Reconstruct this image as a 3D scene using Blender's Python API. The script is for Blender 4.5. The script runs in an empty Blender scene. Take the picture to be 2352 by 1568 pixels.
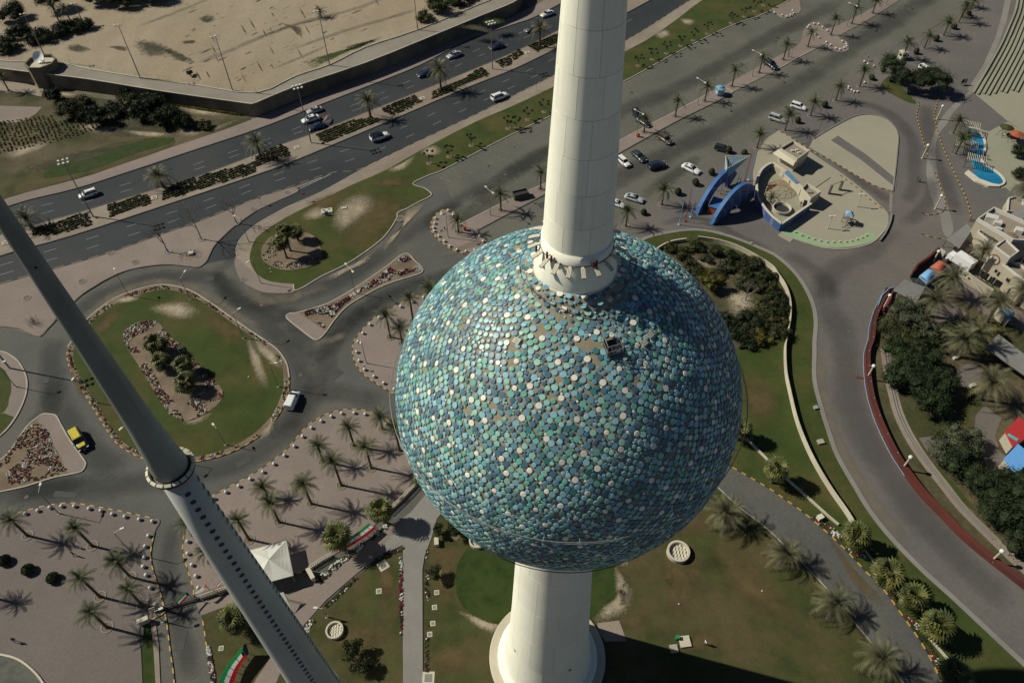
import bpy, bmesh, math, random
import numpy as np
from mathutils import Vector, Matrix, noise
from mathutils.geometry import tessellate_polygon
random.seed(7); np.random.seed(7)
scn = bpy.context.scene
COL = scn.collection
# ---------------------------------------------------------------- camera
FP, TH, RO, HC = 1700.0, 0.8474539, -0.01662900, 123.0
fw = Vector((0, math.cos(TH), -math.sin(TH))); rt0 = Vector((1, 0, 0)); up0 = rt0.cross(fw)
rt = rt0*math.cos(RO) + up0*math.sin(RO); upv = up0*math.cos(RO) - rt0*math.sin(RO)
cam = bpy.data.cameras.new('camera'); camo = bpy.data.objects.new('camera', cam); COL.objects.link(camo)
camo.matrix_world = Matrix(((rt.x, upv.x, -fw.x, 0), (rt.y, upv.y, -fw.y, 0), (rt.z, upv.z, -fw.z, HC), (0, 0, 0, 1)))
cam.sensor_width = 36.0; cam.lens = FP/2352*36; cam.clip_start = 0.5; cam.clip_end = 6000
scn.camera = camo
# ---------------------------------------------------------------- light
SUNV = Vector((1.088, -0.269, -1.0)).normalized()      # the way the light travels
SUN_EL = math.asin(-SUNV.z); SUN_AZ = math.atan2(-SUNV.x, -SUNV.y)   # azimuth of the sun from +Y towards +X
w = bpy.data.worlds.new('World'); scn.world = w; w.use_nodes = True
wn = w.node_tree; sky = wn.nodes.new('ShaderNodeTexSky'); sky.sky_type = 'NISHITA'; sky.sun_disc = False
sky.sun_elevation = SUN_EL; sky.sun_rotation = SUN_AZ; sky.air_density = 0.6; sky.dust_density = 0.3; sky.ozone_density = 1.6
wn.links.new(sky.outputs[0], wn.nodes['Background'].inputs[0]); wn.nodes['Background'].inputs[1].default_value = 0.05
sl = bpy.data.lights.new('sun', 'SUN'); sl.energy = 5.0; sl.angle = math.radians(0.53); sl.color = (1.0, 0.95, 0.81)
so = bpy.data.objects.new('sun', sl); COL.objects.link(so); so.rotation_euler = (SUNV).to_track_quat('-Z', 'Y').to_euler(); so.location = (-60, 30, 200)
scn.view_settings.view_transform = 'Standard'; scn.view_settings.look = 'None'
scn.view_settings.exposure = -0.12; scn.view_settings.gamma = 1.0; scn.view_settings.use_curve_mapping = False
scn.render.resolution_x = 1024; scn.render.resolution_y = 682

# ---------------------------------------------------------------- survey helpers (photo survey points -> places on the ground)
def g(q, z=0.0):
    d = fw*FP + rt*(q[0]-1176) - upv*(q[1]-784)
    s = (z-HC)/d.z
    return Vector((d.x*s, d.y*s, z))
def V(c, r, x, y): return (588*c + x/4, 392*r + y/4)
def T(c, r, s): return [V(c, r, *map(float, p.split(','))) for p in s.split()]
def D(s): return [tuple(map(float, p.split(','))) for p in s.split()]
def hgt(b, t, z0=0.0):
    B = g(b, z0); d = fw*FP + rt*(t[0]-1176) - upv*(t[1]-784)
    return HC + d.z/math.hypot(d.x, d.y)*math.hypot(B.x, B.y) - z0
def smooth(pts, n=5, closed=True, sharp=()):
    """Catmull-Rom through the points (2D)."""
    m = len(pts); out = []
    for i in range(m if closed else m-1):
        if closed: p0, p1, p2, p3 = pts[i-1], pts[i], pts[(i+1) % m], pts[(i+2) % m]
        else: p0, p1, p2, p3 = pts[max(i-1, 0)], pts[i], pts[i+1], pts[min(i+2, m-1)]
        if i in sharp: p0 = p1
        if (i+1) % m in sharp: p3 = p2
        for k in range(n):
            t = k/n; t2 = t*t; t3 = t2*t
            out.append(tuple(0.5*((2*p1[a]) + (-p0[a]+p2[a])*t + (2*p0[a]-5*p1[a]+4*p2[a]-p3[a])*t2 + (-p0[a]+3*p1[a]-3*p2[a]+p3[a])*t3) for a in (0, 1)))
    if not closed: out.append(tuple(pts[-1]))
    return out

# ---------------------------------------------------------------- materials
MATS = {}
def srgb(c): return tuple((x/255/12.92 if x/255 <= 0.04045 else ((x/255+0.055)/1.055)**2.4) for x in c)
def mat(name, col, rough=0.85, var=0.15, scale=1.0, col2=None, thr=(0.42, 0.62), bump=0.0, bscale=8.0, metal=0.0, spec=0.3, rand=0.0, fine=0.0, alpha=None, speck=None, brick=None, wave=None, streak=0.0, translucent=0.0):
    """Principled material whose colour is broken up by noise in object space."""
    if name in MATS: return MATS[name]
    m = bpy.data.materials.new(name); m.use_nodes = True; nt = m.node_tree; N = nt.nodes; L = nt.links
    b = N['Principled BSDF']; b.inputs['Roughness'].default_value = rough; b.inputs['Metallic'].default_value = metal
    b.inputs['Specular IOR Level'].default_value = spec
    tc = N.new('ShaderNodeTexCoord'); co = tc.outputs['Object']
    def nz(sc, det=5, ro=0.6, vec=None):
        n = N.new('ShaderNodeTexNoise'); n.inputs['Scale'].default_value = sc; n.inputs['Detail'].default_value = det; n.inputs['Roughness'].default_value = ro
        L.new(vec or co, n.inputs['Vector']); return n.outputs['Fac']
    def ramp(v, a, z):
        r = N.new('ShaderNodeMapRange'); r.inputs['From Min'].default_value = a; r.inputs['From Max'].default_value = z; L.new(v, r.inputs['Value']); return r.outputs[0]
    def mix(f, a, c, mode='MIX'):
        x = N.new('ShaderNodeMix'); x.data_type = 'RGBA'; x.blend_type = mode
        if isinstance(f, float): x.inputs['Factor'].default_value = f
        else: L.new(f, x.inputs['Factor'])
        for i, v in ((6, a), (7, c)):
            if isinstance(v, tuple): x.inputs[i].default_value = (*v[:3], 1)
            else: L.new(v, x.inputs[i])
        return x.outputs[2]
    lo = tuple(c*(1-var) for c in col); hi = tuple(min(1, c*(1+var)) for c in col)
    f = ramp(nz(scale*0.35), 0.3, 0.7)
    c = mix(f, lo, hi)
    if col2: c = mix(ramp(nz(scale*0.16, 7, 0.65), *thr), c, tuple(col2))
    if fine: c = mix(ramp(nz(scale*9, 3, 0.7), 0.2, 0.8), mix(1.0, c, (1-fine,)*3, 'MULTIPLY'), mix(1.0, c, (1+fine,)*3, 'MULTIPLY'))
    if speck:
        sc, a, cc = speck; c = mix(ramp(nz(sc, 2, 0.5), a, a+0.06), c, tuple(cc))
    if brick:
        bw, bh, dk = brick
        bt = N.new('ShaderNodeTexBrick'); bt.inputs['Scale'].default_value = 1.0; bt.inputs['Brick Width'].default_value = bw; bt.inputs['Row Height'].default_value = bh; bt.inputs['Mortar Size'].default_value = 0.012
        bt.inputs['Color1'].default_value = (1, 1, 1, 1); bt.inputs['Color2'].default_value = (1-dk, 1-dk, 1-dk, 1); bt.inputs['Mortar'].default_value = (1-dk*2,)*3+(1,)
        L.new(co, bt.inputs['Vector']); c = mix(1.0, c, bt.outputs['Color'], 'MULTIPLY')
    if wave:
        sc, dk = wave
        wv = N.new('ShaderNodeTexWave'); wv.inputs['Scale'].default_value = sc; wv.inputs['Distortion'].default_value = 1.5; L.new(co, wv.inputs['Vector'])
        c = mix(ramp(wv.outputs['Fac'], 0.1, 0.9), mix(1.0, c, (1-dk,)*3, 'MULTIPLY'), c)
    if streak:
        mp = N.new('ShaderNodeMapping'); mp.inputs['Scale'].default_value = (5, 5, .11); L.new(co, mp.inputs['Vector'])
        c = mix(ramp(nz(.55, 6, .7, mp.outputs[0]), .52, .80), c, mix(1.0, c, (1-streak, 1-streak*1.1, 1-streak*1.35), 'MULTIPLY'))
    if rand:
        oi = N.new('ShaderNodeObjectInfo')
        c = mix(oi.outputs['Random'], mix(1.0, c, (1-rand,)*3, 'MULTIPLY'), mix(1.0, c, (1+rand, 1+rand*0.8, 1+rand*0.4), 'MULTIPLY'))
    L.new(c, b.inputs['Base Color'])
    if translucent:
        tr = N.new('ShaderNodeBsdfTranslucent'); L.new(c, tr.inputs['Color']); ms = N.new('ShaderNodeMixShader'); ms.inputs[0].default_value = translucent
        L.new(b.outputs[0], ms.inputs[1]); L.new(tr.outputs[0], ms.inputs[2]); L.new(ms.outputs[0], N['Material Output'].inputs['Surface'])
    if bump:
        bn = N.new('ShaderNodeBump'); bn.inputs['Strength'].default_value = bump; bn.inputs['Distance'].default_value = 0.1
        L.new(nz(bscale, 4), bn.inputs['Height']); L.new(bn.outputs[0], b.inputs['Normal'])
    if alpha:      # ragged fading patch: uv.x runs 0 (edge) .. 1 (inside)
        asc, amax = alpha
        uv = N.new('ShaderNodeUVMap'); sx = N.new('ShaderNodeSeparateXYZ'); L.new(uv.outputs[0], sx.inputs[0])
        ad = N.new('ShaderNodeMath'); ad.operation = 'ADD'; L.new(sx.outputs[0], ad.inputs[0])
        nn = N.new('ShaderNodeMath'); nn.operation = 'MULTIPLY_ADD'; L.new(nz(asc, 8, 0.75), nn.inputs[0]); nn.inputs[1].default_value = 1.9; nn.inputs[2].default_value = -0.95
        L.new(nn.outputs[0], ad.inputs[1])
        r = N.new('ShaderNodeMapRange'); r.inputs['From Min'].default_value = 0.2; r.inputs['From Max'].default_value = 0.9; r.inputs['To Max'].default_value = amax
        L.new(ad.outputs[0], r.inputs['Value'])
        edge = N.new('ShaderNodeMapRange'); edge.inputs['From Max'].default_value = 0.12; L.new(sx.outputs[0], edge.inputs['Value'])
        mu = N.new('ShaderNodeMath'); mu.operation = 'MULTIPLY'; L.new(r.outputs[0], mu.inputs[0]); L.new(edge.outputs[0], mu.inputs[1])
        L.new(mu.outputs[0], b.inputs['Alpha'])
    MATS[name] = m; return m

# ---------------------------------------------------------------- mesh helpers
class MB:
    def __init__(s): s.v = []; s.f = []; s.m = []; s.uv = []
    def add(s, vs, fs, m=0):
        o = len(s.v); s.v.extend([tuple(v) for v in vs]); s.f.extend([tuple(i+o for i in f) for f in fs]); s.m.extend([m]*len(fs)); return o
    def box(s, c, size, m=0, rz=0.0, M=None, taper=1.0):
        hx, hy, hz = size[0]/2, size[1]/2, size[2]/2
        vs = [Vector((x*hx*(taper if z > 0 else 1), y*hy*(taper if z > 0 else 1), z*hz)) for z in (-1, 1) for x, y in ((-1, -1), (1, -1), (1, 1), (-1, 1))]
        if rz: R = Matrix.Rotation(rz, 3, 'Z'); vs = [R @ v for v in vs]
        if M is not None: vs = [M @ v for v in vs]
        vs = [v+Vector(c) for v in vs]
        s.add(vs, [(3, 2, 1, 0), (4, 5, 6, 7), (0, 1, 5, 4), (1, 2, 6, 5), (2, 3, 7, 6), (3, 0, 4, 7)], m); return s
    def tube(s, p0, p1, r0, r1=None, n=6, m=0, caps=True):
        r1 = r0 if r1 is None else r1; p0 = Vector(p0); p1 = Vector(p1); d = (p1-p0)
        if d.length < 1e-6: return s
        q = d.to_track_quat('Z', 'Y'); vs = []
        for p, r in ((p0, r0), (p1, r1)):
            for k in range(n):
                a = 2*math.pi*k/n; vs.append(p + q @ Vector((r*math.cos(a), r*math.sin(a), 0)))
        fs = [(k, (k+1) % n, n+(k+1) % n, n+k) for k in range(n)]
        if caps: fs += [tuple(range(n))[::-1], tuple(range(n, 2*n))]
        s.add(vs, fs, m); return s
    def path(s, pts, rs, n=6, m=0):
        for i in range(len(pts)-1): s.tube(pts[i], pts[i+1], rs[i], rs[i+1], n, m)
        return s
    def lathe(s, prof, n=24, m=0, c=(0, 0, 0), caps=True):
        c = Vector(c); vs = []
        for r, z in prof:
            for k in range(n):
                a = 2*math.pi*k/n; vs.append(c+Vector((r*math.cos(a), r*math.sin(a), z)))
        fs = []
        for i in range(len(prof)-1):
            for k in range(n): fs.append((i*n+k, i*n+(k+1) % n, (i+1)*n+(k+1) % n, (i+1)*n+k))
        if caps: fs += [tuple(range(n))[::-1], tuple((len(prof)-1)*n+k for k in range(n))]
        s.add(vs, fs, m); return s
    def ball(s, c, r, n=10, m=0, sz=1.0):
        k = max(4, n//2); return s.lathe([(r*math.sin(math.pi*i/k) if 0 < i < k else r*0.02, -r*sz*math.cos(math.pi*i/k)) for i in range(k+1)], n, m, c)
    def quad(s, a, b, c, d, m=0): s.add([a, b, c, d], [(0, 1, 2, 3)], m); return s
    def prism(s, pts, z0, z1, m=0, side=None):
        """Upright prism over a 2D outline."""
        n = len(pts); A = sum(pts[i][0]*pts[(i+1) % n][1]-pts[(i+1) % n][0]*pts[i][1] for i in range(n))
        if A < 0: pts = pts[::-1]
        vs = [(p[0], p[1], z0) for p in pts]+[(p[0], p[1], z1) for p in pts]
        tr = tessellate_polygon([[Vector((p[0], p[1], 0)) for p in pts]])
        top = []
        for t in tr:
            a, b, c = (Vector(pts[i]) for i in t)
            top.append(tuple(t) if (b-a).cross(c-a) > 0 else tuple(t[::-1]))
        s.add(vs, [tuple(i+n for i in t) for t in top], m)
        s.add(vs, [(i, (i+1) % n, n+(i+1) % n, n+i) for i in range(n)], m if side is None else side)
        return s
    def strip(s, line, w, z0, z1, m=0, closed=False, off=0.0):
        """Box-section strip that follows a 2D line."""
        n = len(line); L = []; R = []
        for i in range(n):
            a = Vector(line[i-1] if (i or closed) else line[i]); b = Vector(line[(i+1) % n] if (i < n-1 or closed) else line[i])
            t = (b-a); t = t.normalized() if t.length > 1e-9 else Vector((1, 0)); nn = Vector((-t.y, t.x)); p = Vector(line[i])
            L.append(p+nn*(off+w/2)); R.append(p+nn*(off-w/2))
        vs = []
        for a, b in zip(L, R): vs += [(b.x, b.y, z0), (b.x, b.y, z1), (a.x, a.y, z1), (a.x, a.y, z0)]
        fs = []
        for i in range(n if closed else n-1):
            j = (i+1) % n
            for k in range(3): fs.append((i*4+k, j*4+k, j*4+k+1, i*4+k+1))
        if not closed: fs += [(0, 1, 2, 3), tuple((n-1)*4+k for k in (3, 2, 1, 0))]
        s.add(vs, fs, m); return s
    def mesh(s, name, mats, sm=False):
        me = bpy.data.meshes.new(name); me.from_pydata(s.v, [], s.f)
        for x in (mats if isinstance(mats, (list, tuple)) else [mats]): me.materials.append(x)
        if any(s.m): me.polygons.foreach_set('material_index', s.m)
        if sm: me.polygons.foreach_set('use_smooth', [True]*len(s.f))
        me.update(); return me
    def build(s, name, mats, parent=None, sm=False, **kw):
        return link(name, s.mesh(name, mats, sm), parent, **kw)
def tag(o, label=None, cat=None, group=None, kind=None):
    if label: o['label'] = label
    if cat: o['category'] = cat
    if group: o['group'] = group
    if kind: o['kind'] = kind
    return o
def link(name, data, parent=None, loc=None, rz=None, **kw):
    o = bpy.data.objects.new(name, data); COL.objects.link(o)
    if parent is not None: o.parent = parent
    if loc is not None: o.location = loc
    if rz is not None: o.rotation_euler = (0, 0, rz)
    return tag(o, **kw)
def empty(name, loc, rz=0.0, **kw):
    o = link(name, None, None, loc, rz, **kw); o.empty_display_size = 0.3; return o
KIDS = {}
def place(proto_root, loc, rz=0.0, scale=1.0, label=None, group=None, first=[set()]):
    """The prototype itself the first time, afterwards a copy with copies of its parts and sub-parts."""
    if proto_root.name not in first[0]:
        first[0].add(proto_root.name); r = proto_root
        if proto_root.name not in KIDS: KIDS[proto_root.name] = [(c, list(c.children)) for c in proto_root.children]
    else:
        r = proto_root.copy(); COL.objects.link(r)
        for c, gs in KIDS[proto_root.name]:
            k = c.copy(); COL.objects.link(k); k.parent = r
            for x in gs: y = x.copy(); COL.objects.link(y); y.parent = k
    r.location = loc; r.rotation_euler = (0, 0, rz); r.scale = (scale,)*3 if not isinstance(scale, tuple) else scale
    if label: r['label'] = label
    if group: r['group'] = group
    return r
ORD = ['first', 'second', 'third', 'fourth', 'fifth', 'sixth', 'seventh', 'eighth', 'ninth', 'tenth', 'eleventh', 'twelfth', 'thirteenth', 'fourteenth', 'fifteenth', 'sixteenth', 'seventeenth', 'eighteenth', 'nineteenth', 'twentieth', 'twenty-first', 'twenty-second', 'twenty-third', 'twenty-fourth', 'twenty-fifth', 'twenty-sixth', 'twenty-seventh', 'twenty-eighth', 'twenty-ninth', 'thirtieth']
def G2(pts, z=0.0): return [tuple(g(p, z)[:2]) for p in pts]
def slab(name, pts, z0, z1, m, side=None, n=4, z=None, closed=True, sharp=(), parent=None, **kw):
    P = G2(smooth(pts, n, True, sharp) if n > 1 else pts, z1 if z is None else z)
    mb = MB(); mb.prism(P, z0, z1, 0, 1 if side else None)
    if parent is None and not kw: kw = dict(kind='structure')
    return mb.build(name, [m, side] if side else m, parent, **kw), P
def patch(name, pts, z, m, n=3, rings=(0, .2, .45, .8), zt=None, **kw):
    """Ragged-edged ground patch: uv.x = 0 at the rim and 1 inside."""
    P = [Vector(p) for p in G2(smooth(pts, n), z if zt is None else zt)]; c = sum(P, Vector((0, 0)))/len(P); k = len(P)
    vs = []; us = []
    for t in rings:
        for p in P: q = p.lerp(c, t); vs.append((q.x, q.y, z)); us.append(t*1.25)
    vs.append((c.x, c.y, z)); us.append(1.0)
    A = sum(P[i].x*P[(i+1) % k].y-P[(i+1) % k].x*P[i].y for i in range(k)); fs = []
    for r in range(len(rings)-1):
        for i in range(k): j = (i+1) % k; fs.append((r*k+i, r*k+j, (r+1)*k+j, (r+1)*k+i))
    for i in range(k): fs.append(((len(rings)-1)*k+i, (len(rings)-1)*k+(i+1) % k, len(vs)-1))
    if A < 0: fs = [f[::-1] for f in fs]
    return uvmesh(name, vs, fs, us, m, **kw)
def uvmesh(name, vs, fs, us, m, **kw):
    me = bpy.data.meshes.new(name); me.from_pydata([tuple(v) for v in vs], [], fs); me.materials.append(m)
    uv = me.uv_layers.new(name='UVMap'); li = np.empty(len(me.loops), dtype=np.int32); me.loops.foreach_get('vertex_index', li)
    a = np.zeros((len(li), 2), dtype=np.float32); a[:, 0] = np.array(us, dtype=np.float32)[li]; uv.data.foreach_set('uv', a.ravel()); me.update()
    if not kw: kw = dict(kind='structure')
    return link(name, me, **kw)
def trail(name, pts, w, z, m, n=5, zt=None, peak=1.0):
    """Soft-edged band along a line (tyre darkening, blown dust)."""
    L = [Vector(p) for p in G2(smooth(pts, n, False), z if zt is None else zt)]; vs = []; us = []; fs = []
    for i, p in enumerate(L):
        t = (L[min(i+1, len(L)-1)]-L[max(i-1, 0)]).normalized(); nn = Vector((-t.y, t.x)); e = min(1.0, min(i, len(L)-1-i)/3)
        for k, o in enumerate((-1, -.6, -.25, .25, .6, 1)):
            q = p+nn*(o*w/2); vs.append((q.x, q.y, z)); us.append((0, .45, .8, .8, .45, 0)[k]*e*peak)
    for i in range(len(L)-1):
        for k in range(5): fs.append((i*6+k, (i+1)*6+k, (i+1)*6+k+1, i*6+k+1)[::-1])
    return uvmesh(name, vs, fs, us, m)
# ================================================================ ground materials
M = {}
M['earth'] = mat('earth', (0.136, 0.112, 0.080), var=.25, scale=.5, col2=(0.088, 0.080, 0.052), fine=.25, bump=.3)
M['hwy'] = mat('asphalt_dark', (.026, .031, .035), .8, var=.10, scale=.3, col2=(0.037, 0.041, 0.043), fine=.25, speck=(55, .70, (0.062, 0.062, 0.062)))
M['road'] = mat('asphalt_grey', (.078, .080, .075), .85, var=.12, scale=.25, col2=(0.104, 0.101, 0.086), fine=.22, speck=(40, .70, (0.144, 0.137, 0.115)))
M['park'] = mat('asphalt_old', (0.098, 0.098, 0.082), .9, var=.16, scale=.2, col2=(0.129, 0.125, 0.101), thr=(.38, .65), fine=.28, speck=(30, .68, (0.172, 0.164, 0.133)))
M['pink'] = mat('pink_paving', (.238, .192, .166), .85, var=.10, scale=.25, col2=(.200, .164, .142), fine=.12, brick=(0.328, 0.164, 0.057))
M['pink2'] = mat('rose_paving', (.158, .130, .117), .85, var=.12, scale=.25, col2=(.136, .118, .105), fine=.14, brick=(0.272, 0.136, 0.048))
M['dusty'] = mat('dusty_paving', (0.264, 0.224, 0.176), .9, var=.14, scale=.35, col2=(0.216, 0.172, 0.140), fine=.14, brick=(0.400, 0.200, 0.048))
M['grey'] = mat('grey_paving', (0.230, 0.221, 0.200), .85, var=.08, scale=.4, col2=(0.196, 0.183, 0.166), fine=.10, brick=(0.510, 0.255, 0.051))
M['prom'] = mat('promenade_paving', (.138, .124, .111), .85, var=.14, scale=.16, col2=(.118, .112, .106), thr=(.4, .6), fine=.14, brick=(0.288, 0.144, 0.058))
M['pad'] = mat('playground_concrete', (.285, .270, .205), .9, var=.08, scale=.3, col2=(0.304, 0.271, 0.204), fine=.08)
M['court'] = mat('sandy_court', (0.243, 0.252, 0.184), .95, var=.08, scale=.3, col2=(0.270, 0.257, 0.189), fine=.16)
M['cream'] = mat('cream_concrete', (.52, .48, .37), .8, var=.10, scale=.8, col2=(.44, .40, .31), fine=.08)
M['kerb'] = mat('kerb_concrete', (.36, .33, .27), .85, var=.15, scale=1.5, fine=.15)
M['kerbdark'] = mat('kerb_dark', (.10, .10, .09), .85, var=.2, scale=1.5, fine=.15)  # dark kerb tone; the highway kerbs carry their shade line in it
M['yellow'] = mat('yellow_paint', (.50, .31, .05), .6, var=.18, scale=2.5, col2=(.42, .27, .07), fine=.15)
M['black'] = mat('black_paint', (.035, .038, .042), .6, var=.3, scale=2.5, fine=.2)
M['grass'] = mat('lawn_grass', (.038, .055, .010), .95, var=.22, scale=.5, col2=(0.083, 0.068, 0.022), thr=(.46, .70), fine=.40, bump=.5, bscale=14)
M['grass2'] = mat('dry_lawn', (.042, .050, .013), .95, var=.34, scale=.6, col2=(.088, .068, .030), thr=(.42, .64), fine=.45, bump=.5, bscale=14)
M['grass3'] = mat('lush_grass', (.022, .042, .006), .95, var=.3, scale=1.6, col2=(.036, .052, .010), fine=.45, bump=.5, bscale=14)
M['rough'] = mat('rough_grass', (0.042, 0.046, 0.015), .95, var=.35, scale=.35, col2=(0.105, 0.084, 0.049), thr=(.42, .60), fine=.45, bump=.5)
M['soil'] = mat('bed_soil', (0.184, 0.140, 0.096), .95, var=.22, scale=.9, col2=(0.128, 0.096, 0.064), fine=.35, bump=.5, speck=(7, .62, (0.272, 0.232, 0.176)))
M['sand'] = mat('sand_lot', (.305, .252, .178), .95, var=.12, scale=.12, col2=(0.289, 0.225, 0.149), thr=(.44, .66), fine=.16, bump=.3, wave=(.035, .05))
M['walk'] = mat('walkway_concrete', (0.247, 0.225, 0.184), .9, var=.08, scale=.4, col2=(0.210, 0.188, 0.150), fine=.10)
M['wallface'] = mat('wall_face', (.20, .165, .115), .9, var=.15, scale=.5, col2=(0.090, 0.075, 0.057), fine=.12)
M['white'] = mat('white_line', (.30, .31, .30), .7, var=.12, scale=3, fine=.2)
M['greenp'] = mat('green_paint', (0.234, 0.360, 0.198), .8, var=.12, scale=.8, col2=(0.297, 0.342, 0.225), fine=.1)
M['bare'] = mat('bare_patch', (0.357, 0.306, 0.221), .95, var=.15, scale=2, fine=.35, alpha=(3.0, .95), col2=(0.255, 0.212, 0.145))
M['dryp'] = mat('dry_patch', (0.120, 0.088, 0.040), .95, var=.25, scale=1.2, fine=.35, alpha=(2.4, .65))
M['dust'] = mat('blown_dust', (0.203, 0.176, 0.131), .95, var=.1, scale=.8, fine=.15, alpha=(.35, .55))
M['tyre'] = mat('tyre_darkening', (.040, .043, .043), .8, var=.1, scale=.6, fine=.1, alpha=(.05, .42))
M['tyrep'] = mat('tyre_darkening_paving', (.090, .082, .080), .8, var=.1, scale=.6, fine=.1, alpha=(.05, .42))
M['scrub'] = mat('scrub_patch', (0.059, 0.056, 0.032), .95, var=.35, scale=1.0, fine=.45, alpha=(.6, .9))
M['weed'] = mat('weed_patch', (0.033, 0.054, 0.013), .95, var=.3, scale=1.5, fine=.5, alpha=(.8, 1.0))

S = dict(kind='structure')
K = M['kerb']
# ---- base sheet
mb = MB(); mb.quad((-1600, -600, -.05), (1600, -600, -.05), (1600, 2600, -.05), (-1600, 2600, -.05)); mb.build('ground', M['earth'], **S)

# ---- internal roads and parking lot : one asphalt sheet
slab('road', D('-420,1700 -420,700 -60,745 0,749 92,772 175,687 300,618 470,604 490,567 588,484 683,435 760,397 900,395 1010,392 1176,307 1450,175 1676,55 1814,-6 2000,-110 2420,-160 2260,-10 2114,82 1976,136 1914,216 1789,290 1721,325 1633,378 1576,420 1488,472 1420,512 1300,700 1100,1000 1000,1150 925,1250 700,1440 600,1700'), -.04, .0, M['road'], n=1)
slab('parking_lot', D('1176,307 1273,262 1436,185 1551,122 1676,60 1764,27 1814,-6 2000,-110 2420,-160 2260,-10 2114,82 1976,136 1914,216 1789,290 1721,325 1633,378 1576,420 1488,472 1420,512 1300,600 1130,560 1058,514 1013,392'), -.04, .004, M['park'], n=1)

# ---- highway
up_hi = D('-260,572 -120,530 30,469 175,432 295,394 440,346 588,297 720,246 838,200 963,150 1070,94 1176,57 1223,41 1291,6 1400,-52 1560,-140')
up_lo = D('-260,634 -120,586 0,538 180,487 362,432 425,414 530,376 635,335 723,304 828,262 998,195 1176,121 1288,66 1400,10 1520,-55 1640,-125')
lo_hi = D('-260,700 -120,640 0,587 160,542 405,462 588,401 675,369 883,282 1070,202 1176,160 1276,112 1400,50 1490,2 1600,-60 1700,-120')
lo_lo = D('-260,738 -120,700 0,654 130,617 250,582 362,542 450,512 545,474 640,440 760,399 828,390 953,330 1088,267 1176,223 1278,172 1443,92 1576,8 1700,-70 1800,-130')
def band(name, A, B, z0, z1, m, side=None, **kw): return slab(name, smooth(A, 3, False)+smooth(B, 3, False)[::-1], z0, z1, m, side, n=1, **(kw or S))
band('highway', up_hi, up_lo, -.04, .008, M['hwy'])
band('highway', lo_hi, lo_lo, -.04, .008, M['hwy'])
slab('highway', D('545,474 640,440 683,432 760,398 830,390 738,438 663,472 620,494 588,514 550,552 541,592 470,606 488,567 543,514 588,483'), -.04, .006, M['hwy'], n=1)
band('median', up_lo, lo_hi, -.04, .14, M['dusty'], K)
# footpath between the wall and the highway
path_hi = D('-260,552 -120,508 20,454 175,412 242,391 375,345 480,310 577,275 720,218 850,168 1000,108 1070,78 1176,38 1290,-20 1400,-78 1560,-170')
band('footpath', path_hi, up_hi, -.04, .14, M['pink'], K)
# verge pavement south of the highway, and the paved apron at the left
pv_hi = D('543,590 541,575 550,552 565,535 588,516 620,497 663,474 738,442 828,391 953,330 1088,267 1176,223 1278,172 1443,92 1576,8 1700,-70')
pv_lo = D('600,640 583,620 574,598 576,575 588,547 613,527 670,492 750,454 800,428 885,391 963,347 1088,282 1176,244 1276,197 1442,115 1501,82 1566,36 1614,0 1740,-72')
band('pavement', pv_hi, pv_lo, -.04, .14, M['dusty'], K)
slab('pavement', D('558,646 543,622 541,590 576,576 574,598 583,620 600,637 626,647 674,652 678,666 663,673 613,672 588,664'), -.04, .138, M['pink'], K, n=3)
slab('pavement', D('-260,738 -120,700 0,654 130,617 250,582 362,542 450,512 545,474 600,452 640,440 670,430 681,432 684,440 640,460 588,484 545,514 515,540 490,567 478,592 470,604 455,613 430,611 375,607 300,618 250,638 212,660 175,687 130,729 105,762 92,772 75,768 45,754 0,749 -60,745 -260,745'), -.04, .14, M['pink'], K, n=2, sharp=(0, 33))

# ---- lawn verge south of the highway (long bean plus strip between highway and parking)
lawn_lo = D('600,637 626,647 674,652 677,666 700,657 738,634 788,610 833,582 875,550 897,524 911,500 912,490 920,484 933,479 958,465 985,452 990,444 975,432 948,421 985,402 1013,392 1090,352 1176,308 1273,262 1436,185 1551,122 1676,60 1764,27 1900,-52')
lawn_hi = D('583,620 574,598 576,575 588,547 613,527 670,492 750,454 800,428 885,391 963,347 1088,282 1176,244 1276,197 1442,115 1501,82 1566,36 1614,0 1740,-72')
slab('lawn', lawn_lo+lawn_hi[::-1], -.04, .155, M['grass'], K, n=3, sharp=(2, 3, 18, 26, 27, 43))
# left edge island
slab('pavement', D('-60,800 0,806 25,816 45,834 60,866 60,899 48,934 28,969 0,999 -60,1040'), -.04, .14, M['pink'], K, n=3, sharp=(0, 9))
slab('lawn', D('-60,820 0,842 15,857 25,879 25,900 20,916 10,944 -60,970'), .10, .16, M['grass'], n=2)
slab('lawn', D('-60,975 8,948 32,957 20,975 0,997 -60,1036'), .10, .16, M['grass'], n=1)
# left roundabout island
isl = D('360,654 400,656 437,667 475,689 525,724 575,759 613,784 640,806 658,834 664,866 663,891 653,924 638,954 613,984 588,1005 550,1029 500,1048 435,1061 385,1061 337,1055 300,1039 265,1014 225,954 195,906 170,866 155,829 155,796 175,767 200,732 250,692 300,669')
slab('island', isl, -.04, .15, M['soil'], K, n=4)
def shrink(pts, k): cx = sum(p[0] for p in pts)/len(pts); cy = sum(p[1] for p in pts)/len(pts); return [(cx+(x-cx)*k, cy+(y-cy)*k) for x, y in pts]
slab('lawn', shrink(isl, .945), .10, .175, M['grass'], n=4)
bed1 = D('282,767 295,752 320,739 350,737 365,742 375,754 390,772 412,789 450,831 490,869 512,899 507,919 487,939 450,959 425,966 405,959 385,944 350,891 320,841 295,804')
slab('flower_bed', bed1, .10, .20, M['soil'], n=3)
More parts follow.
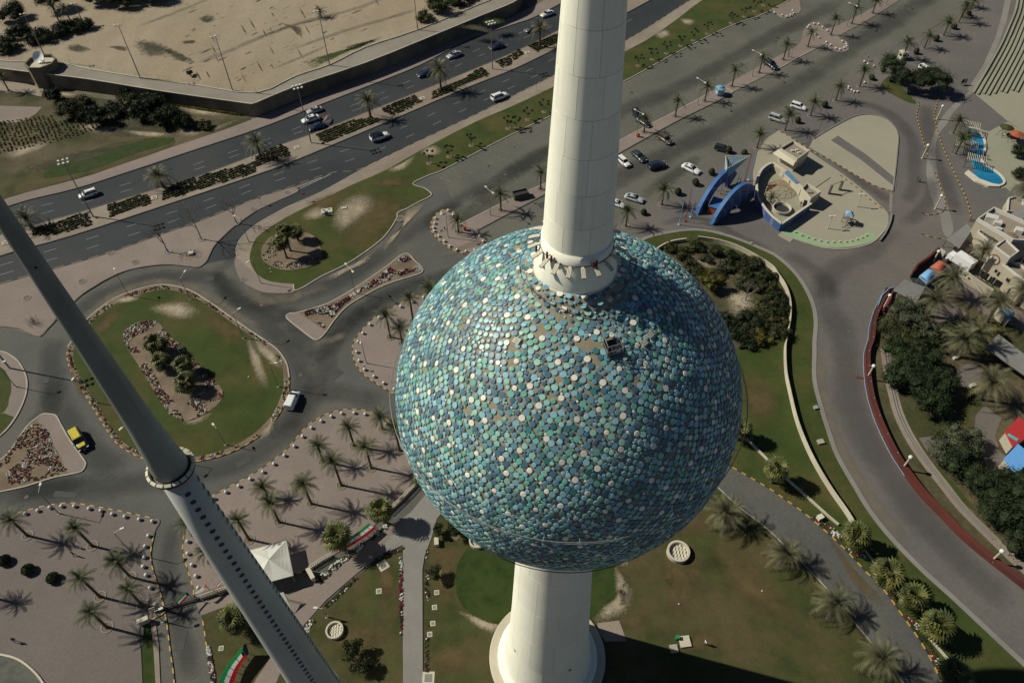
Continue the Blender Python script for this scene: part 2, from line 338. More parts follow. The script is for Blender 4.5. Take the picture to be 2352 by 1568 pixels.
# bow-tie flower island
bow = D('658,729 665,719 683,717 750,697 813,662 863,629 900,602 923,584 938,583 953,599 970,614 968,625 950,632 888,652 838,677 795,704 768,734 748,762 733,777 720,778 688,754')
slab('island', bow, -.04, .15, M['soil'], K, n=3)
slab('pavement', D('658,729 665,719 685,717 715,738 748,760 733,777 720,778 688,754'), .10, .165, M['pink'], n=1)
# bean bed with the fan palms
bed2 = D('600,585 603,565 620,545 645,533 670,530 700,533 722,543 735,565 738,590 728,605 695,616 655,620 625,612 606,600')
slab('flower_bed', bed2, .10, .19, M['soil'], n=3)
# traffic-island plazas
pl1 = D('1013,483 1029,480 1043,488 1052,500 1058,514 1176,455 1261,417 1340,376 1428,320 1551,256 1638,209 1658,195 1684,212 1640,236 1551,280 1427,349 1340,400 1261,441 1176,486 1099,527 1108,542 1121,560 1088,581 1063,581 1038,572 1010,552 992,532 990,512 998,495')
slab('pavement', pl1, -.04, .14, M['pink'], K, n=2, sharp=(4, 11, 12, 19))
pl1b = D('1684,211 1661,198 1764,141 1836,102 1845,72 1857,56 1869,51 1884,54 1900,66 1925,58 1989,27 2026,2 2110,-50 2130,-40 2067,0 1990,48 1926,84 1944,95 1951,110 1943,118 1927,119 1905,110 1895,100 1870,112 1830,134 1764,171')
slab('pavement', pl1b, -.04, .14, M['pink'], K, n=2, sharp=(0, 1, 12, 13))
slab('pavement', D('1772,20 1800,5 1830,-10 1840,24 1828,32 1812,40 1795,40'), -.04, .14, M['pink'], K, n=2)
pl2 = D('1100,660 988,672 945,684 908,702 863,727 838,749 815,779 810,792 810,816 820,841 838,861 868,882 908,906 980,950 1120,960 1180,800')
slab('plaza', pl2, -.04, .14, M['pink'], K, n=2, sharp=(0, 14, 15))
pl3 = D('940,990 890,964 848,944 813,939 783,941 748,951 713,971 688,996 668,1021 643,1044 588,1083 530,1115 481,1142 455,1166 435,1193 425,1216 420,1245 420,1268 432,1311 445,1356 450,1374 525,1359 600,1335 660,1322 713,1306 763,1276 820,1238 888,1181 940,1136 985,1090 1060,1050')
slab('plaza', pl3, -.04, .14, M['pink'], K, n=2, sharp=(0, 20, 31, 32))
pl4 = D('-200,1300 -120,1230 -60,1204 0,1186 50,1174 107,1160 162,1154 207,1160 282,1174 330,1185 365,1191 367,1199 355,1221 347,1256 346,1286 355,1321 367,1358 377,1396 376,1408 322,1433 320,1451 324,1500 327,1568 330,1760 -260,1760')
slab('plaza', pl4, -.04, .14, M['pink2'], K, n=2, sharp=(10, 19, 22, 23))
# strip beside the gate road and the two right-hand lawns below the gate
slab('lawn', D('331,1435 345,1430 352,1480 357,1568 360,1760 330,1760 329,1568 326,1490'), -.04, .10, M['grass3'], n=1)
slab('pavement', D('345,1430 357,1428 364,1480 368,1568 372,1760 360,1760 357,1568 352,1480'), -.04, .16, M['dusty'], K, n=1)
slab('lawn', D('463,1412 500,1398 547,1384 620,1362 660,1420 720,1500 790,1568 900,1700 492,1760 485,1568 474,1480'), -.04, .13, M['grass2'], K, n=1)
slab('footpath', D('560,1620 588,1558 628,1500 655,1462 680,1490 650,1530 628,1580 610,1640'), .08, .145, M['pink'], n=1)
slab('footpath', D('450,1385 480,1376 547,1360 620,1345 663,1366 700,1350 735,1336 790,1283 840,1246 888,1213 943,1176 978,1134 1020,1100 1060,1120 1003,1191 990,1238 975,1276 970,1308 971,1568 971,1760 924,1760 925,1568 925,1251 865,1278 823,1313 750,1376 696,1436 660,1400 620,1372 547,1384 500,1398 463,1412'), .04, .135, M['pink'], n=1)
slab('footpath', D('943,1176 978,1134 1020,1100 1060,1120 1003,1191 990,1238 975,1276 970,1308 971,1568 971,1760 924,1760 925,1568 925,1251 888,1268 840,1300'), .04, .15, M['grey'], n=1)
slab('lawn', D('924,1256 865,1284 823,1319 750,1382 697,1440 735,1500 790,1568 900,1700 924,1760'), -.04, .16, M['grass2'], K, n=1)
# big lawn round the tower
slab('lawn', D('1003,1194 991,1240 977,1278 973,1310 974,1760 2260,1760 2100,1610 2075,1568 2040,1520 1981,1450 1920,1375 1859,1308 1764,1215 1700,1165 1640,1110 1500,1000 1100,1000 1060,1120'), -.04, .15, M['grass2'], K, n=1)
slab('lawn', D('1047,1340 1050,1300 1065,1270 1090,1240 1150,1200 1300,1180 1380,1220 1410,1290 1420,1340 1417,1365 1405,1385 1385,1402 1330,1425 1200,1436 1130,1428 1090,1414 1062,1390 1050,1365'), .10, .19, M['grass3'], n=3)
# park road at the lower right
r5 = smooth(D('1500,960 1580,1010 1672,1066 1764,1119 1801,1144 1846,1176 1896,1218 1944,1263 1989,1311 2029,1351 2069,1406 2109,1463 2139,1513 2164,1568 2230,1760'), 3, False)
r5b = smooth(D('1440,1000 1560,1060 1640,1110 1700,1165 1764,1215 1859,1308 1920,1375 1981,1450 2040,1520 2075,1568 2190,1760'), 3, False)
slab('road', r5+r5b[::-1], .0, .165, M['road'], n=1)
# curved lawn ring + promenade road
prom_l = D('1380,640 1420,590 1473,551 1526,535 1601,527 1676,542 1764,577 1796,597 1829,629 1854,667 1869,704 1874,742 1871,784 1871,809 1871,871 1884,926 1904,991 1924,1046 1964,1116 2001,1176 2051,1238 2119,1308 2189,1371 2264,1441 2352,1523 2480,1640')
slab('lawn', smooth(prom_l, 3, False)+D('2300,1760')+r5[::-1]+D('1400,800'), -.04, .16, M['grass'], K, n=1)
prom_r = D('2239,0 2201,25 2156,62 2114,82 2014,117 1976,136 1914,216 1789,288 1721,323 1633,377 1576,419 1488,471 1420,510 1420,590')
slab('promenade', D('2760,1780 2480,1640')+smooth(prom_l, 3, False)[::-1]+prom_r[::-1]+D('2330,-70 2900,-200 3300,700'), -.04, .13, M['prom'], K, n=1)
# lighter kerb walk along the promenade's inner edge and a planting strip
# ================================================================ the water tower with its tiled globe
M['conc'] = mat('tower_concrete', (.88, .87, .73), .75, var=.05, scale=.35, col2=(.80, .785, .65), thr=(.5, .75), fine=.035, streak=.16, rand=.035)
M['concr'] = mat('tower_concrete_ring', (.62, .58, .47), .8, var=.08, scale=.6, fine=.06)
M['shell'] = mat('globe_shell', (.27, .235, .165), .9, var=.16, scale=.5, col2=(.28, .24, .17), fine=.2)
M['steel'] = mat('grey_steel', (.30, .30, .27), .5, var=.1, metal=.3)
M['darksteel'] = mat('dark_steel', (.040, .040, .040), .55, var=.2)
M['lampface'] = mat('lamp_housing', (.58, .54, .42), .6, var=.08)
M['rust'] = mat('rust_red', (.12, .035, .025), .7, var=.2)
def disc_mat(n, c): return mat(n, c, .40, var=.10, scale=.35, fine=.12, spec=.4, rand=.0, col2=tuple(x*.72 for x in c), thr=(.45, .7))
DM = [disc_mat('disc_sky_blue', (.255, .50, .575)), disc_mat('disc_slate_blue', (.085, .175, .24)), disc_mat('disc_sea_green', (.155, .43, .36)),
      disc_mat('disc_cream', (.80, .78, .68)), disc_mat('disc_steel_blue', (.14, .31, .39)), disc_mat('disc_pale_green', (.31, .57, .49)), disc_mat('disc_deep_teal', (.06, .20, .21))]
AX = Vector((4.82, 40.78, 0)); SZ = 69.48; SR = 15.2
tower = empty('water_tower', AX, label='tall white concrete water tower carrying a globe covered in blue and green discs', cat='tower')
def colr(z): return float(np.interp(z, [0, 2, 5, 15, 27, 50, 87, 93.7, 100.5, 105, 128], [7.2, 6.75, 6.35, 5.72, 5.18, 4.2, 2.55, 2.32, 2.02, 1.80, .7]))
mb = MB(); zs = [z*1.0 for z in range(0, 130, 2)]
mb.lathe([(colr(z)-.03, z) for z in zs], 64, 0); mb.build('column', M['concr'], tower, sm=True)
# precast panels, proud of the core, with open joints
for gi, (z0, z1, npan, dz) in enumerate(((88.0, 127, 8, 2.68), (1.2, 57.0, 10, 9.3))):
    z = z0; row = 0
    while z < z1:
        zt = z+dz; off = random.random()
        for k in range(npan):
            a0 = 2*math.pi*(k+off)/npan; a1 = 2*math.pi*(k+1+off)/npan
            ra = colr(z)+random.uniform(-.003, .005); rb = colr(zt)+random.uniform(-.003, .005); ga = .013/ra; n = 9; m = MB(); vs = []
            vi = []
            for i in range(n+1):
                a = a0+ga+(a1-a0-2*ga)*i/n
                for r_, z_ in ((ra, z+.02), (rb, zt-.02)): vs.append((r_*math.cos(a), r_*math.sin(a), z_)); vi.append(((r_-.06)*math.cos(a), (r_-.06)*math.sin(a), z_))
            m.add(vs, [(2*i, 2*i+2, 2*i+3, 2*i+1) for i in range(n)])
            rim = [2*i for i in range(n+1)]+[2*i+1 for i in range(n, -1, -1)]
            m.add([vs[i] for i in rim]+[vi[i] for i in rim], [(i, i+len(rim), (i+1) % len(rim)+len(rim), (i+1) % len(rim)) for i in range(len(rim))])
            o = m.build('concrete_panel', M['conc'], tower)
            o.data.polygons.foreach_set('use_smooth', [i < n for i in range(len(o.data.polygons))])
        z = zt; row += 1
mb = MB(); mb.lathe([(2.60, 88.4), (2.64, 87.6), (2.82, 87.0), (2.98, 86.2), (3.06, 85.5), (3.07, 85.3), (2.98, 85.1), (2.7, 85.0)], 56); mb.build('collar', M['conc'], tower, sm=True)
mb = MB(); mb.lathe([(3.05, 85.32), (3.17, 85.27), (3.17, 85.12), (3.0, 85.0)], 56, caps=False); mb.build('collar_rim', M['concr'], tower, sm=True)
def lift(rho): t = min(1, max(0, (4.7-rho)/1.75)); return .92*t*t*(3-2*t)
# globe
def on_globe(q, h=.18):
    d = (fw*FP+rt*(q[0]-1176)-upv*(q[1]-784)).normalized(); c = AX+Vector((0, 0, SZ))-Vector((0, 0, HC)); R = SR+h
    b = d.dot(c); t = b-math.sqrt(max(0, b*b-c.length_squared+R*R)); return Vector((0, 0, HC))+d*t-AX
hatch_n = (on_globe((1405, 799), 0)-Vector((0, 0, SZ))).normalized()
mb = MB(); k = 48; k = 90; prof = [(SR*math.sin(math.pi*i/k), SZ-SR*math.cos(math.pi*i/k)+(lift(SR*math.sin(math.pi*i/k)) if i > k/2 else 0)) for i in range(k+1) if .06 < i/k < .945]
mb.lathe(prof, 96); globe = mb.build('globe_shell', M['shell'], tower, sm=True)
# ---- discs : packed greedily on a spiral lattice
def build_discs():
    rng = np.random.RandomState(3); sets = []
    for N, jit in ((11800, .0048), (60000, .0045)):
        i = np.arange(N)+.5; ph = np.arccos(1-2*i/N); th = math.pi*(1+5**.5)*i
        ph += rng.uniform(-jit, jit, N); th += rng.uniform(-jit, jit, N)/np.maximum(np.sin(ph), .05)
        n = np.stack([np.sin(ph)*np.cos(th), np.sin(ph)*np.sin(th), np.cos(ph)], 1); sets.append(n[(n[:, 2] < .9785) & (n[:, 2] > -.955)])
    n = np.concatenate(sets); nb = len(sets[0]); P = n*SR; cell = .5; grid = {}; rad = np.zeros(len(n))
    want = np.concatenate([rng.choice([.245, .225, .20, .165], nb, p=[.40, .27, .19, .14]), rng.choice([.175, .145, .11, .085], len(n)-nb, p=[.3, .3, .25, .15])])
    fill = nb+rng.permutation(len(n)-nb); fill = fill[np.argsort(-want[fill], kind='stable')]
    for idx in list(rng.permutation(nb))+list(fill):
        p = P[idx]; key = tuple((p//cell).astype(int)); lim = 1e9
        for dx in (-1, 0, 1):
            for dy in (-1, 0, 1):
                for dz in (-1, 0, 1):
                    for j in grid.get((key[0]+dx, key[1]+dy, key[2]+dz), ()):
                        d = math.dist(P[j], p)-rad[j]
                        if d < lim: lim = d
        r = min(want[idx], lim+(.012 if idx < nb else -.004))
        if r < (.10 if idx < nb else .066): continue
        rad[idx] = r; grid.setdefault(key, []).append(idx)
    keep = rad > 0
    for c, rr in ((on_globe((1250, 765), 0)-Vector((0, 0, SZ)), .05), (on_globe((1180, 790), 0)-Vector((0, 0, SZ)), .045), (on_globe((1350, 795), 0)-Vector((0, 0, SZ)), .05), (on_globe((1290, 735), 0)-Vector((0, 0, SZ)), .035)):
        c = np.array(c)/np.linalg.norm(c); d = np.linalg.norm(n-c, axis=1); keep &= ~((d < rr) & (rng.rand(len(n)) < .55))
    keep &= ~((np.linalg.norm(n-np.array(hatch_n), axis=1)*SR < .60)); keep &= ~(rng.rand(len(n)) < .012)
    n = n[keep]; rad = rad[keep]
    # colours run in loose clusters, as if set out by hand from the same crate
    nv = np.array([noise.noise(Vector(q*9.0))+.55*rng.normal() for q in n]); order = np.argsort(nv); rank = np.empty(len(n)); rank[order] = np.arange(len(n))/len(n)
    c = np.select([rank < .06, rank < .22, rank < .40, rank < .68, rank < .88], [6, 2, 4, 0, 5], 1); u = rng.rand(len(n))
    c[u < .10] = 1; c[(u > .10) & (u < .18)] = 4; c[(rad < .14) & (u > .94)] = 3
    i = np.arange(800)+.5; ph = np.arccos(1-2*i/800); th = math.pi*(1+5**.5)*i; q = np.stack([np.sin(ph)*np.cos(th), np.sin(ph)*np.sin(th), np.cos(ph)], 1)+rng.normal(0, .012, (800, 3)); bigi = np.where(rad > .19)[0]
    for p in q: c[bigi[np.argmin(((n[bigi]-p)**2).sum(1))]] = 3
    return n, rad, c, rng
dn, dr, dc, rng = build_discs()
camv = np.array([0, 0, HC])-(np.array(AX)+[0, 0, SZ])
pos = dn*(SR+.07); tovw = camv-pos; dist = np.linalg.norm(tovw, axis=1); fac = (dn*tovw).sum(1)/dist
vis = np.where(fac > .2, dr**2*fac/dist**2, 0)
topn = set(np.argsort(-vis)[:300].tolist())
def unit_disc(n=12):
    m = MB(); a = [2*math.pi*k/n for k in range(n)]
    vs = [(0, 0, .012)]+[(.86*math.cos(t), .86*math.sin(t), .0) for t in a]+[(math.cos(t), math.sin(t), -.02) for t in a]+[(math.cos(t), math.sin(t), -.16) for t in a]
    fs = [(0, 1+k, 1+(k+1) % n) for k in range(n)]+[(1+k, 1+n+k, 1+n+(k+1) % n, 1+(k+1) % n) for k in range(n)]+[(1+n+k, 1+2*n+k, 1+2*n+(k+1) % n, 1+n+(k+1) % n) for k in range(n)]
    return vs, fs
UV_, UF_ = unit_disc()
def frame(nv, tilt):
    nv = nv+tilt; nv /= np.linalg.norm(nv); a = np.cross(nv, [0, 0, 1.0]); a /= np.linalg.norm(a)+1e-9; b = np.cross(nv, a); return np.stack([a, b, nv], 1)
dmesh = []
for q in range(7): m = MB(); m.add(UV_, UF_); dmesh.append(m.mesh('disc', DM[q]))
tl = rng.normal(0, .045, (len(dn), 3)); U = np.array(UV_, dtype=np.float64)
VS = []; mi = []; nf = len(UF_); nvu = len(UV_); cnt = 0
for i in range(len(dn)):
    R = frame(dn[i].copy(), tl[i]); h = SR+.075; zl = SZ+lift(math.hypot(dn[i][0], dn[i][1])*SR) if dn[i][2] > 0 else SZ
    if i in topn:
        Mx = np.eye(4); Mx[:3, :3] = R*dr[i]; Mx[:3, 3] = dn[i]*h+[0, 0, zl]
        o = link('disc', dmesh[dc[i]], tower); o.matrix_local = Matrix(Mx.tolist())
    else:
        VS.append((U*dr[i]) @ R.T+dn[i]*h+[0, 0, zl]); mi += [int(dc[i])]*nf; cnt += 1
VS = np.concatenate(VS); base = np.arange(cnt)*nvu
tri = [f for f in UF_ if len(f) == 3]; quad = [f for f in UF_ if len(f) == 4]
me = bpy.data.meshes.new('disc_cladding'); nl = len(tri)*3+len(quad)*4
me.vertices.add(len(VS)); me.vertices.foreach_set('co', VS.ravel()); me.loops.add(nl*cnt); me.polygons.add(nf*cnt)
lo = np.array([x for f in UF_ for x in f]); me.loops.foreach_set('vertex_index', (base[:, None]+lo[None]).ravel().astype(np.int32))
st = np.cumsum([0]+[len(f) for f in UF_[:-1]]); me.polygons.foreach_set('loop_start', (np.arange(cnt)[:, None]*nl+st[None]).ravel().astype(np.int32))
for x in DM: me.materials.append(x)
me.polygons.foreach_set('material_index', np.array(mi, dtype=np.int32)); me.update(calc_edges=True); me.validate()
tag(link('disc_cladding', me, tower), kind='stuff')
# rails round the globe
def ring(mb, R, z, r, n=72, m=0):
    pts = [(R*math.cos(2*math.pi*k/n), R*math.sin(2*math.pi*k/n), z) for k in range(n)]
    for k in range(n): mb.tube(pts[k], pts[(k+1) % n], r, r, 4, m, caps=False)
mb = MB(); ring(mb, 15.6, 71.75, .032); ring(mb, 15.6, 71.5, .02)
for k in range(36): a = 2*math.pi*k/36; mb.tube((15.1*math.cos(a), 15.1*math.sin(a), 71.6), (15.62*math.cos(a), 15.62*math.sin(a), 71.75), .03, .03, 4)
mb.build('maintenance_rail', M['steel'], tower)
mb = MB()
for z in (61.6, 61.3): R = math.sqrt(SR**2-(z-SZ)**2)+.42; ring(mb, R, z, .022)
mb.build('maintenance_rail', M['darksteel'], tower)
mb = MB(); ring(mb, 4.15, 85.2, .03, 40)
for k in range(10): a = 2*math.pi*k/10; mb.tube((4.0*math.cos(a), 4.0*math.sin(a), 84.6), (4.15*math.cos(a), 4.15*math.sin(a), 85.2), .03, .03, 4)
mb.build('maintenance_rail', M['darksteel'], tower)
# open hatch with its scaffold cage, gratings
hn = hatch_n; hq = hn.to_track_quat('Z', 'Y'); hc = hn*(SR+.0)+Vector((0, 0, SZ))
mb = MB()
for x, y, sx, sy in ((0, .5, 1.1, .1), (0, -.5, 1.1, .1), (.5, 0, .1, 1.0), (-.5, 0, .1, 1.0)): mb.box(hc+hq @ Vector((x, y, .14)), (sx, sy, .3), 0, M=hq.to_matrix())
mb.box(hc+hq @ Vector((0, 0, .03)), (.92, .92, .04), 1, M=hq.to_matrix()); mb.build('hatch', [M['darksteel'], M['black']], tower)
mb = MB(); cs = [hc+hq @ Vector((x, y, 0)) for x, y in ((.62, .62), (-.62, .62), (-.62, -.62), (.62, -.62))]; tp = [c+Vector((0, 0, 1.2)) for c in cs]
for k in range(4):
    mb.tube(cs[k], tp[k], .03, .03, 5); mb.tube(tp[k], tp[(k+1) % 4], .03, .03, 5); mb.tube(cs[k].lerp(tp[k], .5), cs[(k+1) % 4].lerp(tp[(k+1) % 4], .5), .025, .025, 5)
mb.build('hatch_cage', M['steel'], tower)
for q, a in (((1480, 786), .3), ((1494, 768), .5), ((1186, 782), -.3)):
    p = on_globe(q); nq = (p-Vector((0, 0, SZ))).to_track_quat('Z', 'Y'); mb = MB()
    for k in range(3): mb.box(p+nq @ Vector((0, (k-1)*.15, 0)), (.55, .09, .04), 0, M=nq.to_matrix())
    for s in (-.22, .22): mb.box(p+nq @ Vector((s, 0, -.04)), (.05, .42, .04), 0, M=nq.to_matrix())
    mb.build('grating', M['lampface'], tower)
# floodlights round the collar
for k in range(20):
    a = math.radians(-90+18*k+4); d = Vector((math.cos(a), math.sin(a), 0)); t = Vector((-d.y, d.x, 0)); zc = 87.55
    if abs(d.x) < 2:
        Mx = Matrix((t, (d*.9+Vector((0, 0, -.42))).normalized(), Vector((0, 0, 1)))).transposed()
        nn = t.cross(Mx.col[1]); Mx = Matrix((t, Mx.col[1], nn)).transposed(); fl = MB()
        for s in (-.105, 0, .105): fl.box(d*3.25+t*s+Vector((0, 0, zc-.08)), (.085, .72, .07), 0, M=Mx)
        fl.box(d*3.25+Vector((0, 0, zc-.13)), (.30, .74, .03), 1, M=Mx); fl.tube(d*2.55+Vector((0, 0, zc-.1)), d*2.95+Vector((0, 0, zc)), .045, .045, 5, 1)
        fl.box(d*2.86+Vector((0, 0, zc+.06)), (.2, .16, .1), 0, M=Matrix.Rotation(a-math.pi/2, 3, 'Z'))
        fl.build('floodlight', [M['lampface'], M['darksteel']], tower)
mb = MB(); ring(mb, 2.68, 87.55, .03, 40); mb.build('cable_ring', M['darksteel'], tower)
for a, z in ((-140, 88.1), (-132, 88.0), (-72, 88.0), (-67, 87.95), (-176, 87.2)):
    a = math.radians(a); d = Vector((math.cos(a), math.sin(a), 0)); mb = MB()
    mb.tube(d*2.95+Vector((0, 0, z-.32)), d*2.95+Vector((0, 0, z+.22)), .08, .08, 8); mb.tube(d*2.5+Vector((0, 0, z-.2)), d*2.95+Vector((0, 0, z-.2)), .035, .035, 5)
    mb.build('aircraft_warning_lamp', M['rust'], tower)
# elongated ports low on the column
mm = M['black']
for a, zz in ((-150, (12.0, 9.2, 6.4)), (-98, (8.4, 5.4)), (-62, (10.4, 7.4, 4.6)), (-45, (9.0, 6.2)), (-120, (3.0,)), (120, (10, 6)), (30, (10, 6))):
    for z in zz:
        a_ = math.radians(a); r = colr(z); mb = MB(); n = 14
        tn = Vector((-math.sin(a_), math.cos(a_), 0)); up_ = Vector((math.cos(a_)*-.08, math.sin(a_)*-.08, 1)).normalized(); c = Vector((math.cos(a_)*(r+.012), math.sin(a_)*(r+.012), z))
        nv = tn.cross(up_); vs = [c+tn*(.17*math.cos(2*math.pi*k/n))+up_*(.42*math.sin(2*math.pi*k/n)) for k in range(n)]
        mb.add(vs, [tuple(range(n))], 0)
        vo = [c+tn*(.23*math.cos(2*math.pi*k/n))+up_*(.48*math.sin(2*math.pi*k/n))+nv*.03 for k in range(n)]; o = len(mb.v); mb.add(vs+vo, [(k, (k+1) % n, n+(k+1) % n, n+k) for k in range(n)], 1)
        mb.build('port', [mm, M['concr']], tower)
# plinth
mb = MB(); mb.lathe([(9.3, 0), (9.3, .62), (9.1, .70), (7.9, .70), (7.9, .3)], 72); mb.build('plinth', M['cream'], tower)
mb = MB(); mb.lathe([(8.0, .5), (7.9, 1.1), (7.5, 1.25), (6.9, 1.3)], 72); mb.build('plinth_step', M['conc'], tower, sm=True)

# ================================================================ the slim floodlight needle
M['spire'] = mat('spire_cladding', (.23, .25, .225), .65, var=.15, scale=.5, col2=(.15, .16, .145), fine=.06, streak=.3)
M['spireb'] = mat('needle_concrete', (.45, .46, .42), .7, var=.06, scale=.3, col2=(.38, .39, .36), fine=.04, streak=.22)
M['glassdark'] = mat('dark_glass', (.020, .024, .022), .15, var=.1, spec=.6)
NB = Vector((-16.45, 19.15, 0))
ndl = empty('needle_tower', NB, label='slim pale needle tower with rows of round lamp ports and a darker tapering spire', cat='tower')
nr = lambda z: float(np.interp(z, [0, 20, 62, 82, 92.6], [3.4, 2.7, 1.62, 1.08, .76]))
mb = MB(); mb.lathe([(nr(z), z) for z in (0, 10, 20, 30, 40, 50, 56, 62, 68, 74, 80, 86, 92.4)], 56); mb.build('shaft', M['spireb'], ndl, sm=True)
mb = MB(); mb.lathe([(.84, 92.6), (.85, 92.9), (.73, 94.4), (.60, 96.5), (.45, 101.5), (.29, 108.2), (.18, 114), (.03, 119)], 40); mb.build('spire', M['spire'], ndl, sm=True)
mb = MB(); mb.lathe([(.74, 92.2), (1.06, 92.35), (1.06, 92.5), (.80, 92.55)], 40); mb.build('lamp_gallery', M['darksteel'], ndl, sm=False)
for k in range(18):
    a = 2*math.pi*k/18; d = Vector((math.cos(a), math.sin(a), 0)); mb = MB()
    mb.box(d*1.03+Vector((0, 0, 92.62)), (.30, .15, .18), 0, M=Matrix.Rotation(a+math.pi/2, 3, 'Z') @ Matrix.Rotation(.5, 3, 'X')); mb.build('lamp_box', M['lampface'], ndl)
caz = math.atan2(-NB.y, -NB.x)
def rport(a, z, r=None, R_=.165):
    r = (r or nr(z))+.006; n = 12; sl = .055; c = Vector((math.cos(a)*r, math.sin(a)*r, z)); t = Vector((-math.sin(a), math.cos(a), 0)); u = Vector((-math.cos(a)*sl, -math.sin(a)*sl, 1)).normalized(); nv = t.cross(u)
    m = MB(); vi = [c+t*(R_*math.cos(2*math.pi*k/n))+u*(R_*math.sin(2*math.pi*k/n))+nv*.004 for k in range(n)]; vo = [c+t*(R_*1.18*math.cos(2*math.pi*k/n))+u*(R_*1.18*math.sin(2*math.pi*k/n))+nv*-.01 for k in range(n)]
    vm = [v+nv*.03 for v in vi]; m.add(vi, [tuple(range(n))], 0); m.add(vm+vo, [(k, (k+1) % n, n+(k+1) % n, n+k) for k in range(n)], 1); m.add(vi+vm, [(k, (k+1) % n, n+(k+1) % n, n+k) for k in range(n)], 1)
    m.build('lamp_port', [M['black'], M['spireb']], ndl)
z = 91.2
while z > 34:
    rport(caz-.02, z); rport(caz+math.radians(66), z); 
    if z > 62: rport(caz+math.radians(180), z)
    z -= .735
rport(caz-.1, 105.9, .352, .07)
mb = MB(); mb.lathe([(4.6, 0), (4.6, .5), (4.3, .7), (3.3, .7)], 40); mb.build('plinth', M['cream'], ndl)
# ================================================================ kerbs
def resample(L, step):
    out = [Vector(L[0])]; acc = 0.0
    for i in range(1, len(L)):
        a = Vector(L[i-1]); b = Vector(L[i]); d = (b-a).length
        while acc+d >= step:
            t = (step-acc)/d; a = a.lerp(b, t); out.append(a.copy()); d = (b-a).length; acc = 0.0
        acc += d
    return out
def plain_kerb(pts, w=.28, z0=0.0, z1=.19, m=None, closed=False, n=4, smo=True, name='kerb'):
    L = G2(smooth(pts, n, closed) if smo else pts, z1); mb = MB(); mb.strip(L, w, z0, z1, 0, closed); return mb.build(name, m or K, **S)
stone_me = {}
for nm, mt in (('y', M['yellow']), ('b', M['black'])):
    q = MB(); q.box((0, 0, 0), (1, 1, 1), 0); stone_me[nm] = q.mesh('kerb_stone', mt)
def painted_kerb(pts, step=.95, w=.19, z0=0.0, z1=.18, closed=False, n=5, smo=True):
    L = G2(smooth(pts, n, closed) if smo else pts, z1)
    if closed: L.append(L[0])
    R = resample(L, step); mb = MB(); mb.strip([tuple(p) for p in R], w*.8, z0, z1-.02, 0); base = mb.build('kerb', M['kerbdark'], **S)
    for i in range(len(R)-1):
        a, b = R[i], R[i+1]; c = (a+b)/2; d = b-a
        o = link('kerb_stone', stone_me['y' if i % 2 else 'b'], base, (c.x, c.y, (z0+z1)/2)); o.rotation_euler = (0, 0, math.atan2(d.y, d.x)); o.scale = (d.length*.985, w, z1-z0)
isl_i = isl+isl[:1]
painted_kerb(isl[9:27]); plain_kerb(isl[26:]+isl[:10])
painted_kerb(pl2[1:14]); painted_kerb(pl3[0:14][::-1]); painted_kerb(pl3[15:25], smo=True)
painted_kerb(pl4[3:11]); painted_kerb(pl4[12:20])
plain_kerb(bow, closed=True); plain_kerb(lawn_lo[2:], smo=True)
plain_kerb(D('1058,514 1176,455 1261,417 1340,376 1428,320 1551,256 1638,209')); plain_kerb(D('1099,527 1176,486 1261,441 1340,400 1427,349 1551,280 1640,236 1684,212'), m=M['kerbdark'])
painted_kerb(D('1058,514 1052,500 1043,488 1029,480 1013,483 998,495 990,512 992,532 1010,552 1038,572 1063,581 1088,581 1121,560'), w=.24)
plain_kerb(D('1764,171 1830,134 1895,100')); plain_kerb(D('1684,211 1661,198'), smo=False)
painted_kerb(D('463,1412 468,1440 474,1480 481,1520 487,1568 493,1620')); painted_kerb(D('377,1398 384,1440 390,1490 396,1530 400,1568 405,1620'))
painted_kerb([tuple(p) for p in D('1672,1066 1764,1119 1801,1144 1846,1176 1896,1218 1944,1263 1989,1311 2029,1351 2069,1406 2109,1463 2139,1513 2164,1568 2190,1630')], z0=.12, z1=.30)
plain_kerb(D('1640,1110 1700,1165 1764,1215 1859,1308 1920,1375 1981,1450 2040,1520 2075,1568 2110,1630'), z0=.12, z1=.24, w=.2)
plain_kerb(prom_l[1:], w=.9, z0=.10, z1=.24, m=M['grey'])
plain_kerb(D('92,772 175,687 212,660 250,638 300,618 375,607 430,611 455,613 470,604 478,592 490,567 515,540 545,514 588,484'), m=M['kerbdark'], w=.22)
plain_kerb(D('-60,806 0,806 25,816 45,834 60,866 60,899 48,934 28,969 0,999 -60,1040'))
plain_kerb([p for p in pv_hi[1:]], w=.25)
for ln in (up_hi, up_lo, lo_hi): plain_kerb(ln, w=.22, z1=.22, m=M['kerbdark'])  # shade line of the highway kerbs put into their dark colour
# ================================================================ playground pads and promenade islands
pad1 = D('1894,302 1939,277 1971,264 2004,262 2034,272 2054,290 2063,310 2062,340 2058,380 2051,438 2014,427 1989,414 1951,392 1906,365 1859,338 1869,318')
slab('playground_pad', pad1, .05, .20, M['pad'], M['kerb'], n=3, sharp=(9, 14, 15))
plain_kerb(D('1869,318 1894,302 1939,277 1971,264 2004,262 2034,272 2054,290 2063,310 2062,340 2058,380 2051,438'), z0=.1, z1=.42, w=.3, m=M['grey'])
slab('paving_band', D('1908,322 1975,365 2059,432 2060,412 1990,355 1925,312'), .1, .215, M['prom'], n=1)
pad2 = D('1788,300 1840,334 1880,362 1925,392 1960,418 2000,450 2022,472 2038,487 2041,505 2036,525 2014,549 1976,564 1926,570 1876,565 1814,545 1791,527 1765,500 1730,440 1740,350')
slab('playground_pad', pad2, .05, .18, M['pad'], M['kerb'], n=2)
slab('promenade', D('1789,287 1914,216 1880,300 1869,318 1850,330 1830,330'), .05, .185, M['prom'], n=1)
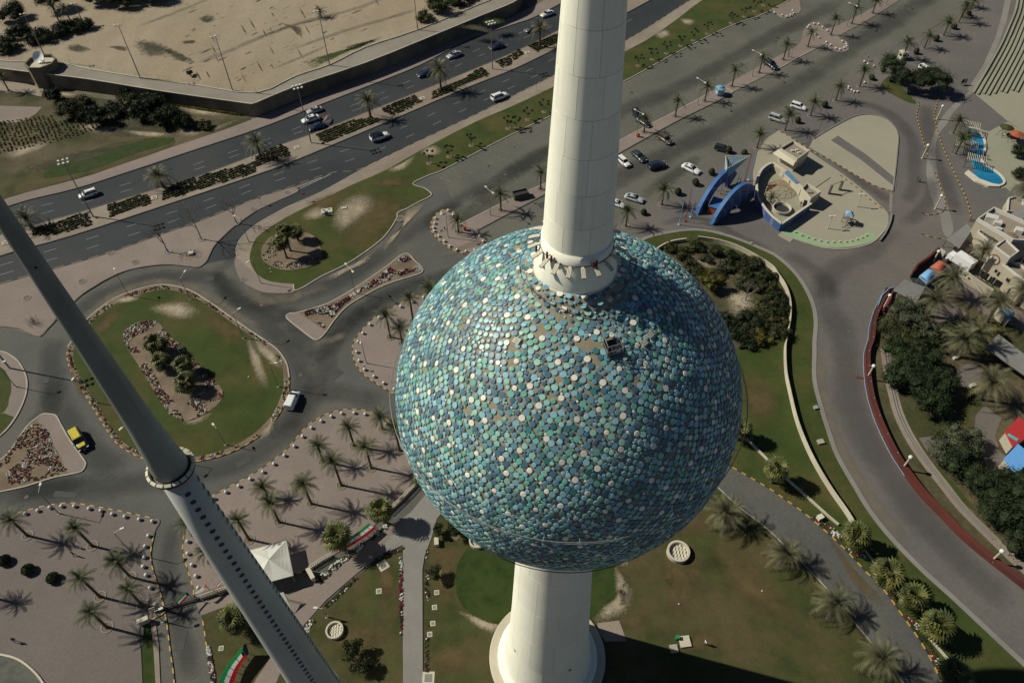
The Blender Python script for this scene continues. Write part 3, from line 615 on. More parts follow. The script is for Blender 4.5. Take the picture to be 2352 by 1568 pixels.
slab('green_band', D('1791,527 1810,520 1835,530 1876,548 1926,556 1960,549 1985,538 1999,528 2012,540 2004,552 1976,562 1926,568 1876,562 1815,544'), .1, .20, M['greenp'], n=2)
plain_kerb(D('1860,559 1900,570 1950,571 1990,562 2012,550 2030,530'), z0=.1, z1=.30, w=.25, m=M['kerb'])
plain_kerb(D('2022,550 2036,530 2046,506 2049,488'), z0=.1, z1=.75, w=.35, m=M['grey'])
slab('planter_bed', D('1786,540 1800,528 1822,548 1815,556 1800,548'), .1, .19, M['pad'], n=1)
painted_kerb(D('1781,296 1815,314 1836,328 1875,352 1906,366 1951,393 1989,415 2014,428 2049,440'), z0=.12, z1=.28, w=.16)
painted_kerb(D('1930,402 1951,418 1976,436 1990,450 2014,470 2036,486'), z0=.12, z1=.28, w=.16)
painted_kerb(D('2111,235 2109,250 2106,265 2112,290 2120,320 2128,345 2132,362'), z0=.12, z1=.28, w=.15)
painted_kerb(D('2158,205 2156,225 2151,245 2146,265 2150,285 2158,315 2168,342 2180,370 2192,395 2206,425 2218,450 2226,475 2230,500'), z0=.12, z1=.28, w=.15)
painted_kerb(D('2148,396 2155,412 2163,435 2170,455 2172,470 2168,483 2155,490 2135,493 2115,487'), z0=.12, z1=.28, w=.15)
painted_kerb(D('2116,536 2140,544 2175,550'), z0=.12, z1=.28, w=.15)
slab('promenade_strip', D('2176,284 2188,260 2215,232 2238,206 2226,210 2190,240 2165,268 2148,300 2135,340 2128,380 2130,420 2145,470 2160,500 2165,530 2176,545 2190,530 2182,490 2168,440 2155,400 2148,350 2155,310'), .1, .136, M['grey'], n=2)
slab('promenade_strip', D('2044,440 2050,446 2049,486 2042,486'), .1, .15, M['grey'], n=1)
# terraces, court and paddling pool
slab('court', D('2234,212 2275,245 2314,278 2352,302 2600,470 2760,200 2420,-40 2352,40 2280,160'), .1, .145, M['court'], n=1)
slab('court', D('2255,430 2310,432 2330,380 2352,302 2314,280 2275,300 2290,340 2320,372 2312,400 2285,420'), .1, .142, M['court'], n=1)
slab('court', D('2238,292 2262,300 2290,305 2352,320 2460,380 2440,500 2352,420 2320,440 2306,420 2290,400 2266,372 2262,350 2268,330'), .1, .144, M['court'], n=2)
slab('promenade_strip', D('2118,-60 2330,-60 2322,0 2312,50 2290,110 2262,165 2234,212 2222,206 2258,150 2285,90 2300,40 2308,0'), .1, .138, M['grey'], n=1)
for k in range(9):
    mb = MB(); base = D('2341,-20 2334,20 2318,60 2300,100 2278,140 2256,178 2236,212') if k < 9 else None
    off = k*1.35; L = [Vector(p) for p in G2(smooth(base, 5, False), .6)]; c = []
    L = L[int(max(0, k-3)*1.2): len(L)-int(k*.6)]
    for i, p in enumerate(L): t = (L[min(i+1, len(L)-1)]-L[max(i-1, 0)]).normalized(); nn = Vector((-t.y, t.x)); c.append(tuple(p+nn*off))
    mb.strip(c, .55, .1, .62, 0); o = mb.build('terrace_step', M['court']); tag(o, kind='structure')
pool = D('2226,291 2246,299 2258,312 2263,328 2262,345 2256,360 2259,374 2275,385 2292,396 2304,408 2307,418 2297,425 2276,424 2252,413 2225,396 2240,392 2238,382 2230,370 2235,358 2230,346 2235,335 2229,325 2233,314 2227,302')
M['water'] = mat('pool_water', (.010, .15, .31), .12, var=.25, scale=.4, col2=(.025, .22, .38), bump=.05, bscale=2, spec=.5)
M['poolrim'] = mat('pool_rim', (.55, .50, .40), .7, var=.08)
slab('water', pool, .1, .30, M['water'], n=2)
mb = MB(); mb.strip(G2(smooth(pool[:15], 4, False), .5), .55, .1, .55, 0); mb.build('pool_rim', M['poolrim'], **S)
slab('pool_rim', D('2217,396 2224,390 2250,410 2280,421 2300,424 2296,428 2270,427 2240,415'), .1, .56, M['poolrim'], n=1)
# ================================================================ lane marks, studs, tyre wear, dust
mb = MB()
def dash(p, q, w=.12, z=.016):
    a = g(p, z); b = g(q, z); t = (b-a).normalized(); nn = Vector((-t.y, t.x, 0))*w/2; mb.quad(a-nn, b-nn, b+nn, a+nn)
def lerp2(A, B, t):
    return [(a[0]*(1-t)+b[0]*t, a[1]*(1-t)+b[1]*t) for a, b in zip(A, B)]
for A, B in ((D('0,475 362,388 620,306 880,197 1088,101 1288,24 1420,-50'), D('0,538 362,432 635,335 900,234 1110,142 1288,66 1420,0')), (D('0,587 405,462 675,369 883,282 1070,202 1276,112 1490,2'), D('0,654 362,542 640,430 828,390 1088,267 1278,172 1443,92'))):
    for t in (.34, .66):
        L = [Vector(p) for p in G2(smooth(lerp2(A, B, t), 8, False), .016)]; R = resample(L, 1.0)
        for i in range(0, len(R)-3, 10):
            a, b = R[i], R[i+3]; d = (b-a).normalized(); nn = Vector((-d.y, d.x))*.055; mb.add([(*(a-nn), .016), (*(b-nn), .016), (*(b+nn), .016), (*(a+nn), .016)], [(0, 1, 2, 3)])
for p, q in ((V(1, 1, 405, 165), V(1, 1, 690, 30)), (V(1, 1, 395, 150), V(1, 1, 600, 62))): dash(p, q, .22)
mb.build('lane_markings', M['white'], **S)
M['yline'] = mat('yellow_line', (.38, .29, .10), .7, var=.2, scale=1.5)
mb = MB(); L = resample([Vector(p) for p in G2(smooth(lo_lo, 6, False), .016)], .5)
for i in range(len(L)-1):
    if i % 8 < 5:
        a, b = L[i], L[i+1]; d = (b-a).normalized(); n1 = Vector((-d.y, d.x)); c = a+n1*.45; e = b+n1*.45; nn = n1*.06
        mb.add([(*(c-nn), .016), (*(e-nn), .016), (*(e+nn), .016), (*(c+nn), .016)], [(0, 1, 2, 3)])
mb.build('edge_line', M['yline'], **S)
# parking studs : rows of small white studs between the stalls
mb = MB()
def studrow(c, r, s, n=9, k=1, dx=0, dy=0):
    a, b = T(c, r, s)
    for j in range(k):
        for i in range(n):
            p = g((a[0]+(b[0]-a[0])*i/(n-1)+dx*j, a[1]+(b[1]-a[1])*i/(n-1)+dy*j), .02); mb.box((p.x, p.y, .02), (.13, .13, .03), 0)
for args in ((2, 0, '1150,870 1235,990'), (2, 0, '1450,880 1530,1010'), (2, 0, '1570,830 1700,930'), (2, 0, '1250,1010 1330,1090'), (2, 0, '1310,950 1420,1060'), (2, 0, '1380,910 1470,1000'), (2, 0, '1660,780 1760,880'), (2, 0, '1830,680 1930,760'), (2, 0, '1740,640 1840,740'),
             (2, 0, '1480,1170 1560,1270'), (2, 0, '1550,1130 1640,1230'), (2, 0, '1630,1080 1720,1190'), (2, 0, '1710,1040 1800,1150'), (2, 0, '1820,990 1910,1080'), (2, 0, '2000,920 2060,1000'), (2, 0, '2080,860 2180,950'), (2, 0, '2160,800 2260,900'),
             (2, 0, '1150,1320 1210,1410'), (2, 0, '1230,1290 1330,1400'), (2, 0, '1660,1460 1760,1500'), (2, 0, '1740,1390 1840,1460'), (2, 0, '1990,1250 2080,1330'), (2, 0, '10,1330 80,1375'), (2, 0, '190,1520 260,1568'), (1, 0, '2030,1440 2090,1460'), (1, 0, '2110,1480 2170,1500'), (1, 0, '2190,1430 2260,1470'), (1, 0, '2260,1390 2340,1420'),
             (1, 1, '1690,60 1720,80'), (1, 1, '1760,90 1790,105'), (1, 1, '1830,40 1890,70'), (1, 1, '1930,5 1990,30'), (1, 1, '2010,290 2070,310'), (2, 0, '1120,1000 1200,1080'), (3, 0, '480,800 600,880'), (3, 0, '620,700 760,780'), (3, 0, '560,850 620,900'), (3, 0, '780,640 850,700'), (3, 0, '1300,330 1400,400'), (2, 1, '1000,420 1060,470'), (2, 1, '10,60 60,110'), (2, 1, '1560,60 1640,110')):
    studrow(*args)
mb.build('road_studs', M['white'], kind='stuff')
Y = M['tyre']; z_ = .02
for pts, w in (('-60,1120 60,1130 180,1120 300,1110 420,1095 520,1072 600,1030 660,990 700,940 740,860 760,790 800,730 880,690 980,650 1080,620', 8), ('600,1010 660,960 690,900 690,850 670,800 640,770 580,720 520,690', 8), ('130,770 115,830 125,900 160,970 220,1040 300,1090', 8),
               ('150,740 230,680 320,645 420,635 500,640 560,690 640,720 720,730', 7), ('690,840 760,790 800,750 900,685', 9), ('700,900 800,905 900,930', 8), ('500,600 510,660 560,700', 6), ('560,690 640,690 740,660 840,610 920,550 1000,500 1080,460', 8), ('640,700 700,770 700,830', 7),
               ('960,540 1040,470 1130,420 1240,360 1330,310', 8), ('1000,640 940,650 860,690 790,760', 7), ('405,1180 388,1260 385,1320 400,1400 425,1480 440,1568', 5), ('60,1000 110,940 130,860', 7), ('0,1150 100,1120 200,1110', 6), ('500,640 560,560 620,510 690,465', 5)):
    trail('tyre_marks', D(pts), w, z_, Y)
for pts, w in (('1020,545 1100,470 1176,395 1300,330 1440,250 1551,205 1676,138 1800,70 1960,-10', 10), ('1300,490 1440,400 1551,345 1676,280 1760,235 1870,168 1976,95 2080,30 2180,-40', 11), ('1450,470 1551,400 1620,350', 6)):
    trail('tyre_marks', D(pts), w, .024, Y)
YP = M['tyrep']
for pts, w in (('2060,510 1990,585 1930,610 1900,650 1900,700 1930,760 1945,850 1960,930 2000,1020 2060,1110 2140,1210 2230,1310 2352,1420', 9), ('1790,575 1850,605 1890,640 1905,700', 7), ('2075,470 2100,430 2100,380 2095,320 2050,265 1990,240 1920,240', 6), ('2060,520 2110,490 2140,440 2130,400', 6),
               ('1840,320 1900,352 1960,400 2010,440 2060,470', 5), ('2130,235 2128,270 2135,320 2155,380 2180,440 2200,500', 6), ('1500,520 1600,500 1700,545 1790,580', 4)):
    trail('tyre_marks', D(pts), w, .142, YP)
DU = M['dust']
for pts, w in (('180,760 230,700 300,660 380,648 450,665 530,715 600,760', 4), ('620,665 700,640 790,595 880,530 930,470 1000,430', 4), ('560,660 610,690 680,680 760,650', 5), ('760,700 850,640 900,590', 3), ('1020,590 1100,590', 5), ('700,790 760,780 800,760', 3)):
    trail('road_dust', D(pts), w, .021, DU)
for pts, w in (('2000,780 2000,860 2020,950 2070,1050 2150,1150', 6), ('1880,800 1890,900 1930,1030 2010,1160 2110,1280', 4), ('1000,595 1090,560 1130,560', 3)):
    trail('road_dust', D(pts), w, .146, DU)
for pts in ('760,480 790,450 830,435 860,440 870,470 840,500 800,530 770,545 750,520', '690,490 730,470 760,480 750,500 700,510', '870,590 880,560 920,530 930,500 940,470 985,455 960,490 930,520 900,560', '740,640 790,615 840,590 870,570 850,600 800,625 750,650', '960,345 1000,330 1020,350 980,365', '1500,78 1530,65 1545,80 1515,92', '1560,42 1600,45 1590,60 1565,55', '880,392 920,375 960,352 940,385 900,400'):
    patch('bare_patch', D(pts), .172, M['bare'])
for pts in ('770,470 850,420 960,440 960,480 880,560 800,600 760,560', '690,470 740,445 800,430 790,470 720,510', '830,420 900,400 960,420 900,440'):
    patch('dry_patch', D(pts), .166, M['dryp'])
for pts in ('575,770 600,775 640,810 655,850 640,850 600,820 580,800', '560,760 590,790 620,880 610,900 580,860', '330,705 380,690 440,690 470,720 420,740 350,720', '460,700 540,740 580,780 540,800 480,760', '190,790 230,720 300,690 280,730 220,790', '250,690 290,680 330,672 320,690 270,700', '150,830 175,900 200,930 190,880', '590,1000 620,970 640,930 630,990 600,1015', '390,950 430,970 500,940 470,970 430,978'):
    patch('bare_patch' , D(pts), .192, M['bare' if pts[0] in '523' and len(pts) < 60 else 'dryp'])
for pts in ('1040,1398 1075,1405 1130,1430 1180,1440 1150,1462 1090,1440', '1370,1400 1410,1370 1430,1330 1455,1345 1460,1380 1430,1420 1360,1440', '1410,1290 1440,1330 1460,1370 1430,1400 1410,1350', '1400,1420 1440,1410 1500,1400 1490,1440 1430,1450', '1420,1300 1410,1260 1440,1270 1445,1300', '1520,1340 1560,1330 1600,1350 1590,1420 1540,1440', '1500,1500 1560,1480 1600,1440 1650,1440 1690,1480 1620,1500', '1350,1200 1450,1180 1560,1200 1640,1140 1660,1200 1600,1240', '1640,1160 1700,1200 1720,1260 1660,1240', '1530,1290 1550,1320 1545,1350 1520,1330'):
    patch('bare_patch', D(pts), .202, M['bare' if pts[:4] in ('1040', '1370', '1410', '1420') else 'dryp'])
for pts in ('990,1240 1050,1250 1045,1400 1000,1400', '1620,1200 1760,1300 1880,1450 1760,1440 1640,1330', '1480,1250 1600,1230 1640,1340 1560,1400', '720,1440 800,1420 900,1430 880,1500 780,1520', '850,1260 900,1270 915,1380 880,1390', '980,1480 1080,1470 1100,1540 1000,1560', '1700,870 1780,880 1800,960 1720,980', '1880,1200 1960,1300 2050,1400 1980,1380', '1500,560 1640,535 1700,560 1600,560', '1420,1480 1600,1540 1500,1600 1380,1560'):
    patch('dry_patch', D(pts), .198, M['dryp'])
# gate-road and plaza odds and ends : palm collars are made with the palms; manhole covers and slabs here
def cover(q, s, z, m, lab, rz=0.0, round_=False, h=.05):
    p = g(q, z); mb = MB()
    if round_: mb.lathe([(s, 0), (s, h), (s*.75, h), (s*.7, h*.4)], 16)
    else: mb.box((0, 0, h/2), (s, s, h), 0); mb.box((0, 0, h+.012), (s*.62, s*.62, .024), 1)
    o = mb.build('inspection_cover', [m, M['grey']]); o.location = (p.x, p.y, z); o.rotation_euler = (0, 0, rz); tag(o, lab, 'manhole cover')
cv = [((870, 1357), .95, 'pale square inspection cover in the lawn west of the straight path'), ((1003, 1360), .85, 'northernmost of the four pale square covers beside the straight path'), ((998, 1394), .85, 'second from north of the four pale square covers beside the straight path'), ((994, 1431), .85, 'third from north of the four pale square covers beside the straight path'), ((987, 1456), .85, 'southernmost of the four pale square covers beside the straight path'), ((705, 1446), .8, 'small square inspection cover at the tip of the lawn by the needle'), ((508, 1488), .8, 'pale octagonal looking cover in the lawn left of the needle')]
for q, s, lab in cv: cover(q, s, .16, M['cream'], lab, .1)
cover((984, 1556), 1.9, .16, M['cream'], 'large square concrete pit frame beside the straight path at the bottom edge')
cover((880, 1298), 1.7, .16, M['cream'], 'square concrete pit with a dark opening beside the diagonal path', .6)
cover((739, 1119), .55, .14, M['grey'], 'small round cover in the palm plaza paving', 0, True, .02)
cover((887, 831), .75, .14, M['grey'], 'round cover in the paving of the plaza beside the globe', 0, True, .02)
cover((960, 616), 1.2, .15, M['grey'], 'round concrete ring at the narrow end of the bow tie flower island', 0, True, .08)
for q, a, lab in (((751, 485), 2.9, 'large concrete vault slab with two hatches in the dry lawn'), ((790, 478), 1.5, 'smaller concrete vault slab right of the larger one in the dry lawn')):
    p = g(q, .16); mb = MB(); mb.box((0, 0, .12), (a, a*.62, .24), 0); mb.box((-a*.25, a*.1, .26), (a*.22, a*.16, .05), 1); mb.box((a*.22, a*.12, .26), (a*.2, a*.14, .05), 1)
    o = mb.build('vault_slab', [M['cream'], M['kerbdark']]); o.location = p; o.rotation_euler = (0, 0, .25); tag(o, lab, 'concrete slab')
for q, R_, lab in (((62, 684), 1.0, 'pale ring edged empty tree pit nearest the needle on the upper left paving'), ((189, 646), 1.0, 'pale ring edged empty tree pit in the middle of the upper left paving'), ((311, 602), .95, 'pale ring edged empty tree pit below the bare trees'), ((254, 582), .8, 'pale ring edged tree pit at the highway edge'), ((685-25, 442), .8, 'ring edged pit in the tip of the paved tongue'), ((560, 642), .7, 'small ring pit on the pink crescent beside the bean lawn'), ((920, 502), 1.2, 'round manhole bulge on the kerb of the bean lawn'), ((581, 480), .8, 'ring edged pit by the slip road'), ((680, 1112), 1.35, 'ring edged empty tree pit in the big palm plaza')):
    p = g(q, .14); mb = MB(); mb.lathe([(R_, 0), (R_, .08), (R_*.74, .08), (R_*.74, .012)], 24, 0, caps=False); mb.add([(R_*.74*math.cos(2*math.pi*k/20), R_*.74*math.sin(2*math.pi*k/20), .014) for k in range(20)], [tuple(range(20))], 1)
    o = mb.build('tree_pit', [M['grey'], M['soil']]); o.location = p; tag(o, lab, 'tree pit')
# dark speckled sheet behind a curved pale kerb, both added, bottom left
slab('gravel_bed', D('-80,1500 0,1504 45,1516 75,1540 100,1568 130,1640 -80,1700'), .10, .17, mat('gravel', (.10, .10, .085), .95, var=.3, scale=2, fine=.4, bump=.5), n=2)
plain_kerb(D('-60,1498 0,1502 40,1513 72,1536 97,1566 125,1620'), z0=.1, z1=.4, w=.3, m=M['cream'])
slab('garden_soil', D('1530,580 1560,566 1600,560 1650,570 1700,588 1755,620 1780,650 1797,690 1800,730 1790,765 1760,785 1720,798 1690,800 1650,780 1600,700 1540,620'), .1, .172, M['rough'], n=3)
for pts in ('1655,665 1690,650 1720,660 1745,690 1740,720 1700,740 1670,720', '1560,590 1600,585 1660,600 1640,620 1590,610', '1690,700 1730,720 1760,745 1740,760 1700,750'): patch('bare_patch', D(pts), .18, M['bare'])
slab('sandy_bed', D('1975,262 1990,245 2010,240 2030,262 2060,270 2080,255 2100,262 2110,285 2085,290 2050,282 2010,272'), .1, .137, M['soil'], n=2) if False else None
slab('tree_lawn', D('2023,197 2040,176 2062,180 2075,205 2105,235 2095,238 2070,228 2045,214'), .1, .15, M['grass'], n=2)
rs_ = random.Random(31)
M['oil'] = mat('oil_stain', (.030, .031, .030), .6, var=.2, alpha=(1.6, .6)); M['patch'] = mat('asphalt_repair', (.060, .062, .060), .85, var=.15, scale=1, fine=.3); M['lightst'] = mat('pale_stain', (.20, .19, .165), .9, var=.1, alpha=(1.2, .5))
for k in range(130):
    t = rs_.random(); u = rs_.uniform(0, 1)
    x = 1030+1050*t+rs_.uniform(-20, 60); y = 500-440*t+rs_.uniform(-110, 90)
    if not (y < 510-(x-1030)*.18 and y > 395-(x-1013)*.49 and x < 1960-(y*1.2)): continue
    s = rs_.uniform(2, 7); patch('parking_stain', [(x-s, y), (x, y-s*.5), (x+s, y), (x, y+s*.5)], .026+.0001*(k % 9), M['oil'] if rs_.random() < .7 else M['lightst'])
for q, w, h, rz in (((1250, 470), 3.2, 2.2, .4), ((1320, 340), 4, 1.8, .45), ((1700, 150), 3, 2, .5), ((770, 860), 3.2, 2, .9), ((480, 640), 2.4, 1.6, .2), ((150, 1135), 4.5, 1.2, -.1), ((700, 330+330), 2, 3, .3), ((1900, 60), 4, 2, .5), ((105, 870), 1.6, 2.2, .1), ((560, 1060), 3, 1.4, .6), ((415, 1470), 1.6, 3.2, .05)):
    p = g(q, .03); m = MB(); m.box((0, 0, 0), (w, h, .012), 0, rz=rz); o = m.build('asphalt_repair', M['patch'], **S); o.location = (p.x, p.y, .030)
for q in ((690, 860), (600, 700), (820, 590), (240, 660), (60, 1140), (1000, 560), (1160, 400), (1500, 300), (1980, 620), (1950, 760), (2050, 1040), (1660, 535), (2090, 560)):
    p = g(q, .15); m = MB(); m.lathe([(.42, 0), (.42, .01), (.02, .012)], 14); o = m.build('manhole_cover', M['kerbdark'], **S); o.location = (p.x, p.y, .032 if q[0] < 1550 else .145)
# ================================================================ raised sand lot, its retaining wall and bastion
ZW = 4.5
wt_front = D('-300,118 -120,140 0,157 88,168 210,183 375,210 578,239 588,236 680,198 840,144 1013,74 1110,34 1176,7 1195,-10 1200,-40 1190,-100')
wt_back = D('-300,104 -120,126 0,141 88,144 150,148 212,162 325,180 455,198 588,215 680,176 758,150 840,110 960,70 1100,12 1128,0 1136,-20 1130,-100')
front = G2(smooth(wt_front[:7], 3, False)+smooth(wt_front[7:], 3, False), ZW); back = G2(smooth(wt_back, 3, False), ZW)
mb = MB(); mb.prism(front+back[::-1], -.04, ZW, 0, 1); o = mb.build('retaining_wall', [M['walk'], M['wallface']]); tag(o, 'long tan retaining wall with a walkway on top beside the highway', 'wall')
for nm, L, h in (('coping', front, .22), ('coping', back, .30)):
    m_ = MB(); m_.strip(L, .30, ZW, ZW+h, 0, off=-.16 if nm == 'coping' and L is front else .16); m_.build(nm, M['cream'], o)
lotp = back+[tuple(g((1130, -140), 4.4)[:2]), (-10, 520), (-420, 620), (-620, 420)]
mb = MB(); mb.prism(lotp, 3.0, 4.46, 0); mb.build('sand_lot', M['sand'], **S)
def zpatch(name, pts, m, z=4.475): patch(name, D(pts), z, m)
for pts in ('300,90 330,88 365,95 400,110 405,125 380,135 330,132 305,115', '365,110 400,112 430,128 450,142 440,150 400,140', '452,42 470,34 490,34 498,44 485,54 462,54', '240,108 270,104 300,110 290,120', '140,105 180,100 215,112 200,122 160,120', '415,94 450,92 452,100 420,102', '1010,12 1050,5 1100,8 1060,22', '1030,60 1090,52 1130,66 1140,82 1110,74', '640,50 690,60 700,80 685,84 668,66', '70,160 120,150 100,165'): zpatch('scrub_patch', pts, M['scrub'])
for pts in ('680,146 720,132 790,112 830,104 850,98 880,80 885,84 850,104 800,120 720,158 690,162', '780,110 850,92 885,82 870,94 800,118', '1100,48 1150,40 1165,52 1120,62'): zpatch('weed_patch', pts, M['weed'], 4.48)
for pts in ('260,68 340,60 480,120 440,142 320,90', '610,60 800,20 960,-10 900,40 700,92'): pass
for pts, w in (('440,150 520,120 600,85 700,50 800,25 900,-10', 3.5), ('300,68 420,22 520,-20', 3), ('590,90 660,62 760,40', 2), ('640,125 780,75 900,40 960,20', 3), ('620,160 700,128 760,100', 2.2)):
    trail('wheel_ruts', D(pts), w, 4.485, M['dust'], zt=4.485)
rs_ = random.Random(8)
for k in range(70):
    q = (rs_.uniform(430, 1100), rs_.uniform(0, 190))
    if q[1] > 205-(q[0]-560)*.40-22: continue
    dx, dy = ((14, -6) if rs_.random() < .5 else (7, 12)); s = rs_.uniform(.5, 1.6); nx, ny = (-dy*.18, dx*.18)
    patch('furrow_patch', [(q[0]-dx*s, q[1]-dy*s), (q[0]+nx, q[1]+ny), (q[0]+dx*s, q[1]+dy*s), (q[0]-nx, q[1]-ny)], 4.478+.0002*(k % 5), M['scrub'] if rs_.random() < .45 else M['dryp'])
# low mounds of spoil give the lot its rows
mb = MB(); rng = random.Random(5)
for k in range(260):
    q = (rng.uniform(420, 1100), rng.uniform(-40, 190))
    if q[1] > 205-(q[0]-560)*.40-25 or q[1] < 10-(q[0]-400)*.03: continue
    p = g(q, 4.46); a = math.atan2(*(g((q[0]+10, q[1]-4.4), 4.46)-p).yx)
    s = rng.uniform(.4, 1.5); d = Vector((math.cos(a), math.sin(a))); n_ = Vector((-d.y, d.x)); h = rng.uniform(.05, .16)
    c = [(p.x+d.x*s*1.6, p.y+d.y*s*1.6, 4.46), (p.x+n_.x*s*.35, p.y+n_.y*s*.35, 4.46), (p.x-d.x*s*1.6, p.y-d.y*s*1.6, 4.46), (p.x-n_.x*s*.35, p.y-n_.y*s*.35, 4.46), (p.x, p.y, 4.46+h)]
    mb.add(c, [(0, 1, 4), (1, 2, 4), (2, 3, 4), (3, 0, 4)])
mb.build('spoil_mounds', M['sand'], kind='stuff')
# chain fence posts along the walkway
fpo = empty('chain_fence', g((300, 172), ZW), label='thin wire fence on posts along the back of the wall-top walkway', cat='fence')
org = fpo.location; LB = resample([Vector(p) for p in back], 4.2); pm = MB(); pm.tube((0, 0, 0), (0, 0, 1.6), .035, .035, 5); pme = pm.mesh('fence_post', M['steel'])
pts3 = []
for p in LB:
    if g((0, 141), ZW).x-5 < p.x < g((1130, 0), ZW).x+2: q = Vector((p.x, p.y+.5, ZW)); pts3.append(q); link('fence_post', pme, fpo, q-org)
m_ = MB()
for a, b in zip(pts3, pts3[1:]):
    for h in (.5, 1.0, 1.5): m_.tube(a-org+Vector((0, 0, h)), b-org+Vector((0, 0, h)), .012, .012, 3, caps=False)
m_.build('wire', M['steel'], fpo)
# bastion
bp = g((117, 188), 0); mb = MB(); R = 4.7
B = empty('bastion', (bp.x, bp.y, 0), .35, label='octagonal tan bastion on the wall with a satellite dish on its roof', cat='bastion')
zt = hgt((117, 196), (117, 150)) if False else 7.2
mb.lathe([(R+.3, 0), (R, .8), (R, zt-1.0)], 8, 0); mb.build('wall', M['wallface'], B)
mb = MB(); mb.lathe([(R-.35, zt-1.0), (R-.35, zt), (R+.08, zt), (R+.08, zt-1.1)], 8, 0, caps=False); mb.build('parapet', M['wallface'], B)
mb = MB(); mb.lathe([(R-.4, zt-.95)]+[(.05, zt-.95)], 8, 0, caps=False); mb.build('roof', M['cream'], B)
dsh = empty('satellite_dish', (bp.x-.6, bp.y+1.2, zt-.95), 0, label='white satellite dish standing on the bastion roof', cat='satellite dish')
mb = MB(); q = Matrix.Rotation(.9, 3, 'X'); rr = [(.05, 0), (.6, .06), (1.1, .22), (1.35, .38)]
m2 = MB(); m2.lathe(rr, 20, 0, caps=False); mb.add([(q @ Vector(v))*1.35+Vector((0, 0, 1.5)) for v in m2.v], m2.f); mb.build('dish', mat('white_paint', (.75, .75, .72), .5, var=.04), dsh, sm=True)
mb = MB(); mb.tube((0, 0, 0), (0, 0, 1.5), .07, .05, 6); mb.tube((.5, -.5, 0), (0, 0, 1.1), .04, .04, 5); mb.build('mast', M['steel'], dsh)
for i in range(5):
    a = MB(); a.tube((0, 0, 0), (0, 0, .9+.2*(i % 3)), .09, .07, 6); a.box((0, 0, 1.0+.2*(i % 3)), (.35, .25, .2)); o = a.build('vent', M['cream'], B); o.location = (.2+.55*(i % 3), -1.2+.6*(i//3)+.3*i, zt-.95)
# rough ground between wall and highway path
rough = D('-260,480 -120,500 20,454 175,412 242,391 375,345 480,310 577,275 575,268 375,246 200,222 0,190 -260,150')
slab('rough_grass', rough, -.04, .06, M['rough'], n=1)
slab('lawn', D('-260,560 -100,506 20,452 175,410 242,389 375,343 400,330 395,318 330,318 260,330 200,350 130,378 60,395 0,405 -260,450'), -.04, .10, M['grass2'], n=2)
slab('lawn', D('120,380 180,372 260,345 330,325 400,316 380,332 300,356 200,392 100,410'), .0, .13, M['grass3'], n=2)
slab('footpath', D('-200,220 0,243 60,245 97,246 82,262 60,275 30,284 0,280 -200,300'), -.04, .12, M['pink'], K, n=1)
slab('footpath', D('-260,190 0,185 60,192 100,205 95,222 40,212 0,208 -260,210'), -.04, .12, M['dusty'], n=1)
for pts in ('180,275 240,285 290,300 250,310 170,300', '400,240 480,250 540,262 500,270 420,260', '420,295 450,300 500,285 460,310', '270,300 340,300 420,310 340,318', '110,205 150,212 190,220 150,225', '0,352 60,330 130,320 100,345 20,370', '380,300 430,320 560,270 500,300'):
    patch('sandy_patch', D(pts), .11, M['bare'])
for pts in ('0,400 150,350 300,330 380,310 300,360 100,400', '100,230 250,240 430,250 400,320 300,330 150,290'): patch('scrub_patch', D(pts), .108, M['scrub'])
# ================================================================ plants
M['frond'] = mat('palm_frond', (.050, .066, .024), .6, var=.3, scale=2, rand=.40, spec=.3, col2=(.085, .085, .04))
M['frond2'] = mat('dusty_palm_frond', (.085, .092, .050), .6, var=.3, scale=2, rand=.40, spec=.3, col2=(.12, .115, .065))
M['fanleaf'] = mat('fan_palm_leaf', (.060, .082, .022), .55, var=.3, scale=2, rand=.45, spec=.3, col2=(.13, .115, .04))
M['trunk'] = mat('palm_trunk', (.085, .068, .045), .95, var=.3, scale=4, fine=.3)
M['bark'] = mat('tree_bark', (.10, .08, .06), .95, var=.25, scale=3, fine=.25)
M['bark2'] = mat('pale_bark', (.20, .175, .14), .95, var=.25, scale=3, fine=.25)
def leafm(n, c, r=.25): return mat(n, c, .75, var=.4, scale=1.1, rand=r, spec=.25, col2=tuple(x*1.7 for x in c), thr=(.45, .7))
M['leaf'] = leafm('leaf_green', (.032, .046, .013)); M['leafd'] = leafm('leaf_dark', (.018, .029, .010)); M['leafo'] = leafm('leaf_olive', (.048, .052, .020)); M['leafg'] = leafm('leaf_grey_green', (.052, .062, .036)); M['leafy'] = leafm('leaf_yellow_green', (.078, .074, .015)); M['leafh'] = leafm('hedge_leaf', (.026, .036, .010))
M['petalw'] = mat('white_petal', (.55, .56, .52), .7, var=.2, scale=3); M['petalr'] = mat('red_petal', (.16, .018, .022), .7, var=.4, scale=3); M['petald'] = mat('dark_red_leaf', (.040, .016, .020), .7, var=.4, scale=3)
rng = random.Random(11)
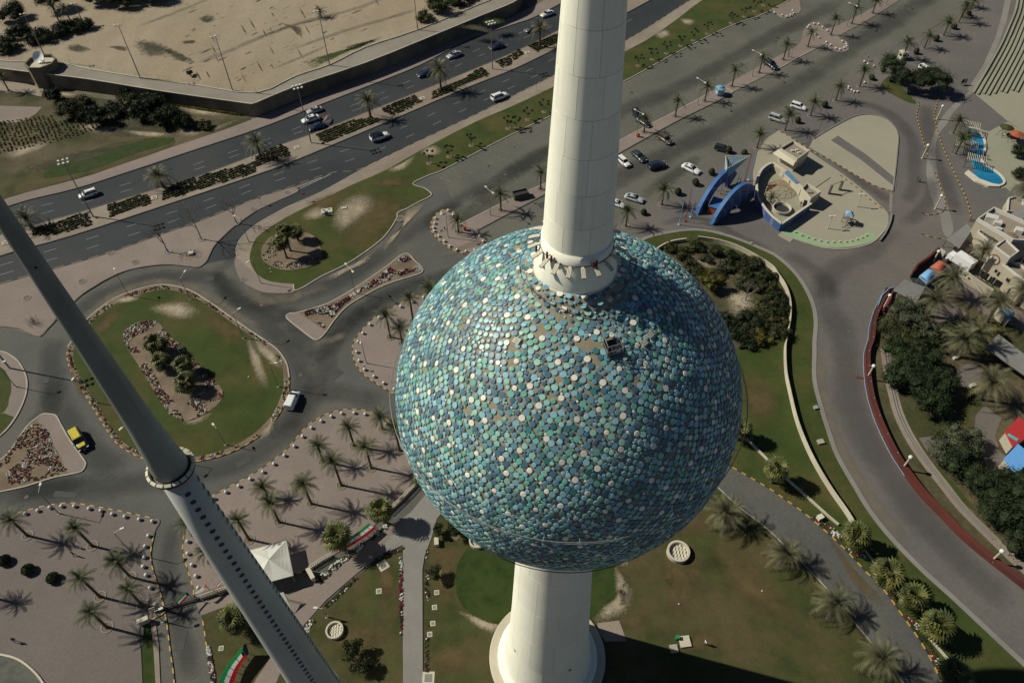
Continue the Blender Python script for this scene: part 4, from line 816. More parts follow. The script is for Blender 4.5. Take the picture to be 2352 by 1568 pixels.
def frond_mesh(name, m, L=2.6, droop=1.1, up=.9, nl=15, lw=.10, ll=.62, seed=0):
    r = random.Random(seed); mb = MB(); pts = []
    for i in range(nl+1):
        t = i/nl; x = L*(t*.92); z = up*math.sin(t*math.pi*.52)*.9-droop*t**2.2; pts.append(Vector((x, .06*math.sin(3*t+seed), z)))
    for i in range(0, nl, 3): mb.tube(pts[i], pts[min(i+3, nl)], .035*(1-i/nl)+.008, .035*(1-min(i+3, nl)/nl)+.006, 3, 0, caps=False)
    for i in range(1, nl+1):
        t = i/nl; d = (pts[i]-pts[i-1]).normalized(); s = Vector((0, 1, 0)); l = ll*(math.sin(min(1, t*1.25+.18)*math.pi*.62)**.8)*(1-.35*t)*r.uniform(.85, 1.1)
        for sg in (-1, 1):
            dr = (s*sg*.82+d*.62+Vector((0, 0, .20-.30*t))).normalized(); a = pts[i]; tip = a+dr*l+Vector((0, 0, -.10*l)); wv = d*lw
            mb.add([a-wv*.5, a+wv*.5, tip+wv*.12, tip-wv*.12], [(0, 1, 2, 3)], 0)
    return mb.mesh(name, m)
def fan_mesh(name, m, L=1.15, seed=0):
    r = random.Random(seed); mb = MB(); mb.tube((0, 0, 0), (L*.75, 0, .28), .025, .02, 3, 0, caps=False); c = Vector((L*.72, 0, .27)); n = 13; R = L*.78
    for k in range(n):
        a = math.radians(-125+250*k/(n-1)); a2 = a+math.radians(17); d = Vector((math.cos(a), math.sin(a), .12)); d2 = Vector((math.cos(a2), math.sin(a2), .04)); am = (a+a2)/2
        tip = c+Vector((math.cos(am), math.sin(am), 0))*R*r.uniform(.9, 1.1)+Vector((0, 0, -.30*abs(math.cos(am))*R-.18*R))
        mb.add([c, c+d*R*.72+Vector((0, 0, -.10)), tip, c+d2*R*.72+Vector((0, 0, -.13))], [(0, 1, 2, 3)], 0)
    return mb.mesh(name, m)
FR = [frond_mesh('frond', M['frond'], 2.7, 1.0, .95, seed=1), frond_mesh('frond', M['frond'], 2.5, 1.6, .8, seed=2), frond_mesh('frond', M['frond'], 2.2, .45, 1.25, seed=3)]
FB = [frond_mesh('frond', M['frond2'], 3.9, 1.6, 1.5, 18, .12, .75, seed=4), frond_mesh('frond', M['frond2'], 3.6, 2.5, 1.1, 18, .12, .75, seed=5), frond_mesh('frond', M['frond2'], 3.2, .7, 1.9, 17, .12, .7, seed=6)]
FN = [fan_mesh('leaf', M['fanleaf'], 1.25, 1), fan_mesh('leaf', M['fanleaf'], 1.1, 2), fan_mesh('leaf', M['fanleaf'], 1.35, 3)]
TRK = {}
def trunk_mesh(h, r, key):
    k = (round(h*2)/2, key)
    if k in TRK: return TRK[k]
    mb = MB(); n = max(4, int(h/.45)); prof = [(r*1.5, 0), (r*1.15, .25)]
    for i in range(1, n+1): z = .25+(h-.35)*i/n; prof += [(r*(1.08 if i % 2 else .92)*(1-.12*i/n), z)]
    prof += [(r*1.35, h-.05), (r*.9, h+.15), (r*.2, h+.35)]
    mb.lathe(prof, 8, 0); TRK[k] = mb.mesh('trunk', M['trunk']); return TRK[k]
def palm(q, top, kind, label, group, z0=.14, rk=None, nfr=None, ht=None):
    h = ht or max(1.2, hgt(q, top, z0)); p = g(q, z0); nm = {'date': 'date_palm', 'big': 'date_palm', 'fan': 'fan_palm'}[kind]
    o = empty(nm, p, label=label, cat='palm tree', group=group); r = {'date': .23, 'big': .36, 'fan': .25}[kind]
    h -= {'date': .3, 'big': .3, 'fan': .3}[kind]
    t = link('trunk', trunk_mesh(h, r, kind), o); S_ = {'date': FR, 'big': FB, 'fan': FN}[kind]; n = nfr or {'date': 30, 'big': 42, 'fan': 36}[kind]; sc = rk or 1.0
    a = rng.uniform(0, 6); psz = rng.uniform(.9, 1.14)
    for i in range(n):
        lay = i/n; a += 2.39996; el = (math.radians(68)*(1-lay)-math.radians(30)*lay)+rng.uniform(-.14, .14)
        if kind == 'fan': el = (math.radians(80)*(1-lay)-math.radians(48)*lay)+rng.uniform(-.12, .12)
        m_ = S_[2] if lay < .2 else (S_[0] if lay < .68 else S_[1])
        f = link('leaf' if kind == 'fan' else 'frond', m_, o, (0, 0, h+(.05 if lay > .5 else .2))); f.rotation_euler = (rng.uniform(-.5, .5), -(el*.62 if kind != 'fan' else el*.8)+ (.35 if rng.random() < .12 else 0), a); f.scale = (sc*psz*rng.uniform(.8, 1.1),)*3
    if kind == 'date':
        mb = MB(); mb.lathe([(1.05, 0), (1.05, .10), (.82, .10), (.82, .02)], 20, 0, caps=False); mb.add([(.82*math.cos(2*math.pi*k/16), .82*math.sin(2*math.pi*k/16), .022) for k in range(16)], [tuple(range(16))], 1)
        key = 'pit'
        if key not in TRK: TRK[key] = mb.mesh('tree_pit', [M['grey'], M['soil']])
        link('tree_pit', TRK[key], o)
    return o
def palms(kind, items, fmt, group, **kw):
    """items: 'c,r,bx,by,tx,ty'; labelled by their order in the list."""
    for i, s in enumerate(items.split()):
        c, r, bx, by, tx, ty = map(float, s.split(',')); palm(V(c, r, bx, by), V(c, r, tx, ty), kind, fmt.format(ORD[i]), group, **kw)
palms('date', '1,1,1860,565,1835,455 1,1,2250,365,2225,210 2,1,262,170,265,20 2,0,1212,1215,1220,1090 2,0,1500,1070,1513,930 2,0,1770,930,1785,790 2,0,2020,795,2050,650 2,0,2270,670,2290,530 3,0,140,550,155,410 3,0,365,430,380,300 3,0,578,322,600,170 3,0,768,220,795,70 3,0,960,122,985,10',
      'slim date palm, {} from the left on the paved car park strip', 'date palms on the strip between the parking rows', nfr=24, rk=1.15)
palms('date', '2,1,1045,512,1055,370 2,1,1375,315,1380,170 2,0,2250,1360,2262,1230 3,0,155,1200,185,1060 3,0,390,1065,415,940 3,0,620,925,655,800 3,0,840,795,870,650 3,0,1045,665,1075,530 3,0,1230,540,1295,400 3,0,1435,445,1478,330 3,0,1612,330,1655,210 3,0,1752,208,1795,50 3,0,1865,70,1880,0 3,0,1780,160,1825,90',
      'date palm, {} from bottom left in the row along the promenade edge', 'date palms along the promenade edge', nfr=28, rk=1.3)
palms('big', '0,1,290,520,250,430 0,1,1500,150,1510,40 1,0,50,1460,40,1310 1,0,1055,1085,1020,930 1,0,1700,830,1680,650 2,0,255,430,235,260', 'bushy old date palm, {} from the left in the highway median', 'old date palms in the highway median', rk=1.12)
palms('date', '1,2,900,955,845,790 1,2,1165,805,1110,700 1,2,1320,1000,1255,790 1,2,620,1105,560,960 1,2,1060,1160,1005,970 1,2,785,1320,715,1090 1,2,510,1490,425,1310 1,2,105,1420,50,1340', 'date palm, {} under the rounded upper kerb of the big palm plaza', 'date palms on the big pink palm plaza', nfr=32, rk=1.02)
palms('date', '1,3,215,90,115,-70 0,3,2290,250,2150,90 0,3,1950,450,1870,370 0,3,1800,200,1720,110', 'date palm near the slim needle, {} counted leftwards from the white canopy', 'date palms beside the slim needle', nfr=32, rk=1.02)
palms('date', '0,3,255,215,85,80 0,3,850,310,655,170 0,3,1200,595,1060,460 0,3,920,775,745,600 0,3,1310,850,1150,730 0,3,985,1055,845,915 0,3,-120,770,-240,640', 'leaning looking date palm, {} on the lower left plaza reading from its top kerb down', 'date palms on the lower left plaza', nfr=32, rk=1.02)
palms('date', '1,1,1445,1385,1395,1170 1,1,1235,1530,1200,1330 1,1,1345,1590,1330,1450 1,1,1610,1190,1595,1085', 'date palm, {} on the small plaza tucked against the left side of the globe', 'date palms on the plaza left of the globe', nfr=32, rk=1.025)
palms('fan', '1,1,318,735,245,560 1,1,390,640,385,560 1,1,283,800,225,670', 'tall fan palm, {} of the three in the round bed of the bean lawn', 'fan palms in the bean lawn bed', z0=.19, rk=1.25)
for (c, r, x, y), lab in (((0, 2, 1490, 110), 'low fan palm, uppermost in the roundabout rock bed'), ((0, 2, 1520, 255), 'low fan palm left of centre in the roundabout rock bed'), ((0, 2, 1730, 290), 'low fan palm right of centre in the roundabout rock bed'), ((0, 2, 1745, 450), 'largest low fan palm at the bottom of the roundabout rock bed')):
    palm(V(c, r, x, y), V(c, r, x-30, y-30), 'fan', lab, 'low fan palms on the roundabout', z0=.2, ht=2.6, rk=1.4, nfr=32)
for b, t, lab, h in (((983, 1128), (935, 1120), 'fan palm beside the fence against the lower left of the globe', 5), ((884, 1200), (860, 1181), 'fan palm at the upper end of the long flag banner', 4.5), ((785, 1260), (765, 1243), 'fan palm at the lower end of the long flag banner', 4.5), ((1693, 1010), (1706, 1030), 'fan palm beside the white wall right of the globe', 3.5), ((1772, 1108), (1794, 1068), 'fan palm standing alone on the lawn right of the park road', 4.5),
                     ((1950, 1255), (1967, 1227), 'topmost fan palm of the row between park road and promenade', 4.0), ((2020, 1340), (2042, 1316), 'second fan palm of the row between park road and promenade', 4.0), ((2076, 1392), (2098, 1366), 'yellowish fan palm, third of the row between park road and promenade', 3.8), ((2128, 1460), (2152, 1432), 'fourth fan palm of the row between park road and promenade', 4.0), ((2170, 1565), (2190, 1556), 'lowest fan palm of the row between park road and promenade', 4.0), ((553, 1440), (548, 1425), 'fan palm on the lawn directly left of the needle shaft', 3.5)):
    palm(b, t, 'fan', lab, 'fan palms around the park road', ht=h, rk=1.45, nfr=34)
for b, t, lab, h in (((1660, 1200), (1665, 1165), 'old date palm half hidden behind the lower right of the globe', 3.6), ((1795, 1290), (1797, 1262), 'spreading old date palm, topmost of the three on the lower right lawn', 3.2), ((1905, 1402), (1912, 1372), 'spreading old date palm, middle of the three on the lower right lawn', 3.2), ((2010, 1530), (2018, 1506), 'spreading old date palm, lowest of the three on the lower right lawn', 3.2),
                     ((2165, 680), (2174, 632), 'date palm leaning over the red and blue canopies', 5.5), ((2240, 612), (2250, 572), 'date palm between the box truck and the cream building', 5), ((2128, 725), (2129, 690), 'date palm beside the dark slatted roof behind the red wall', 5), ((2265, 740), (2266, 692), 'date palm in front of the cream building doors', 6), ((2216, 810), (2224, 752), 'broad date palm above the garden trees', 6), ((2250, 917), (2279, 867), 'date palm beside the long slatted roof in the garden', 5.5), ((2190, 818), (2212, 790), 'date palm at the head of the garden path', 5),
                     ((2340, 470), (2336, 424), 'date palm at the right edge below the paddling pool', 4.5), ((2330, 700), (2345, 660), 'date palm at the right edge by the building', 5)):
    palm(b, t, 'big', lab, None, ht=h, rk=rng.uniform(1.0, 1.22), nfr=44)
for b, t, lab in ((V(3, 0, 1700, 1225), V(3, 0, 1742, 1105), 'tall date palm at the top of the pergola by the pool'), (V(3, 0, 1722, 1415), V(3, 0, 1760, 1270), 'date palm in the middle of the pergola by the pool'), (V(3, 0, 1800, 1330), V(3, 0, 1800, 1230), 'date palm nearest the water in the pergola by the pool')):
    palm(b, t, 'date', lab, None, rk=1.15, nfr=30)
palm((1769, 465), (1775, 452), 'date', 'small date palm in the round planter of the playground', None, ht=1.6, rk=.85, nfr=24)
for b, t, lab in ((V(0, 0, 655, 210), V(0, 0, 605, 80), 'palm at the edge of the sand lot near the top left'), (V(0, 0, 560, 235), V(0, 0, 470, 60), 'tall palm left of another palm near the top left'), (V(0, 0, 85, 840), V(0, 0, 5, 700), 'thin dark palm at the left edge below the wall'), (V(1, 0, 600, 165), V(1, 0, 600, 90), 'small palm standing alone in the sand lot')):
    palm(b, t, 'date', lab, None, z0=4.4 if b[1] < 120 else .1, ht=2.0 if 'alone' in lab else None, rk=1.1)
# ---------------------------------------------------------------- broadleaf crowns
def crown_mesh(R, H, n, seed, m, ls=.24, blobs=14, hollow=.55):
    r = random.Random(seed); vs = []; fs = []; cs = []
    for b in range(blobs):
        a = r.uniform(0, 6.28); rr = R*math.sqrt(r.uniform(0, 1))*.72; z = H*(.18+.62*r.random())*(1-.35*(rr/R)**2); cs.append((Vector((rr*math.cos(a), rr*math.sin(a), z)), R*r.uniform(.26, .46)))
    for i in range(n):
        c, br = cs[i % blobs]; d = Vector((r.gauss(0, 1), r.gauss(0, 1), r.gauss(0, 1))).normalized(); p = c+Vector((d.x, d.y, d.z*.75))*br*r.uniform(hollow, 1.25)
        if p.z < H*.06: continue
        nrm = (d+Vector((r.gauss(0, .5), r.gauss(0, .5), r.gauss(0, .5)))).normalized(); q = nrm.to_track_quat('Z', 'Y'); s = ls*r.uniform(.6, 1.3); o = len(vs)
        vs += [p+q @ Vector((s*.5, 0, 0)), p+q @ Vector((0, s*.35, .04)), p+q @ Vector((-s*.5, 0, 0)), p+q @ Vector((0, -s*.35, -.04))]; fs.append((o, o+1, o+2, o+3))
    mb = MB(); mb.add(vs, fs)
    for c, br in cs:
        k = 7; rr = br*.60; prof = [(rr*math.sin(math.pi*i/5)+.02, -rr*.72*math.cos(math.pi*i/5)) for i in range(6)]; o = len(mb.v); mb.lathe(prof, k, 0, c)
        for i in range(o, len(mb.v)): v = Vector(mb.v[i]); mb.v[i] = tuple(c+(v-c)*(.82+.36*r.random()))
    return mb.mesh('crown', m)
def limbs(R, H, h, seed, r0=.16, m=None, nb=6):
    r = random.Random(seed); mb = MB(); top = Vector((r.uniform(-.2, .2)*R, r.uniform(-.2, .2)*R, h)); mb.path([(0, 0, 0), tuple(top*.5+Vector((.1, 0, 0))), tuple(top)], [r0*1.3, r0, r0*.8], 7)
    for k in range(nb):
        a = 6.28*k/nb+r.uniform(-.4, .4); e = top+Vector((math.cos(a)*R*.6, math.sin(a)*R*.6, H*r.uniform(.25, .6))); md = top.lerp(e, .5)+Vector((0, 0, .15*H*r.random())); mb.path([tuple(top*.92), tuple(md), tuple(e)], [r0*.6, r0*.35, r0*.12], 5)
    return mb.mesh('trunk', m or M['bark'])
def tree(q, R, H, h, m, label, seed, n=2600, z0=.12, ls=.26, cat='tree', group=None, name='tree', blobs=14, px=True):
    p = g(q, z0); o = empty(name, p, rng.uniform(0, 6.28), label=label, cat=cat, group=group)
    link('trunk', limbs(R, H, h, seed), o); link('crown', crown_mesh(R, H, n, seed, m, ls, blobs), o, (0, 0, h*.8)); return o
D_ = M['leafd']; O_ = M['leafo']; G_ = M['leaf']; GG = M['leafg']; YG = M['leafy']
for args in (
    (V(3, 0, 1110, 735), 4.6, 5.5, 3.0, D_, 'dark leafy tree, leftmost of the clump by the upper promenade', 1, 4200), (V(3, 0, 1280, 830), 5.6, 5.5, 3.0, D_, 'broad grey green tree in the middle of the promenade clump', 2, 5200), (V(3, 0, 1470, 860), 6.2, 5.5, 3.0, D_, 'largest dark tree at the right of the promenade clump', 3, 6500),
    ((1420-955+0, 0), 0, 0, 0, None, '', 0, 0)):
    if args[4] is not None: tree(*args)
TR = [  # (px, py, R, H, trunk, mat, label)
    (225, 285, 4.6, 4.5, 1.5, 'leafd', 'dark bushy tree right below the bastion'), (165, 268, 4.0, 4, 1.3, 'leafo', 'olive bushy tree between two darker trees below the bastion'), (130, 232, 3.2, 3.5, 1, 'leafd', 'dark bush against the foot of the bastion'), (270, 262, 3.6, 3, 1, 'leafg', 'grey green thorn bush in the rough ground'), (330, 268, 4.8, 4.5, 1.4, 'leafd', 'dark spreading tree in the middle of the rough ground'), (385, 285, 5.0, 4.5, 1.4, 'leafd', 'darkest spreading tree toward the right of the rough ground'), (350, 232, 3.6, 3, 1, 'leafg', 'pale shrub close under the retaining wall'), (300, 225, 3.0, 2.6, 1, 'leaf', 'shrub under the wall left of the pale one'), (470, 292, 2.6, 1.6, .4, 'leafo', 'low bush at the right end of the rough ground'),
    (1010, 28, 4.6, 4.4, 1, 'leaf', 'large green thorn bush on the corner of the sand lot'), (975, 48, 3.4, 2.4, .6, 'leafo', 'olive bush just left of the large thorn bush on the sand lot'), (1045, 12, 3.6, 3, .8, 'leafo', 'bushy shrub right of the large thorn bush on the sand lot'), (1075, 2, 3.2, 2.4, .6, 'leafo', 'uppermost bush at the top edge of the sand lot'),
    (437, 174, 1.2, 1.0, .9, 'leaf', 'small round green tree alone at the edge of the sand lot'), (1265-10, 640, 0, 0, 0, None, ''),
    (230, 5, 6, 4.5, 2.5, 'leafo', 'sprawling tree at the top edge beyond the sand lot'), (290, 12, 6.5, 4.5, 2, 'leafd', 'dark tree at the top edge right of the sprawling one'), (360, 0, 6.5, 4, 1.5, 'leafd', 'dark tree at the top edge, farthest right of the grove'), (125, 22, 6, 5, 3, 'leafo', 'tall thin crowned tree near the top left corner'), (30, 45, 5.5, 4, 1.5, 'leafd', 'dark tree near the top left corner'), (50, 85, 4.5, 3, .8, 'leafd', 'dark bush left of the hedge behind the wall'), (95, 95, 5, 2.8, .6, 'leafd', 'dark bushy hedge clump behind the wall, middle'), (150, 78, 5, 2.8, .6, 'leafd', 'dark bushy hedge clump behind the wall, right'), (190, 66, 4.5, 2.4, .6, 'leafd', 'rightmost dark clump of the hedge behind the wall'), (20, 115, 5, 3, .6, 'leafd', 'dark bush at the left edge behind the wall'),
    (1565, 585, 2.4, 1.6, .4, 'leafo', 'olive shrub at the upper left of the walled garden'), (1600, 572, 2.6, 1.6, .4, 'leaf', 'green shrub along the upper wall of the garden'), (1640, 580, 2.4, 1.6, .4, 'leafo', 'second olive shrub along the upper wall of the garden'), (1680, 598, 2.6, 1.8, .4, 'leafd', 'dark shrub by the stepped bed of the garden'), (1660, 618, 2.4, 1.5, .4, 'leafg', 'grey shrub in the middle of the garden'), (1715, 610, 2.6, 1.8, .4, 'leafo', 'olive shrub right of the grey one in the garden'), (1740, 640, 2.6, 2.0, .4, 'leafd', 'dark shrub beside the curved wall of the garden'), (1628, 660, 3.2, 3.2, 1.6, 'leafy', 'bright weeping tree close to the globe in the garden'), (1608, 640, 2.4, 2.4, 1, 'leaf', 'green shrub behind the weeping tree'), (1760, 668, 2.6, 2, .4, 'leafo', 'olive bush right of the bare tree in the garden'), (1785, 690, 2.4, 2, .4, 'leafd', 'dark bush at the bend of the garden wall'), (1770, 730, 2.8, 2.2, .5, 'leaf', 'round green bush in the lower right of the garden'), (1790, 770, 2.6, 2, .4, 'leafo', 'olive bush at the lower right corner of the garden'), (1720, 745, 3.4, 2.2, .5, 'leafd', 'low dark thicket at the bottom of the garden'), (1680, 760, 3.0, 2, .4, 'leafd', 'low dark thicket beside the globe in the garden'), (1750, 785, 2.6, 1.6, .4, 'leafy', 'yellowish hedge bush at the bottom of the garden'), (1715, 790, 2.4, 1.3, .3, 'leafd', 'trimmed hedge bush at the bottom left of the garden'), (1700, 655, 2.6, 1.8, .4, 'leafg', 'grey bush above the sandy clearing'), (1800, 720, 2.0, 1.6, .3, 'leafd', 'narrow bush squeezed against the garden wall'), (1540, 572, 2.0, 1.4, .3, 'leafo', 'small shrub at the tip of the garden'),
    (2065, 745, 4.6, 4.2, 2, 'leafg', 'greyish acacia behind the red wall'), (2035, 775, 3.6, 3.2, 1.6, 'leafo', 'olive acacia at the foot of the greyish one'), (2110, 775, 3.8, 3.4, 1.6, 'leafg', 'grey acacia right of the greyish pair'), (2060, 830, 4.6, 4.4, 2, 'leafd', 'dark ficus at the top of the tree mass inside the red wall'), (2110, 850, 4.6, 4.4, 2, 'leafd', 'dark ficus right of the topmost one inside the red wall'), (2095, 905, 5.0, 4.6, 2, 'leafd', 'biggest dark ficus in the middle of the tree mass'), (2145, 900, 4.2, 4.2, 2, 'leafd', 'dark ficus on the right of the tree mass'), (2130, 945, 4.0, 3.6, 1.6, 'leafd', 'dark ficus at the lower end of the tree mass'), (2205, 1035, 4.4, 4, 1.8, 'leafg', 'dusty green tree below the ficus mass'), (2195, 1080, 4.2, 3.6, 1.6, 'leafd', 'deep shaded tree left of the blue roof'), (2245, 1125, 4.8, 4, 1.8, 'leafd', 'dark tree below the blue roof'), (2310, 1150, 5.0, 4.4, 2, 'leafd', 'dark tree at the right edge below the blue roof'), (2290, 1205, 4.6, 4, 1.8, 'leafd', 'dark tree by the cream path near the right edge'), (2345, 1260, 4.8, 4, 1.8, 'leafd', 'lowest dark tree at the right edge'), (2260, 780, 3.4, 2.6, 1, 'leafy', 'yellow green shrub between the garden palms'), (2180, 770, 3.0, 2.6, 1, 'leafd', 'dark shrub beside the slatted canopy'), (2230, 600, 1.6, 1.6, .6, 'leafd', 'small dark shrub behind the box truck'), (2335, 358, 3.0, 2.2, .8, 'leafd', 'dark bush at the right edge by the swings'), (2345, 412, 3.0, 2.6, .8, 'leafd', 'dark bush at the right edge below the swings'), (2313, 310, 0, 0, 0, None, ''), (2120, 795, 3.2, 2.6, 1.2, 'leaf', 'green tree between the acacias and the ficus mass'), (2045, 880, 3.2, 3.2, 1.6, 'leafd', 'dark ficus pressed against the red wall'), (2150, 1010, 1.5, 1.2, .5, 'leafo', 'small bush beside the pale play frame'),
    (1270, 640-640, 0, 0, 0, None, ''), (818, 1500, 2.2, 2.2, 1.4, 'leaf', 'thin crowned tree on the lawn right of the needle'), (838, 1540, 2.0, 2, 1.2, 'leafo', 'sparse tree at the bottom edge near the straight path'), (1045, 1225, 1.6, 1.5, 1.6, 'leaf', 'young tree in a round soil pit close under the globe'), (1008, 1325, 1.5, 1.4, 1.8, 'leafo', 'young tree in a round soil pit left of the lush grass circle'), (1010, 1225, 1.3, 1.4, 1.2, 'leaf', 'young tree at the corner of the straight path')]
for i, (x, y, R, H, h, mn, lab) in enumerate(TR):
    if mn is None: continue
    on_lot = y < 215-(0 if x < 588 else (x-588)*.42) and x < 1130 and y < 135 and not (x in (130,))
    if x == 437: on_lot = True
    p = (x, y+0); tree(p, R, H, h, M[mn], lab, 20+i, n=int(700+260*R*R*.62), z0=4.45 if on_lot else .12, ls=.36 if y < 300 else .30, name='tree' if h >= 1.4 else 'bush', cat='tree' if h >= 1.4 else 'bush', blobs=20 if R > 3 else 9)
for q, lab in (((1045, 1230), 'round soil pit of the young tree under the globe'), ((1003, 1340-30), 'round soil pit of the young tree left of the lush grass circle')):
    p = g(q, .16); mb = MB(); mb.lathe([(.9, 0), (.9, .05), (.05, .06)], 18); o = mb.build('tree_pit', M['soil']); o.location = p; tag(o, lab, 'tree pit')
# hedge along the wall and the flower-row bed in the rough ground
def lump(mb, p, r, h, m, rn, n=26, ls=.14):
    for i in range(n):
        d = Vector((rn.gauss(0, 1), rn.gauss(0, 1), abs(rn.gauss(0, 1)))).normalized(); q = (d+Vector((rn.gauss(0, .4), rn.gauss(0, .4), rn.gauss(0, .4)))).normalized().to_track_quat('Z', 'Y'); c = Vector(p)+Vector((d.x*r, d.y*r, d.z*h)); s = ls*rn.uniform(.7, 1.4)
        mb.add([c+q @ Vector((s, 0, 0)), c+q @ Vector((0, s*.7, 0)), c+q @ Vector((-s, 0, 0)), c+q @ Vector((0, -s*.7, 0))], [(0, 1, 2, 3)], m)
    k = 6; mb.add([Vector(p)+Vector((r*.8*math.cos(2*math.pi*j/k), r*.8*math.sin(2*math.pi*j/k), 0)) for j in range(k)]+[Vector(p)+Vector((r*.55*math.cos(2*math.pi*j/k), r*.55*math.sin(2*math.pi*j/k), h*.75)) for j in range(k)], [(j, (j+1) % k, k+(j+1) % k, k+j) for j in range(k)]+[tuple(range(k, 2*k))], m)
def hedge(pts, w, h, m, label, step=.55, z0=.12, cat='hedge', n=22):
    L = resample([Vector(p) for p in G2(smooth(pts, 4, False), z0)], step); rn = random.Random(len(label)); mb = MB(); o = Vector((L[0].x, L[0].y, z0))
    for p in L: lump(mb, Vector((p.x, p.y, z0))-o, w/2, h, 0, rn, n)
    ob = mb.build('hedge', m); ob.location = o; tag(ob, label, cat); return ob
hedge(V(0, 0, 0, 0) and T(0, 0, '1590,960 1800,1000 2000,1030 2220,1060'), .9, .7, M['leafy'], 'clipped yellow green hedge under the right end of the wall')
hedge(D('1700,800 1730,795 1760,785 1790,768'), .9, .9, M['leafd'], 'dark clipped hedge curving along the bottom of the walled garden')
mb = MB(); rn = random.Random(4)
for k in range(46):     # rows of low planting, bottom left of the wall
    a = (0+k*9.5, 352-k*2.0-(k > 15)*(k-15)*.9); b = (a[0]-16-14*(1-k/46), a[1]-8-34*(1-k/46)-(26 if k < 16 else 8))
    L = resample([g(a, .1).to_2d(), g(b, .1).to_2d()], .75)
    for p in (q_ for q_ in L if rn.random() < .8): lump(mb, (p.x+rn.uniform(-.15, .15), p.y+rn.uniform(-.15, .15), .1), rn.uniform(.2, .36), rn.uniform(.2, .42), 0 if rn.random() < .7 else 1, rn, 6, .2)
mb.build('bedding_rows', [M['leafy'], M['petald']], kind='stuff')
# median beds : block hedges in rows
beds = ['0,1,75,660 170,640 180,690 90,710', '0,1,380,510 790,385 845,470 850,500 500,590 300,600 300,530', '0,1,980,320 1330,215 1370,235 1390,300 1010,425', '0,1,1500,160 1640,105 2351,-85 2351,20 1490,275', '1,0,0,1440 60,1400 240,1330 290,1370 320,1440 80,1500 0,1530', '1,0,545,1230 870,1110 1050,1075 1160,1100 1090,1130 740,1270 610,1320', '1,0,1160,990 1460,875 1480,905 1540,940 1250,1060 1160,1020',
        '1,0,1610,850 1880,745 2070,615 2150,690 1900,790 1620,915', '1,0,2200,570 2351,500 2351,600 2260,620', '2,0,0,490 70,455 110,500 10,560', '2,0,140,420 455,290 440,390 230,480']
for bi, s in enumerate(beds):
    c, r, rest = s.split(',', 2); P = G2(T(int(c), int(r), rest), .14); rn = random.Random(bi); mb = MB(); cx = sum(p[0] for p in P)/len(P); cy = sum(p[1] for p in P)/len(P)
    def inside(x, y):
        t = False; j = len(P)-1
        for i in range(len(P)):
            if (P[i][1] > y) != (P[j][1] > y) and x < (P[j][0]-P[i][0])*(y-P[i][1])/(P[j][1]-P[i][1])+P[i][0]: t = not t
            j = i
        return t
    xs = [p[0] for p in P]; ys = [p[1] for p in P]; d = (g((1000, 200))-g((400, 440))).to_2d().normalized(); n_ = Vector((-d.y, d.x)); ext = max(max(xs)-min(xs), max(ys)-min(ys))
    for v in np.arange(-9, 9, 1.0):
        for u in np.arange(-ext*.75, ext*.75, .46):
            x = cx+d.x*u+n_.x*v+rn.uniform(-.08, .08); y = cy+d.y*u+n_.y*v+rn.uniform(-.08, .08)
            if inside(x, y) and rn.random() < .93: lump(mb, (x-cx, y-cy, 0), rn.uniform(.30, .42), rn.uniform(.30, .60), 0 if rn.random() < .75 else 1, rn, 9, .15)
    if not mb.v: continue
    o = empty('planting_bed', (cx, cy, .14), label=f'clipped shrub bed, {ORD[bi]} from the left along the highway median', cat='plant bed', group='shrub beds in the highway median')
    tag(mb.build('shrubs', [M['leafh'], M['petald'] if bi % 2 == 0 else M['leafo']], o), kind='stuff')
    m2 = MB(); m2.prism([(p[0]-cx, p[1]-cy) for p in P], 0, .03, 0); m2.build('soil', M['soil'], o)
for i, s in enumerate(('0,1,50,665', '0,1,1418,250', '1,0,375,1355', '1,0,1530,905', '2,0,142,485')):
    c, r, x, y = map(int, s.split(',')); cover(V(c, r, x, y), 1.5, .15, M['cream'], f'pale concrete access hatch, {ORD[i]} from the left in the highway median', .4, h=.15)
# flowers and edging plants
def flowers(name, pts, cols, n, seed, z0=.16, size=(.10, .22), hole=None, edge=None):
    P = G2(smooth(pts, 3), z0); rn = random.Random(seed); mb = MB(); xs = [p[0] for p in P]; ys = [p[1] for p in P]; H_ = G2(smooth(hole, 3), z0) if hole else None
    def ins(P, x, y):
        t = False; j = len(P)-1
        for i in range(len(P)):
            if (P[i][1] > y) != (P[j][1] > y) and x < (P[j][0]-P[i][0])*(y-P[i][1])/(P[j][1]-P[i][1])+P[i][0]: t = not t
            j = i
        return t
    c = 0; tries = 0
    while c < n and tries < n*30:
        tries += 1; x = rn.uniform(min(xs), max(xs)); y = rn.uniform(min(ys), max(ys))
        if not ins(P, x, y) or (H_ and ins(H_, x, y)): continue
        nv = noise.noise(Vector((x*.28, y*.28, seed))); 
        if nv < -.12: continue
        m = cols[int((noise.noise(Vector((x*.45+9, y*.45, seed)))*.5+.5)*len(cols)*1.6-.3*len(cols)) % len(cols)] if rn.random() < .8 else rn.choice(cols)
        lump(mb, (x, y, z0), rn.uniform(*size), rn.uniform(.10, .26), m, rn, 5, .10); c += 1
    mb.build(name, [M['petalw'], M['petalr'], M['petald'], M['leafh'], M['leafo']], kind='stuff')
flowers('bow_tie_flowers', D('700,715 760,700 820,668 868,635 905,606 925,590 940,592 958,615 950,622 888,645 838,668 790,698 760,732 745,752 725,740'), [0, 0, 1, 2, 2, 0, 3], 1500, 1, .17)
flowers('rock_bed_flowers', bed1, [0, 2, 1, 2, 0, 3], 1000, 2, .21, hole=shrink(bed1, .68))
flowers('island_edge_flowers', shrink(isl, .985), [2, 1, 4, 0, 3], 700, 3, .17, size=(.10, .2), hole=shrink(isl, .95))
